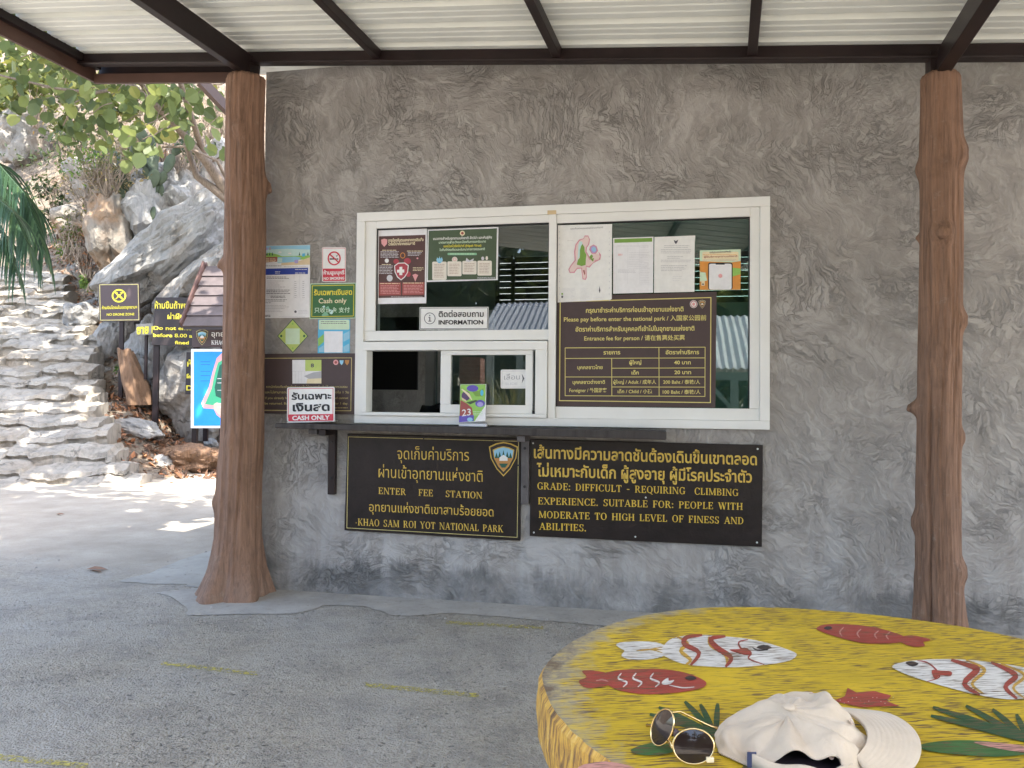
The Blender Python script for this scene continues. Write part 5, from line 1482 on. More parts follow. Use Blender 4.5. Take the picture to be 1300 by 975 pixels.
p.poly([(403.6, 430), (411, 424), (411, 434), (404, 440)], 'ink_leaf', 2).poly([(436, 424), (443.6, 420), (443.6, 430), (436, 434)], 'ink_sky', 2).poly([(436, 440), (443.4, 436), (443.4, 446), (436, 447)], 'ink_sky', 2).poly([(405, 442), (411, 438), (411, 447), (405, 447)], 'ink_sky', 2)
p.build('lettering', t)

t, p = wsign('rules_board', 'dark brown bordered notice board behind the small white and red cash only stand', 'sign', [(331, 449.2), (450.8, 448.6), (450, 526), (329.5, 524.8)], .012, 'sign_brown', bevel=.001)
p.border([(334.6, 454.9), (446.3, 454.3), (445.4, 521.5), (333.6, 520.8)], .8, 'palegold', 1)
p.poly([(371, 456.9), (408, 456.8), (408, 486.9), (371.2, 486.9)], 'ink_paper', 1).poly([(387.5, 456.8), (408, 456.8), (408, 471), (387.5, 471)], 'ink_lime', 2).poly([(390, 481), (408, 479.6), (408, 486.9), (389, 486.9)], 'ink_cream', 2).poly([(386, 477.5), (397, 473), (408, 471.2), (408, 480), (392, 481)], 'ink_grey', 3)
p.text('8', 394.5, 466.2, 398.6, 466.2, 6.6, 'ink_dark', 3, .03)
for x in (375, 379, 383, 387): p.line([(x, 471), (x, 486)], .3, 'ink_lightgrey', 3)
p.line([(371, 471.3), (390, 471.3)], .3, 'ink_lightgrey', 3)
p.disc(426.3, 460, 3.3, 3.4, 'ink_pink', 2, 16).disc(426.3, 460, 1.7, 1.8, 'ink_rust', 3, 12).poly([(431, 457.4), (436.2, 457.4), (435.6, 461), (433.6, 463.6), (431.6, 461)], 'ink_sky', 2).poly([(437.8, 457), (443.4, 457), (442.8, 461), (440.6, 463.8), (438.4, 461)], 'crest_orange', 2)
for body, x0, x1, y, em in (('หากนักท่องเที่ยวชำระค่าบริการแล้ว ไม่สามารถคืนเงินได้ กรุณาตรวจสอบ', 338, 441, 492.5, 4.2), ('และไม่สามารถนำเงินค่าบริการกลับคืนได้ ใช้ได้ภายใน 1 วัน', 336.5, 443, 499.4, 4.2), ('If you already have bought the ticket, it is valid and cannot', 336.6, 442.2, 506.6, 4.2), ('be returned. But it can be used within the park for 1 day.', 336, 442, 513.5, 4.2)):
    p.text(body, x0, y, x1, y, em, 'palegold', 2, .005)
p.lines(424, 517.4, 442, 1, 2, .7, 'palegold', 2)
p.build('lettering', t)

# acrylic stand on the shelf
t = thing('cash_only_stand', 'small white and red cash only stand leaning at the left end of the shelf', 'sign', W(395, 537, -.10))
q = [W(364.8, 492, -.07), W(425, 491.3, -.07), W(424.5, 535, -.10), W(364, 537, -.10)]
nrm = (q[3] - q[0]).cross(q[1] - q[0]).normalized()
if nrm.y > 0: nrm = -nrm
MB().slab([PL(x, y, q[0], nrm) for x, y in rq(364.4, 491.8, 424.8, 535.8, 2.2, -.012)], -nrm * .004).build('panel', 'ink_white', t)
MB().slab([q[3] + V((0, 0, .004)), q[2] + V((0, 0, .004)), q[2], q[3]], (0, .05, 0)).build('foot', 'ink_white', t)
p = Print(lambda x, y, d: PL(x, y, q[0] + nrm * d, nrm), .001, .0004)
p.rrect(366, 526.2, 423.2, 534.8, .8, 'ink_red', 1, -.012).line([(366.3, 493.6), (422.8, 493)], .7, 'ink_red', 1).line([(366.3, 493.6), (365.9, 530)], .7, 'ink_red', 1).line([(422.8, 493), (422.6, 530)], .7, 'ink_red', 1)
p.text('รับเฉพาะ', 370, 507.3, 420.5, 506.4, 11.5, 'ink_black', 3, .03).text('เงินสด', 371.5, 522, 418.5, 521.2, 13.8, 'ink_black', 3, .035).text('CASH ONLY', 371, 533.4, 418.6, 532.6, 7.6, 'ink_white', 3, .035)
p.build('lettering', t)

GB = .011        # papers hang on the panes
t, p = wsign('health_poster', 'dark red health poster with a shield and white margins, left in the upper window', 'poster', [(479.4, 292.6), (542, 290), (541, 385), (479.7, 386)], .001, 'ink_paper', GB)
c = lambda x, y: (x / 9.371 + 475, y / 9.375 + 284)
P9 = lambda pts: [c(*q) for q in pts]
p.poly(P9([(58, 150), (610, 132), (600, 875), (52, 885)]), paint('ink_maroon', (.105, .052, .048), .5, .1), 1)
p.poly(P9([(60, 700), (318, 700), (318, 850), (56, 855)]), 'ink_rust', 2).poly(P9([(335, 700), (598, 695), (595, 845), (335, 850)]), 'ink_rust', 2)
p.poly(P9([(82, 190), (120, 178), (158, 188), (152, 240), (120, 275), (88, 240)]), 'ink_pink', 2)
p.text('การป้องกันตนเองจากการติดเชื้อ', *c(168, 215), *c(588, 205), 5.0, 'ink_cream', 3, .03).text('ไวรัสนิปาห์จากธรรมชาติ', *c(168, 258), *c(485, 250), 5.0, 'ink_cream', 3, .03)
p.lines(*c(95, 312), c(270, 0)[0], 1, 2, .8, 'ink_cream', 3).lines(*c(75, 330), c(295, 0)[0], 5, 1.75, .7, 'ink_lightgrey', 3, ragged=.1).lines(*c(390, 322), c(590, 0)[0], 1, 2, .8, 'ink_cream', 3).lines(*c(400, 340), c(575, 0)[0], 3, 1.8, .7, 'ink_lightgrey', 3)
p.lines(*c(90, 482), c(205, 0)[0], 1, 2, .8, 'ink_cream', 3).lines(*c(60, 500), c(225, 0)[0], 6, 1.9, .7, 'ink_lightgrey', 3, ragged=.1).lines(*c(460, 520), c(590, 0)[0], 3, 1.8, .7, 'ink_cream', 3)
p.disc(*c(150, 440), 2.6, 2.8, 'ink_white', 3, 12).disc(*c(185, 648), 3.8, 4.2, 'ink_lightgrey', 3, 14).poly(P9([(455, 610), (490, 595), (525, 612), (500, 660), (490, 690), (475, 655)]), 'ink_pink', 3).ring(*c(340, 378), 3.2, 3.8, .8, 'ink_orange', 3, 12)
p.disc(*c(262, 450), 3.6, 3.2, paint('ink_crimson', (.42, .06, .08), .5), 3, 12).disc(*c(395, 445), 4.6, 4.0, 'ink_crimson', 3, 12).disc(*c(405, 600), 3.2, 3.6, 'ink_crimson', 3, 12).disc(*c(515, 412), 1.2, 1.2, 'ink_pink', 3, 8)
p.poly(P9([(238, 500), (285, 465), (365, 462), (412, 495), (402, 580), (365, 640), (320, 675), (275, 640), (243, 575)]), 'ink_white', 4).poly(P9([(248, 505), (288, 476), (360, 472), (400, 502), (392, 578), (358, 630), (320, 662), (282, 630), (254, 572)]), 'ink_crimson', 5)
p.poly(P9([(300, 515), (335, 512), (335, 545), (358, 545), (358, 580), (335, 582), (335, 612), (300, 612), (300, 582), (272, 582), (272, 548), (300, 546)]), 'ink_white', 6)
p.lines(*c(70, 708), c(310, 0)[0], 1, 2, .9, 'ink_cream', 4).lines(*c(345, 702), c(590, 0)[0], 1, 2, .9, 'ink_cream', 4).lines(*c(75, 735), c(305, 0)[0], 6, 1.9, .7, 'ink_pink', 4, ragged=.2).lines(*c(350, 730), c(585, 0)[0], 6, 1.9, .7, 'ink_pink', 4, ragged=.2, seed=3).lines(*c(200, 868), c(590, 0)[0], 1, 2, .5, 'ink_lightgrey', 3)
p.build('lettering', t)

t, p = wsign('virus_notice', 'green notice with four cream text boxes, right of the dark red health poster', 'poster', [(543, 291.6), (632.8, 288), (631.8, 355.5), (541.6, 358)], .0012, 'ink_paper', GB - .0015)
c = lambda x, y: (x / 12.83 + 540, y / 12.83 + 284)
PC = lambda pts: [c(*q) for q in pts]
p.poly(PC([(55, 115), (1165, 75), (1150, 900), (40, 922)]), 'ink_olive', 1)
p.disc(*c(603, 155), 3.2, 3.2, 'ink_cream', 2, 16).disc(*c(603, 155), 1.8, 1.8, 'ink_rust', 3, 12)
for body, x0, y0, x1, y1, em, m in (('แนวทางสำหรับอุทยานแห่งชาติ สัตว์ป่า และพันธุ์พืช', 128, 265, 1085, 240, 4.4, 'ink_white'), ('มาตรการเฝ้าระวังและป้องกันการแพร่ระบาด', 220, 325, 985, 305, 4.0, 'ink_palemint'), ('ของโรคไวรัสนิปาห์ (Nipah Virus)', 295, 385, 910, 370, 4.0, 'ink_yellow'), ('ในพื้นที่ท่องเที่ยวและนันทนาการทางธรรมชาติ', 232, 445, 968, 428, 4.0, 'ink_palemint')):
    p.text(body, *c(x0, y0), *c(x1, y1), em, m, 3, .02)
a, b = c(360, 475), c(840, 512)
p.rrect(a[0], a[1], b[0], b[1], 1.3, 'ink_mint', 2).lines(*c(400, 488), c(800, 0)[0], 1, 2, .8, 'ink_palemint', 3, ragged=.02)
for x0, y0, x1, y1 in ((112, 618, 347, 915), (358, 614, 590, 855), (602, 606, 835, 825), (848, 602, 1082, 845)):
    a, b = c(x0, y0), c(x1, y1)
    p.rrect(a[0], a[1], b[0], b[1], 1.6, 'ink_beige', 2).lines(a[0] + 2.5, a[1] + 3.2, b[0] - 2.5, int((b[1] - a[1] - 4) / 2.0), 2.0, .6, paint('ink_brownprint', (.40, .28, .22), .5), 3, ragged=.15)
p.disc(*c(230, 600), 3.2, 3.4, 'ink_cyan', 4, 12).poly(PC([(178, 590), (195, 545), (215, 590), (230, 528), (246, 590), (268, 540), (285, 590), (270, 625), (195, 625)]), 'ink_sky', 5)
p.disc(*c(478, 585), 3.6, 3.6, 'ink_beige', 4, 14).ring(*c(478, 580), 2.2, 2.2, .6, 'ink_pink', 5, 12).poly(PC([(655, 610), (670, 555), (690, 575), (720, 600), (790, 565), (780, 600), (710, 625)]), 'ink_lightgrey', 4).disc(*c(935, 565), 1.9, 2.4, 'ink_lightgrey', 4, 10).disc(*c(1000, 560), 1.6, 2.6, 'ink_beige', 4, 10)
p.lines(*c(845, 872), c(1140, 0)[0], 2, 1.2, .5, 'ink_lightgrey', 3, ragged=.1)
p.build('lettering', t)

t, p = wsign('information_sign', 'white information sign with a ringed letter i at the bottom of the upper window', 'sign', [(532.8, 390), (620.2, 389.6), (619.6, 418.2), (532.6, 418.4)], .003, 'ink_white', GB)
p.border([(534, 391.2), (619, 390.8), (618.6, 417), (533.8, 417.3)], .7, 'ink_dark', 1)
p.ring(545.6, 404.2, 7.2, 7.4, .8, 'ink_dark', 1).disc(545.6, 400.4, .8, .8, 'ink_dark', 1, 8).rect(545, 402.6, 546.3, 407.8, 'ink_dark', 1).rect(543.9, 402.4, 546.2, 403.3, 'ink_dark', 2).rect(543.7, 407.3, 547.6, 408.2, 'ink_dark', 2)
p.text('ติดต่อสอบถาม', 556.8, 402.3, 614, 402, 10, 'ink_black', 3, .02).text('INFORMATION', 556.8, 411.8, 613.4, 411.6, 7.6, 'ink_black', 3, .03)
p.build('lettering', t)

# right pane: map, two documents, orange notice, fee board
t, p = wsign('fee_board', 'brown entrance fee board with a yellow lettered price table in the right window', 'sign', [(706.8, 376.6), (909.8, 370.4), (908.2, 517.6), (703.6, 515.8)], .004, 'sign_brown', GB)
c = lambda x, y: (x / 4.3333 + 690, y / 4.335 + 360)
PF = lambda pts: [c(*q) for q in pts]
Y_ = paint('ink_feeyellow', (.72, .62, .21), .5, .05)
p.border(PF([(92, 100), (921, 77), (918, 655), (88, 644)]), 1.1, Y_, 1)
p.disc(*c(826, 113), 4.8, 5.0, 'ink_white', 1, 20).ring(*c(826, 113), 4.2, 4.4, .9, 'ink_crimson', 2, 18).disc(*c(826, 113), 2.0, 2.2, 'ink_pink', 2, 12)
crest(p, *c(873, 113), 9, 10.5, 1, 'ink_cream', 'crest_orange')
for body, x0, y0, x1, y1, em, w_ in (('กรุณาชำระค่าบริการก่อนเข้าอุทยานแห่งชาติ', 233, 160, 770, 152, 8.0, .02), ('Please pay before enter the national park / 入国家公园前', 112, 209, 896, 200, 7.6, .012), ('อัตราค่าบริการสำหรับบุคคลที่เข้าไปในอุทยานแห่งชาติ', 176, 264, 830, 258, 8.0, .02), ('Entrance fee for person / 请在售票处买票', 224, 313, 777, 309, 7.4, .012),
                                     ('รายการ', 330, 390, 422, 389, 7.0, .02), ('อัตราค่าบริการ', 672, 389, 856, 388, 7.0, .02), ('ผู้ใหญ่', 472, 444, 538, 443, 6.4, .02), ('40 บาท', 718, 444, 810, 444, 6.4, .02),
                                     ('บุคคลชาวไทย', 186, 471, 325, 470, 6.2, .02), ('เด็ก', 484, 500, 524, 500, 6.4, .02), ('20 บาท', 720, 498, 812, 498, 6.4, .02), ('บุคคลชาวต่างชาติ', 160, 552, 338, 551, 6.2, .02),
                                     ('ผู้ใหญ่ / Adult / 成年人', 384, 551, 620, 551, 6.0, .012), ('200 Baht / 泰铢/人', 658, 551, 862, 551, 6.0, .012), ('Foreigner / 外国游客', 142, 597, 348, 597, 6.2, .012), ('เด็ก / Child / 小孩', 408, 603, 598, 603, 6.0, .012), ('100 Baht / 泰铢/人', 656, 606, 864, 606, 6.0, .012)):
    p.text(body, *c(x0, y0), *c(x1, y1), em, Y_, 3, w_)
p.border(PF([(119, 354), (889, 350), (888, 621), (119, 617)]), .8, Y_, 1)
for a, b in (((119, 412), (889, 409)), ((374, 466), (889, 464)), ((119, 514), (889, 514)), ((376, 569), (889, 570)), ((375, 411), (376, 618)), ((635, 351), (636, 619))): p.line(PF([a, b]), .8, Y_, 1)
p.build('lettering', t)

t, p = wsign('map_sheet', 'white paper map with a green and pink area in the large right pane', 'map', [(706.8, 286), (777, 284.4), (776.6, 379.4), (775, 380.6), (708, 384)], .001, 'ink_white', GB - .0048)
c = lambda x, y: (x / 8.867 + 700, y / 8.864 + 280)
PM = lambda pts: [c(*q) for q in pts]
p.text('แผนที่แสดงขอบเขตอุทยานแห่งชาติ', *c(215, 100), *c(580, 85), 2.6, 'ink_dark', 2)
p.poly(PM([(360, 200), (375, 168), (415, 168), (435, 215), (425, 270), (400, 305), (395, 350), (425, 400), (440, 430), (500, 440), (540, 400), (530, 350), (560, 385), (550, 440), (500, 465), (470, 480), (430, 530), (395, 520), (395, 560), (400, 640), (385, 670), (350, 660), (335, 540), (290, 545), (260, 590), (205, 590), (190, 550), (215, 505), (262, 445), (255, 350), (270, 270), (310, 215)]), paint('ink_rose', (.66, .30, .36), .5, .1), 1)
p.poly(PM([(365, 205), (378, 180), (412, 180), (424, 215), (412, 270), (388, 300), (382, 350), (410, 405), (425, 440), (495, 450), (450, 490), (420, 515), (390, 505), (385, 560), (390, 635), (378, 655), (358, 650), (345, 530), (290, 530), (252, 575), (212, 578), (203, 552), (228, 508), (275, 450), (270, 350), (284, 275), (318, 228)]), paint('ink_palepink', (.76, .60, .57), .5, .08), 2)
p.poly(PM([(318, 232), (350, 240), (340, 300), (318, 400), (292, 450), (300, 350), (304, 280)]), 'ink_paleteal', 3)
p.poly(PM([(350, 262), (372, 300), (375, 350), (395, 385), (388, 430), (385, 500), (340, 512), (285, 495), (300, 440), (320, 420), (322, 330), (335, 285)]), 'ink_grass', 4).poly(PM([(355, 560), (372, 555), (380, 600), (372, 615)]), 'ink_rust', 4)
p.poly(PM([(425, 330), (435, 290), (475, 270), (510, 290), (525, 340), (500, 375), (455, 375)]), 'ink_rose', 3).poly(PM([(440, 325), (447, 297), (478, 283), (503, 300), (512, 338), (492, 363), (458, 363)]), 'ink_lilac', 4).poly(PM([(455, 320), (475, 295), (498, 310), (500, 340), (475, 355)]), 'ink_sky', 5)
p.poly(PM([(455, 380), (520, 370), (548, 400), (530, 440), (480, 445), (440, 430)]), 'ink_palepink', 3).poly(PM([(425, 410), (450, 380), (470, 400), (455, 430), (480, 420), (470, 465), (445, 440)]), 'ink_grass', 5)
p.lines(*c(120, 760), c(270, 0)[0], 12, 1.5, .35, 'ink_lightgrey', 2, ragged=.4).lines(*c(320, 760), c(430, 0)[0], 12, 1.5, .35, 'ink_lightgrey', 2, ragged=.4, seed=4).lines(*c(470, 860), c(600, 0)[0], 3, 1.3, .35, 'ink_lightgrey', 2)
p.poly(PM([(543, 735), (552, 790), (543, 815), (534, 790)]), 'ink_dark', 2).rect(*c(112, 815), *c(132, 835), 'ink_grass', 2).rect(*c(112, 845), *c(132, 870), 'ink_dark', 2).lines(*c(180, 225), c(250, 0)[0], 1, 2, .3, 'ink_grey', 2)
for y in range(120, 900, 70): p.rect(*c(88, y), *c(96, y + 14), 'ink_lightgrey', 2).rect(*c(648, y), *c(656, y + 14), 'ink_lightgrey', 2)
p.build('lettering', t)
t, p = wsign('document_sheet', 'white document with a green strip at its top, beside the paper map', 'paper', [(778.4, 302.3), (829.6, 300.5), (829, 371.5), (778.4, 372.8)], .001, 'ink_paper', GB - .0002)
p.poly([(780, 303.6), (828, 301.9), (828, 306.8), (780, 308.4)], 'ink_grass', 1).lines(784, 312, 825, 1, 2, .6, 'ink_lightgrey', 2).lines(784.5, 322.4, 790.5, 2, 1.2, .7, 'ink_pink', 2)
p.lines(798, 320.5, 825, 10, 2.2, .4, 'ink_lightgrey', 2, ragged=.5).lines(813, 312, 825, 24, 2.1, .4, 'ink_lightgrey', 2, seed=5, ragged=.3).lines(784.5, 342.4, 808, 3, 1.6, .6, 'ink_lightgrey', 2, seed=7)
for x in (783, 797, 812): p.line([(x, 312), (x, 360)], .25, 'ink_lightgrey', 1)
p.build('lettering', t)
t, p = wsign('document_sheet', 'white typed letter with a small dark crest at its top, left of the orange notice', 'paper', [(830.8, 301), (882.7, 298.9), (882, 307), (881.6, 370.4), (830.3, 371.6)], .001, 'ink_white', GB - .0002)
p.poly([(855.2, 304.4), (857, 305.4), (858, 306), (859, 305.4), (861, 304.2), (860, 307.4), (858.6, 309.4), (857.4, 309.4), (856.2, 307.4)], 'ink_dark', 2)
p.lines(843, 311.6, 876, 2, 2.2, .55, 'ink_grey', 2, ragged=.2).lines(839, 316.4, 878, 3, 2.2, .55, 'ink_grey', 2, ragged=.1, seed=4).lines(847, 325.4, 868, 2, 2.2, .5, 'ink_grey', 2).lines(839, 330, 878, 2, 2.1, .55, 'ink_grey', 2, ragged=.1, seed=8).lines(839, 337, 877, 4, 2.1, .6, 'ink_grey', 2, ragged=.3, seed=9).lines(854, 351, 866, 3, 2.6, .45, 'ink_lightgrey', 2)
p.build('lettering', t)
t, p = wsign('phone_notice', 'orange and pale green notice with a smartphone drawing in the large right pane', 'poster', [(888.4, 318.6), (940.5, 316.4), (940, 367.8), (888.4, 368.2)], .001, 'ink_orange', GB - .0002)
c = lambda x, y: (x / 9.63 + 825, y / 9.633 + 290)
PO = lambda pts: [c(*q) for q in pts]
p.poly(PO([(612, 268), (1112, 255), (1110, 400), (1000, 415), (612, 400)]), 'ink_palemint', 1).poly(PO([(612, 530), (680, 540), (700, 640), (612, 650)]), 'ink_palemint', 1).poly(PO([(1010, 480), (1108, 490), (1108, 560), (1010, 590)]), 'ink_leaf', 1).poly(PO([(612, 400), (660, 420), (690, 500), (612, 520)]), 'ink_orange', 2)
p.rrect(*c(640, 285), *c(1085, 400), 2, 'ink_cream', 2).text('ขอเชิญร่วมประเมินความพึงพอใจ', *c(730, 303), *c(990, 292), 3.0, 'ink_dark', 3, .02).text('ผู้ใช้บริการอุทยานแห่งชาติ', *c(662, 358), *c(1068, 348), 3.0, 'ink_rust', 3, .02).lines(*c(650, 318), c(1075, 0)[0], 1, 2, .5, 'ink_orange', 3).lines(*c(655, 375), c(1070, 0)[0], 2, 1.4, .4, 'ink_grey', 3)
p.rrect(*c(712, 418), *c(1012, 748), 2.6, 'ink_black', 3).rrect(*c(724, 432), *c(1000, 746), 2.0, 'ink_paper', 4).rect(*c(805, 428), *c(915, 443), 'ink_black', 5).disc(*c(862, 580), 2.6, 2.6, 'ink_pink', 5, 12)
p.rect(*c(630, 640), *c(672, 700), 'ink_cream', 3).poly(PO([(635, 690), (650, 665), (665, 692)]), 'ink_dark', 4).lines(*c(740, 715), c(980, 0)[0], 1, 2, .5, 'ink_lightgrey', 5)
p.build('lettering', t)
t, p = wsign('slide_sticker', 'white rounded sticker with a right pointing arrow on the glass of the sliding hatch', 'sticker', rq(635.6, 469.2, 670, 493.2, 2), .001, 'ink_white', -.0045)
p.border([(637.4, 471.2), (668.4, 471), (668.2, 491.4), (637.2, 491.6)], .4, 'ink_lightgrey', 1)
p.text('เลื่อน', 640, 482, 660, 481.6, 9, 'ink_grey', 2, .0).text('SLIDE', 641.5, 488.8, 657, 488.6, 4.4, 'ink_lightgrey', 2, .0).poly([(662.5, 474.5), (665.6, 480.5), (662.5, 486.5), (663.6, 480.5)], 'ink_dark', 2)
p.build('lettering', t)

# the two hand-painted wooden boards
t, p = wsign('station_board', 'black wooden enter fee station board with gold lettering and a crest, under the shelf', 'sign', [(440.8, 550.6), (661.6, 556.2), (660.2, 686.6), (437, 673.2)], .022, 'blackwood', bevel=.003)
c = lambda x, y: (x / 5.652 + 435, y / 5.655 + 545)
PS = lambda pts: [c(*q) for q in pts]
p.border(PS([(41, 54), (1262, 86), (1252, 776), (30, 708)]), .75, 'palegold', 1)
crest(p, *c(1154, 212), 37, 43, 1, 'gold')
for body, x0, y0, x1, y1, em, w_, f_ in (('จุดเก็บค่าบริการ', 392, 214, 906, 226, 20, -.004, 's'), ('ผ่านเข้าอุทยานแห่งชาติ', 258, 345, 1004, 378, 20, -.004, 's'), ('ENTER   FEE   STATION', 258, 464, 1000, 498, 8.4, 0, 'roman'), ('อุทยานแห่งชาติเขาสามร้อยยอด', 190, 588, 1082, 626, 16, 0, 's'), ('KHAO SAM ROI YOT NATIONAL PARK', 110, 690, 1152, 740, 8.8, 0, 'roman')):
    p.text(body, *c(x0, y0), *c(x1, y1), em, 'gold', 3, w_, 'roman' if f_ == 'roman' else 'sans')
p.disc(*c(97, 672), .6, .6, 'gold', 2, 8)
p.build('lettering', t)
sc_ = MB()
for x, y in ((106, 46), (582, 64), (1082, 76), (1262, 258), (60, 690), (1240, 750)):
    a = W(*c(x, y), -.022); sc_.tube([a, a + V((0, -.003, 0))], .005, 8)
sc_.build('screw', 'gasket', t)
t, p = wsign('grade_board', 'black wooden board warning of difficult climbing in yellow letters, right of the crested board', 'sign', [(673.7, 557.6), (968.7, 565), (967.4, 694.4), (672.3, 680.6)], .022, 'blackwood', bevel=.003)
c = lambda x, y: (x / 2.2034 + 400, y / 2.2056 + 530)
for body, x0, y0, x1, y1, em, w_, f_ in (('เส้นทางมีความลาดชันต้องเดินขึ้นเขาตลอด', 612, 113, 1236, 133, 20, .02, 's'), ('ไม่เหมาะกับเด็ก ผู้สูงอายุ ผู้มีโรคประจำตัว', 620, 164, 1222, 182, 20, .02, 's')):
    p.text(body, *c(x0, y0), *c(x1, y1), em, 'gold', 3, w_)
gold2 = paint('bright_yellow_hand_paint', (.66, .45, .06), .45, .15, 40)
for body, x0, y0, x1, y1 in (('GRADE: DIFFICULT - REQUIRING  CLIMBING', 622, 201, 1184, 220), ('EXPERIENCE. SUITABLE FOR: PEOPLE WITH', 624, 243, 1196, 259), ('MODERATE TO HIGH LEVEL OF FINESS AND', 626, 281, 1198, 299), ('ABILITIES.', 627, 314, 758, 319)):
    p.text(body, *c(x0, y0), *c(x1, y1), 8.8, gold2, 3, 0, 'roman')
p.build('lettering', t)
sc_ = MB()
for x, y in ((610, 72), (1238, 88), (896, 334), (1236, 350), (612, 322), (925, 224)):
    a = W(*c(x, y), -.022); sc_.tube([a, a + V((0, -.003, 0))], .005, 8)
sc_.build('screw', 'upvc_dirty', t)

# booklet standing on another one, on the shelf
t = thing('booklet', 'slim colourful nature booklet standing upright against the hatch', 'booklet', W(600, 536, -.08))
q = [W(584.5, 488, -.05), W(617, 487.6, -.05), W(616, 534.5, -.09), W(583.2, 536.6, -.09)]
nrm = (q[3] - q[0]).cross(q[1] - q[0]).normalized()
if nrm.y > 0: nrm = -nrm
MB().slab(q, -nrm * .010).build('panel', 'ink_paper', t)
p = Print(lambda x, y, d: PL(x, y, q[0] + nrm * d, nrm), .0006, .0003)
c = lambda x, y: (x / 8.862 + 570, y / 8.864 + 440)
PB = lambda pts: [c(*q_) for q_ in pts]
p.poly(PB([(130, 428), (413, 425), (400, 835), (116, 850)]), 'ink_leaf', 1).poly(PB([(130, 600), (200, 640), (260, 690), (280, 835), (116, 850)]), 'ink_rust', 2).poly(PB([(116, 780), (280, 770), (278, 838), (114, 852)]), 'ink_purple', 3)
p.disc(*c(265, 470), 7.4, 4.2, 'ink_purple', 3, 16).disc(*c(190, 555), 5.6, 6.0, paint('ink_plum', (.12, .07, .16), .5), 3, 16).disc(*c(350, 640), 6.2, 4.6, 'ink_purple', 3, 16).disc(*c(350, 650), 4.0, 3.0, 'ink_lilac', 4, 14).disc(*c(370, 520), 2.0, 4.0, 'ink_cyan', 3, 10).disc(*c(235, 820), 3.6, 2.6, 'ink_sky', 4, 12)
p.poly(PB([(135, 480), (150, 475), (230, 530), (262, 600), (250, 600), (200, 540)]), 'ink_cream', 4).poly(PB([(140, 570), (190, 600), (200, 625), (150, 600)]), 'ink_sand', 4).poly(PB([(190, 630), (300, 600), (330, 610), (240, 650)]), 'ink_olive', 4).poly(PB([(240, 480), (330, 500), (390, 470), (380, 560), (300, 560)]), 'ink_grass', 2)
p.text('23', *c(145, 785), *c(245, 770), 12, 'ink_white', 5, .01).lines(*c(272, 730), c(385, 0)[0], 3, 2.0, .7, 'ink_palemint', 5)
p.build('lettering', t)
t = thing('booklet', 'flat white edged booklet lying on the shelf under the standing one', 'booklet', W(605, 540, -.1))
zsh = float(np.interp(W(600, 540, -.15).x, [fx0, fx1], [W(350, 537.5, -.19).z, W(846, 548, -.19).z]))
a = [G(582.5, 541, zsh + .002), G(617, 541.8, zsh + .002), G(632, 535.6, zsh + .002), G(596, 534.5, zsh + .002)]
up = V((0, 0, .016))
MB().slab([v + up for v in a], (0, 0, -.0155)).build('pages', 'ink_paper', t)
MB().slab([v + up + V((0, 0, .0025)) for v in a], (0, 0, -.002)).build('cover', paint('booklet_cover', (.20, .19, .21), .35, .2), t)

# ------------------------------------------------------------------ painted round table in the foreground
TZ = .70
TCx, TCy = .328, -2.858
rim_px = [(773, 967), (719, 927), (690, 883), (680, 853), (734, 809), (808, 782), (881.6, 771), (955, 770), (1054, 775), (1152, 785), (1251, 799)]
rim_pts = sorted((math.atan2(G(*q, TZ).y - TCy, G(*q, TZ).x - TCx), math.hypot(G(*q, TZ).y - TCy, G(*q, TZ).x - TCx)) for q in rim_px)
ra = [a for a, _ in rim_pts]; rr2 = [b for _, b in rim_pts]
ra2 = [a - 2 * PI for a in ra] + ra + [a + 2 * PI for a in ra]; rrr = rr2 * 3
for a in (-.6, -1.2, -1.9):
    pass
def rimr(a):
    a = (a + PI) % (2 * PI) - PI
    return float(np.interp(a, ra2, rrr)) * .6 + .4 * float(np.mean([np.interp(a + d, ra2, rrr) for d in (-.3, -.15, .15, .3)]))
table = thing('round_table', 'worn round table painted yellow with fish and seaweed, in the foreground', 'table', (TCx, TCy, 0))
n = 160; th = .085
mb = MB(); vs_, fs = [], []
rings = [(1.0, -th, 0), (1.006, -th * .66, 1), (1.003, -th * .33, 2), (1.0, -.008, 3), (.988, 0.0, 4)]
for k_, dz, s_ in rings:
    for j in range(n):
        a = 2 * PI * j / n; r_ = rimr(a) * k_ + (.0028 * mnoise.noise((math.cos(a) * 22, math.sin(a) * 22, s_ * .7)) if s_ < 4 else .002 * mnoise.noise((math.cos(a) * 30, math.sin(a) * 30, 4)))
        vs_.append((TCx + r_ * math.cos(a), TCy + r_ * math.sin(a), TZ + dz))
side = []
for i in range(4):
    for j in range(n): side.append((i * n + j, i * n + (j + 1) % n, (i + 1) * n + (j + 1) % n, (i + 1) * n + j))
M['rim'] = m_rim()
m_worn_paint('table_yellow', (.62, .43, .025), .9)
mb.add(vs_, side, 'rim'); mb.add(vs_[4 * n:], [tuple(range(n))], 'table_yellow'); mb.add(vs_[:n], [tuple(range(n))[::-1]], 'rim')
for nm, col in dict(fish_white=(.72, .70, .66), fish_red=(.37, .060, .045), fish_orange=(.62, .37, .06), weed_green=(.030, .085, .035), weed_light=(.055, .15, .045), eye_dark=(.03, .025, .03), shell_green=(.02, .10, .03), coral_pink=(.60, .30, .26), rim_white=(.66, .62, .58)).items():
    m_worn_paint(nm, col, .85 if nm != 'fish_white' else .65, gray=False)
pr_ = Print(lambda x, y, d: G(x, y, TZ + d), .0006, .00035); pr_.mb = mb
kc = [0]
def nexteps():
    kc[0] += 1; pr_.eps = .000018 * kc[0]
tc = lambda x, y: (x / 2.031 + 660, y / 2.031 + 750)
PT = lambda pts: [tc(*q) for q in pts]
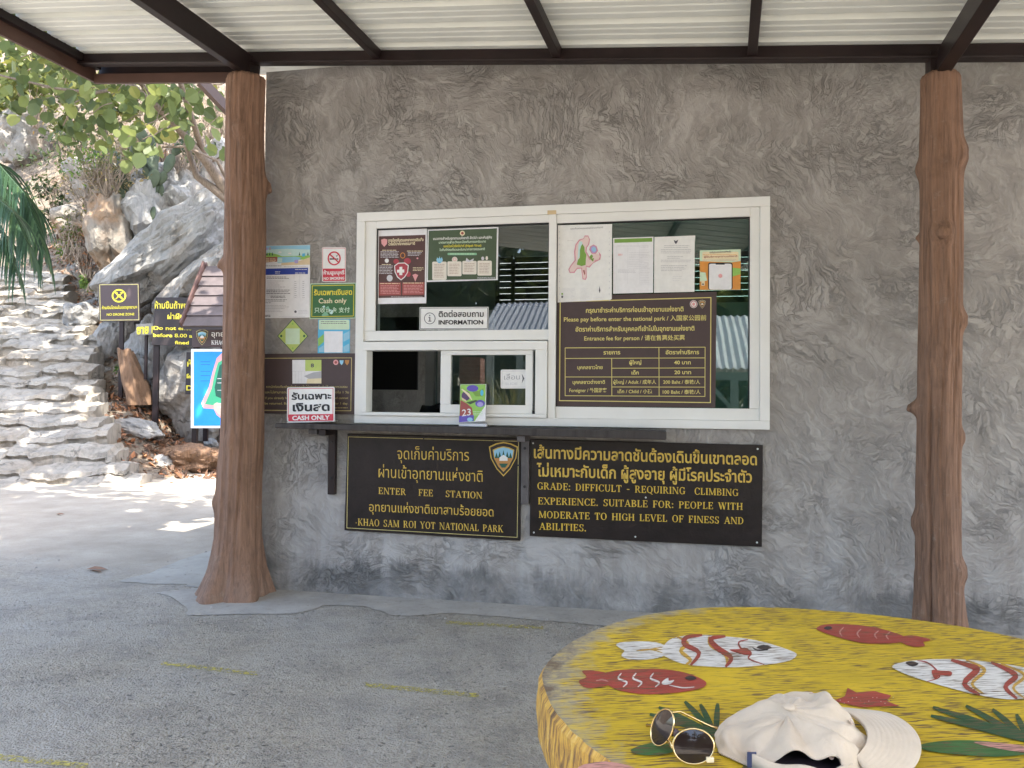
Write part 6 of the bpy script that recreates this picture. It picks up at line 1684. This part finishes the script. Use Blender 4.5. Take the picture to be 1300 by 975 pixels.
def blob(pts, m, l, sub=3):
    nexteps()
    k = len(pts); out = []
    for i in range(k):
        p0, p1, p2, p3 = (pts[(i + j - 1) % k] for j in range(4))
        for s_ in range(sub):
            t = s_ / sub
            out.append(tuple(.5 * (2 * p1[d] + (p2[d] - p0[d]) * t + (2 * p0[d] - 5 * p1[d] + 4 * p2[d] - p3[d]) * t * t + (3 * p1[d] - p0[d] - 3 * p2[d] + p3[d]) * t ** 3) for d in (0, 1)))
    pr_.poly(PT(out), m, l)
def stroke(pts, w, m, l):
    nexteps()
    k = len(pts); f = []
    for i in range(k - 1):
        p0, p1, p2, p3 = pts[max(i - 1, 0)], pts[i], pts[i + 1], pts[min(i + 2, k - 1)]
        for s_ in range(4):
            t = s_ / 4
            f.append(tuple(.5 * (2 * p1[d] + (p2[d] - p0[d]) * t + (2 * p0[d] - 5 * p1[d] + 4 * p2[d] - p3[d]) * t * t + (3 * p1[d] - p0[d] - 3 * p2[d] + p3[d]) * t ** 3) for d in (0, 1)))
    f.append(pts[-1])
    L, Rr = [], []
    for i, (x, y) in enumerate(f):
        ax, ay = f[max(i - 1, 0)], f[min(i + 1, len(f) - 1)]
        dx, dy = ay[0] - ax[0], ay[1] - ax[1]; q = math.hypot(dx, dy) or 1
        ww = w * (.35 + .65 * math.sin(PI * min(1, max(0, (i + .6) / len(f))))) / 2
        L.append((x - dy / q * ww, y + dx / q * ww)); Rr.append((x + dy / q * ww, y - dx / q * ww))
    for i in range(len(f) - 1): pr_.poly(PT([L[i], L[i + 1], Rr[i + 1], Rr[i]])[::-1], m, l)
# white striped fish, left
blob([(372, 140), (395, 122), (450, 113), (520, 117), (590, 124), (650, 138), (700, 155), (714, 165), (695, 180), (640, 190), (560, 197), (480, 195), (420, 188), (380, 172), (362, 158)], 'fish_white', 1)
blob([(378, 145), (350, 133), (290, 130), (248, 137), (262, 150), (270, 155), (262, 168), (290, 178), (340, 176), (376, 165)], 'fish_white', 1)
stroke([(405, 118), (432, 135), (415, 155), (440, 178), (428, 190)], 10, 'fish_orange', 2); stroke([(470, 114), (430, 120), (425, 138), (462, 160), (440, 192)], 13, 'fish_red', 3)
stroke([(488, 118), (492, 140), (530, 165), (535, 194)], 10, 'fish_orange', 2); stroke([(530, 117), (492, 124), (510, 148), (545, 172), (530, 196)], 14, 'fish_red', 3)
stroke([(588, 126), (565, 132), (570, 148), (596, 160), (590, 175), (630, 190)], 5, 'fish_red', 2); blob([(540, 152), (566, 150), (580, 146), (596, 156), (590, 166), (566, 162)], 'fish_red', 3)
blob([(610, 146), (628, 139), (650, 146), (632, 152)], 'eye_dark', 3); stroke([(600, 146), (612, 153), (640, 152)], 4, 'eye_dark', 2)
for yy in (145, 152, 160): stroke([(300, 155), (335, 151), (368, yy)], 3, 'fish_orange', 2)
# red fish, left
blob([(226, 210), (290, 202), (370, 202), (430, 212), (470, 228), (481, 240), (465, 252), (410, 262), (330, 267), (260, 258), (228, 244), (205, 238)], 'fish_red', 1)
blob([(228, 214), (190, 206), (160, 207), (172, 222), (152, 232), (165, 248), (196, 250), (232, 240)], 'fish_red', 1)
for x in (262, 300, 345): stroke([(x, 212), (x - 8, 226), (x + 14, 236), (x + 4, 248)], 5, 'fish_white', 2)
blob([(366, 235), (382, 224), (384, 232), (398, 230), (388, 240), (370, 242)], 'fish_white', 2); stroke([(385, 243), (420, 250), (450, 248)], 3, 'fish_white', 2); blob([(425, 224), (442, 219), (456, 226), (440, 231)], 'eye_dark', 3); stroke([(196, 232), (212, 229), (228, 234)], 4, 'coral_pink', 2)
# red fish, back
blob([(765, 96), (785, 87), (840, 86), (910, 93), (960, 106), (990, 118), (985, 132), (940, 136), (880, 134), (815, 118), (775, 104)], 'fish_red', 1)
blob([(980, 120), (1010, 115), (1050, 122), (1058, 128), (1040, 132), (1044, 142), (1015, 144), (985, 134)], 'fish_red', 1)
for x in (835, 880, 925, 955): stroke([(x, 94 + (x - 835) * .10), (x - 10, 106 + (x - 835) * .08), (x - 4, 118 + (x - 835) * .06)], 4, 'coral_pink', 2)
blob([(783, 96), (796, 91), (806, 96), (794, 101)], 'eye_dark', 2)
# white striped fish, right
blob([(960, 194), (990, 183), (1050, 177), (1120, 176), (1200, 182), (1270, 192), (1340, 206), (1390, 225), (1380, 252), (1330, 274), (1260, 280), (1180, 268), (1100, 248), (1020, 224), (975, 206)], 'fish_white', 1)
stroke([(1112, 178), (1165, 195), (1178, 205), (1146, 240), (1186, 268)], 16, 'fish_red', 3); stroke([(1150, 178), (1190, 196), (1196, 210), (1166, 240), (1196, 266)], 9, 'fish_orange', 2)
stroke([(1215, 184), (1262, 206), (1278, 222), (1252, 248), (1282, 278)], 14, 'fish_red', 3); stroke([(1240, 188), (1290, 208), (1300, 224), (1272, 250), (1300, 276)], 8, 'fish_orange', 2)
stroke([(1025, 180), (1048, 184), (1070, 200), (1082, 222), (1050, 234)], 4, 'fish_red', 2); blob([(1062, 205), (1084, 206), (1112, 208), (1110, 220), (1084, 218), (1070, 228)], 'fish_red', 3); blob([(994, 186), (1010, 181), (1028, 188), (1012, 195)], 'eye_dark', 3)
# starfish with white dots
blob([(845, 250), (868, 262), (912, 258), (958, 270), (945, 284), (982, 298), (930, 298), (880, 300), (806, 284), (838, 272)], 'fish_red', 1, 1)
for i in range(14): pr_.disc(*tc(826 + i * 10.5, 282 + 8 * math.sin(i * 1.3)), .9, .35, 'fish_white', 2, 6)
# seaweed
def weed(cx, cy, tips, m='weed_green', w=14):
    for (x, y) in tips: stroke([(cx, cy), ((cx + x) / 2 + (x - cx) * .05, (cy + y) / 2 - 6), (x, y)], w, m, 1)
weed(505, 375, [(358, 300), (425, 285), (465, 292), (510, 290), (545, 330), (395, 320), (335, 318)], w=15)
weed(680, 350, [(615, 286), (590, 300), (640, 300)], w=12)
weed(1310, 388, [(1065, 300), (1150, 296), (1218, 305), (1280, 318), (1060, 322), (1330, 320), (1110, 312)], w=15)
blob([(1025, 400), (1080, 388), (1160, 385), (1240, 392), (1300, 405), (1310, 420), (1230, 428), (1130, 422), (1060, 414)], 'weed_light', 1)
blob([(1170, 390), (1240, 392), (1310, 402), (1360, 412), (1300, 416), (1220, 404)], 'coral_pink', 2)
blob([(285, 412), (320, 396), (370, 392), (410, 402), (380, 420), (320, 424)], 'weed_light', 1)
blob([(560, 470), (600, 436), (670, 424), (740, 428), (800, 452), (820, 490), (560, 500)], 'shell_green', 1); stroke([(640, 440), (660, 450), (660, 470)], 4, 'weed_light', 2); stroke([(700, 436), (690, 450), (700, 462)], 4, 'weed_light', 2)
blob([(150, 455), (220, 440), (300, 458), (260, 480), (170, 490)], 'coral_pink', 1)
top = mb.build('tabletop', None, table)
# material coordinates are measured from the middle of the table
MB().tube([(TCx, TCy, .0), (TCx, TCy, TZ - th)], .22, 40).build('drum', paint('old_drum_wood', (.20, .12, .05), .7, .3, 12), table)
MB().tube([(TCx, TCy, .002), (TCx, TCy, .06)], .40, 48).build('base', 'old_drum_wood', table)

# ------------------------------------------------------------------ cap lying on the table
TT = TZ + .0014
cap = thing('cap', 'cream baseball cap lying on the yellow table with its back strap towards the viewer', 'cap', G(1010, 940, TZ))
def m_cloth(name, col):
    t = NT(name); p = t.obj()
    w1 = t.noise(t.mapv(p, (900, 900, 120)), 1.0, 2, .5); n = t.noise(p, 22, 5, .6)
    c_ = t.ramp(n, [(.3, tuple(k * .88 for k in col)), (.7, tuple(min(1, k * 1.06) for k in col))])
    t.fin(c_, .9, t.bump(t.math('ADD', w1, t.math('MULTIPLY', n, 1.5)), .35, .002), spec=.15)
    t.b.inputs['Sheen Weight'].default_value = .25
    return t.m
M['cap'] = m_cloth('cream_cotton', (.60, .50, .385))
M['cap_in'] = paint('dark_lining_and_shade', (.035, .022, .026), .9, .3, 30)
cc0 = G(1010, 951, TZ); cc0.z = TT
s_px = (cc0 - CAM).dot(_f) / FPX                       # metres per pixel here
hx = V((1, 0.19, 0)).normalized(); hy = V((-.19, 1, 0)).normalized()
# crown: polar surface, azimuth 0 = towards the brim (right), opening faces the viewer
OP = R(-106); OW = R(36)
def crown(az, t, inner=False):
    """t = 0 at the band, 1 at the button"""
    rx, ry = .090, .082
    back = math.cos(az - R(180)); 
    r_ = 1.0
    r_ *= 1 + .17 * max(0, math.cos(az - R(186))) ** 6 * (1 - t * .9)         # left corner of the band pushed out
    wr = mnoise.fractal((math.cos(az) * 1.5 + 3, math.sin(az) * 1.5, t * 1.8), 1, 2, 3)
    fold = mnoise.noise((az * 2.4, t * 3.2 + az * .5, 2.0))
    fold2 = mnoise.noise((az * 1.1 + t * 3.4, t * 1.2, 6.0))
    e = t * PI / 2
    rad = r_ * (math.cos(e) ** .62) * (1 + .05 * wr + .09 * fold * (1 - t))
    h = .047 * (math.sin(e) ** .85)
    h *= 1 + .13 * math.cos(az - R(20)) - .08 * max(0, math.cos(az - R(200)))
    h += (.014 * fold + .015 * fold2) * math.sin(e * 2) + .004 * wr
    xl = rx * rad * math.cos(az); q_ = min(1, max(0, (-.005 - xl) / .07)); h *= 1 - .42 * q_ * q_ * (3 - 2 * q_)
    # sagging back panel above the strap
    da = (az - OP + PI) % (2 * PI) - PI
    h -= .016 * math.exp(-(da / .8) ** 2) * math.sin(e * 2)
    # panel seams
    for k in range(6):
        d_ = (az - (R(5) + k * PI / 3) + PI) % (2 * PI) - PI
        rad -= .010 * math.exp(-(d_ / .035) ** 2) * (1 - t)
    sc_ = .97 if inner else 1.0
    return cc0 + hx * (rx * rad * math.cos(az) * sc_ - .012 * t) + hy * (ry * rad * math.sin(az) * sc_ - .004 * t) + V((0, 0, max(.001, h * sc_)))
na, nt_ = 180, 40
def arch(da):                                          # height (in t) of the opening at this azimuth
    u = abs(da) / OW
    return .46 * math.sqrt(max(0, 1 - u * u)) if u < 1 else 0
for inner in (False, True):
    vs_, fs, fk = [], [], []
    for i in range(nt_ + 1):
        for j in range(na):
            az = 2 * PI * j / na
            da = (az - OP + PI) % (2 * PI) - PI
            t0 = arch(da) + (.10 if abs(da) < OW * .98 else 0)
            t = t0 + (1 - t0) * i / nt_
            vs_.append(crown(az, min(t, .999), inner))
    for i in range(nt_):
        for j in range(na): fs.append((i * na + j, i * na + (j + 1) % na, (i + 1) * na + (j + 1) % na, (i + 1) * na + j))
    fs.append(tuple(range(nt_ * na, nt_ * na + na)))
    if inner:
        b0 = len(vs_); vs_ += [cc0 + (V(vs_[j]) - cc0) * .93 for j in range(0)]
        vs_ += [V(((crown(2 * PI * j / 60, 0, True) - cc0) * .90 + cc0).xy.to_3d()) + V((0, 0, cc0.z + .0012)) for j in range(60)]; fs.append(tuple(range(b0, b0 + 60)))  # dark disc on the table inside the cap, shade put in as colour
    o = MB().add(vs_, fs).build('lining_and_shade_disc' if inner else 'crown', 'cap_in' if inner else 'cap', cap, smooth=True)
    if not inner:
        sm = o.modifiers.new('solid', 'SOLIDIFY'); sm.thickness = .0018; sm.offset = 1
# the strap closing the opening, its buckle and label
st_ = []
for j in range(25):
    az = OP + OW * 1.15 * (j / 12 - 1)
    sag = .006 * math.sin(j * .6)
    a = cc0 + hx * (.0925 * math.cos(az) * (1 + .03 * math.sin(j * .5))) + hy * (.085 * math.sin(az) * (1 + .03 * math.sin(j * .5)))
    st_.append((a + V((0, 0, .001)), a + V((0, 0, .016 + sag * .4))))
vs_ = [v for q_ in st_ for v in q_]
o = MB().add(vs_, [(2 * j, 2 * j + 2, 2 * j + 3, 2 * j + 1) for j in range(24)]).build('strap', 'cap', cap, smooth=True)
sm = o.modifiers.new('solid', 'SOLIDIFY'); sm.thickness = .003; sm.offset = 0
a = st_[14][1]; MB().obox(a + V((0, -.003, -.006)), hx * .006, hy * .002, V((0, 0, .005))).build('buckle', 'upvc_dirty', cap, bevel=.001)
a = st_[1][0]; MB().obox(a + V((.002, -.004, .010)), hx * .0055, hy * .0008, V((0, 0, .009))).build('label', paint('navy_label', (.05, .06, .12), .7, .2), cap)
v, f = ICO[3]; tp = crown(0, .999)
MB().add([tp + V((q_[0] * .008, q_[1] * .008, q_[2] * .004 + .002)) for q_ in v], f).build('button', 'cap', cap, smooth=True)
ey = MB()
for az in (R(-70), R(-10), R(50), R(-150)):
    a = crown(az, .52); o_ = (a - cc0).normalized()
    ey.tube([a + o_ * .0005, a + o_ * .0028], .0032, 10)
ey.build('eyelet', paint('stitched_eyelet', (.55, .42, .34), .8, .1), cap)
# brim with rows of stitching
vs_, fs = [], []; nr_, nb = 26, 48
def brim(u, w):
    """u -1..1 across, w 0 at the crown .. 1 at the edge"""
    a = R(8) + u * R(66)
    inn = cc0 + hx * (.084 * math.cos(a)) + hy * (.080 * math.sin(a))
    outx = .030 + .062 * math.sqrt(max(0, 1 - (abs(u) ** 2.6)))
    out = cc0 + hx * (.060 * math.cos(a) + outx * .97) + hy * (.098 * math.sin(a) * 1.02)
    p_ = inn.lerp(out, w)
    p_.z = cc0.z + .016 + .010 * (1 - (u * 1.05) ** 2) - .020 * abs(u) ** 2 * w - .006 * w + .006
    p_.z += .00015 * math.cos(w * nr_ / 2.6 * 2 * PI) if .12 < w < .97 else 0
    p_.z = max(p_.z, cc0.z + .003)
    return p_
for i in range(nr_ * 3 + 1):
    for j in range(nb + 1): vs_.append(brim(-1 + 2 * j / nb, i / (nr_ * 3)))
for i in range(nr_ * 3):
    for j in range(nb): fs.append((i * (nb + 1) + j, i * (nb + 1) + j + 1, (i + 1) * (nb + 1) + j + 1, (i + 1) * (nb + 1) + j))
o = MB().add(vs_, fs).build('brim', 'cap', cap, smooth=True)
sm = o.modifiers.new('solid', 'SOLIDIFY'); sm.thickness = .004; sm.offset = -1

# ------------------------------------------------------------------ sunglasses
gold_m = paint('gold_metal', (.80, .60, .30), .22, .05, 20, 1.0)
t = NT('dark_gradient_lens'); t.fin((.022, .014, .012), .04, None, .0, .5)
M['lens'] = t.m
sg = thing('sunglasses', 'gold rimmed aviator sunglasses with dark lenses standing on the yellow table left of the cap', 'sunglasses', G(862, 965, TZ))
def lens_at(px, py, z, nrm, wpx, hpx, ang):
    c_ = G(px, py, z); n_ = V(nrm).normalized()
    s_ = (c_ - CAM).dot(_f) / FPX
    pts = []
    for k in range(40):
        a = 2 * PI * k / 40
        ca, sa = math.cos(a), math.sin(a)
        rx_, ry_ = wpx / 2, hpx / 2
        e = 1 + .06 * math.cos(2 * a + .8) + .05 * sa * ca
        x_, y_ = rx_ * ca * e, ry_ * sa * e
        x2, y2 = x_ * math.cos(R(ang)) - y_ * math.sin(R(ang)), x_ * math.sin(R(ang)) + y_ * math.cos(R(ang))
        pts.append(PL(px + x2, py + y2, c_, n_))
    return c_, n_, pts
v2 = -ray(880, 950).normalized()
L2 = lens_at(880.5, 947.5, TZ + .026, v2 + V((-.12, -.1, -.18)), 50, 47, 12)
L1 = lens_at(841, 923.5, TZ + .030, v2 + V((-1.0, .25, -.10)), 26, 50, 14)
for c_, n_, pts in (L2, L1):
    vs_ = [c_ + n_ * .003] + [c_.lerp(q_, .55) + n_ * .0022 for q_ in pts] + pts
    fs = [(0, 1 + k, 1 + (k + 1) % 40) for k in range(40)] + [(1 + k, 41 + k, 41 + (k + 1) % 40, 1 + (k + 1) % 40) for k in range(40)]
    MB().add(vs_, fs).build('lens', 'lens', sg, smooth=True)
    MB().tube(pts + [pts[0]], .0011, 8, cap=False).build('rim', gold_m, sg, smooth=True)
c1, n1, p1 = L1; c2, n2, p2 = L2
near = lambda P_, px, py: min(P_, key=lambda q_: (q_ - DD(px, py, (q_ - CAM).dot(_f))).length)
a, b = near(p1, 850, 905), near(p2, 872, 925)
MB().tube([near(p1, 851, 942), near(p1, 851, 942).lerp(near(p2, 857, 948), .5) + V((0, -.002, .004)), near(p2, 857, 948)], .0014, 8).tube([near(p1, 848, 940), near(p2, 862, 962)], .0011, 8).build('bridge', gold_m, sg, smooth=True)
h1, h2 = near(p2, 903, 968), near(p1, 829, 905)
MB().obox(h1 + V((.001, -.001, -.001)), _r * .0045, _u * .003, _f * .002).build('hinge', paint('pale_gold_hinge', (.78, .66, .44), .3, .1), sg, bevel=.0008)
tm = MB()
e_ = [V((h1.x, h1.y, h1.z)), V((h1.x - .02, h1.y + .035, TZ + .020)), V((h1.x - .055, h1.y + .085, TZ + .012)), V((h1.x - .075, h1.y + .10, TZ + .006))]
tm.tube(e_, [.0012, .0012, .0016, .0024], 8); tm.build('temple', gold_m, sg, smooth=True)
tm = MB(); tm.tube([h2, h2 + V((.03, .03, -.006)), V((h2.x + .07, h2.y + .05, TZ + .010)), V((h2.x + .095, h2.y + .045, TZ + .006))], [.0012, .0012, .0018, .0024], 8); tm.build('temple', gold_m, sg, smooth=True)
pd = MB()
for q_ in (near(p1, 853, 930), near(p2, 865, 940)):
    c_ = q_ + _f * .006 + V((.002, 0, 0)); pd.add([c_ + V((v_[0] * .004, v_[1] * .002, v_[2] * .007)) for v_ in ICO[2][0]], ICO[2][1])
pd.build('nose_pad', 'ink_brown', sg, smooth=True)

# ------------------------------------------------------------------ across the forecourt, mirrored in the panes
def mir(px, py, yv):
    p_ = W(px, py, yv); return V((p_.x, -yv, p_.z))
def tree_mass(name, label, px, base_y, yv, hpx, wpx, n, L, m, seed):
    r = random.Random(seed)
    c_ = mir(px, base_y - hpx * .5, yv); s_ = (yv + 4.09) / FPX
    t = thing(name, label, 'tree', V((c_.x, c_.y, 0)))
    mb = MB(); leaf_cloud(mb, c_, (wpx * s_ * .6, wpx * s_ * .4, hpx * s_ * .55), n, L, r, True, .3, 26); mb.build('crown', m, t)
    MB().tube(wig((c_.x, c_.y, -.1), (c_.x + .2, c_.y, c_.z), 5, .03, r), [.22, .18, .15, .12, .09, .05], 10).build('trunk', 'bark', t, smooth=True)
tree_mass('broadleaf_tree', 'green tree mirrored at the right of the large window pane', 925, 470, 15, 190, 200, 1500, .45, 'leaf_tree', 51)
tree_mass('broadleaf_tree', 'dark tree mirrored in the lower left of the upper window pane', 520, 500, 14, 240, 210, 1700, .42, 'leaf_dark', 52)
tree_mass('broadleaf_tree', 'yellowish tree mirrored beside the sloping roof left of the window mullion', 655, 470, 17, 160, 130, 1000, .4, 'leaf_far', 53)
tree_mass('broadleaf_tree', 'tall green tree mirrored in the middle of the ticket window', 780, 520, 19, 330, 260, 1500, .5, 'leaf_tree', 54)
fm = MB(); fr_ = random.Random(77)
for i in range(150):
    leaf_cloud(fm, (fr_.uniform(-45, 45), fr_.uniform(-36, -27), fr_.uniform(.0, 7.0)), (4, 2, 2.4), 60, 1.1, fr_, True, .3, 6)
fm.build('far_trees', m_leaf('far_dark_leaf', (.03, .042, .028), .5, .2), None, kind='stuff')
M['white_sheet'] = paint('white_corrugated_sheet', (.50, .50, .50), .5, .1, 3)
M['green_post'] = paint('grey_green_post', (.28, .33, .27), .6, .2, 4)
def shed(label, px0, px1, pyt, pyb, yv, sheet_='white_sheet'):
    a, b = mir(px0, pyb, yv), mir(px1, pyb, yv); tpz = mir((px0 + px1) / 2, pyt, yv + 1.5).z
    t = thing('open_shed', label, 'shed', V(((a.x + b.x) / 2, a.y, 0)))
    vs_ = []; n_ = int((b.x - a.x) / .03)
    for i in range(n_ + 1):
        x = a.x + (b.x - a.x) * i / n_; w_ = .020 * math.sin(i * PI / 2)
        vs_ += [(x, a.y + .1, a.z + w_), (x, a.y - 1.6, tpz + w_), (x, a.y - 3.3, a.z + w_)]
    fs = [(3 * i + k_, 3 * i + 3 + k_, 3 * i + 4 + k_, 3 * i + 1 + k_) for i in range(n_) for k_ in (0, 1)]
    MB().add(vs_, fs).build('roof', sheet_, t)
    MB().box(a.x, b.x, a.y - .05, a.y + .05, a.z - .20, a.z - .06).build('beam', 'green_post', t)
    for x in (a.x + .2, (a.x + b.x) / 2, b.x - .2):
        MB().box(x - .06, x + .06, a.y - .06, a.y + .06, 0, a.z - .2).build('post', 'green_post', t)
    MB().bar((b.x - .2, a.y, a.z - 1.2), (b.x - 1.1, a.y, a.z - .2), .06, .06).build('brace', 'green_post', t)
shed('open shed with a white corrugated roof mirrored at the right edge of the large pane', 880, 985, 400, 468, 8.5)
shed('open shed roof mirrored in the lower right of the upper window pane', 610, 712, 384, 424, 10.5, paint('blue_grey_sheet', (.17, .20, .25), .5, .1, 3))
bp = random.Random(8)
pb_ = mir(650, 520, 4.8); t = thing('grass_clump', 'clump of pale arching grass mirrored in the glass of the sliding hatch', 'plant', V((pb_.x, pb_.y, 0)))
mb = MB()
for i in range(150):
    a = bp.uniform(0, 2 * PI); l_ = bp.uniform(1.0, 1.9); e = V((math.cos(a), math.sin(a), 0))
    b0 = V((pb_.x, pb_.y, .35)) + e * bp.uniform(0, .12); sp_ = bp.uniform(.25, .6); pl = [b0 + e * sp_ * u_ + V((0, 0, l_ * (1.5 * u_ - 1.0 * u_ * u_))) for u_ in (0, .25, .5, .75, 1)]
    sd = V((-e.y, e.x, 0)) * .012
    vs_ = [v_ for k_, q_ in enumerate(pl) for v_ in (q_ - sd * (1 - k_ * .22), q_ + sd * (1 - k_ * .22))]
    mb.add(vs_, [(2 * k_, 2 * k_ + 1, 2 * k_ + 3, 2 * k_ + 2) for k_ in range(4)])
mb.build('foliage', m_leaf('pale_grass_blade', (.24, .26, .10), .4, .4), t)
MB().tube([(pb_.x, pb_.y, 0), (pb_.x, pb_.y, .30), (pb_.x, pb_.y, .36)], [.16, .24, .26], 20).build('pot', paint('dark_clay_pot', (.06, .04, .035), .7, .2), t)
hb_ = thing('brick_pier', 'red brick pier mirrored at the left of the sliding hatch glass', 'pier', V((mir(597, 480, 5.6).x, -5.6, 0)))
t = NT('red_brick'); p_ = t.obj(); bk = t.n('ShaderNodeTexBrick'); t.l(t.mapv(p_, (1, 1, 1), (R(90), 0, 0)), bk.inputs[0]); bk.inputs['Scale'].default_value = 5
bk.inputs['Color1'].default_value = (.24, .10, .065, 1); bk.inputs['Color2'].default_value = (.30, .13, .08, 1); bk.inputs['Mortar'].default_value = (.4, .37, .33, 1)
M['brick'] = t.fin(bk.outputs[0], .85)
a, b = mir(583, 455, 5.6), mir(610, 455, 5.6)
MB().box(a.x, b.x, -5.9, -5.6, 0, a.z).build('pier', 'brick', hb_, bevel=.01)
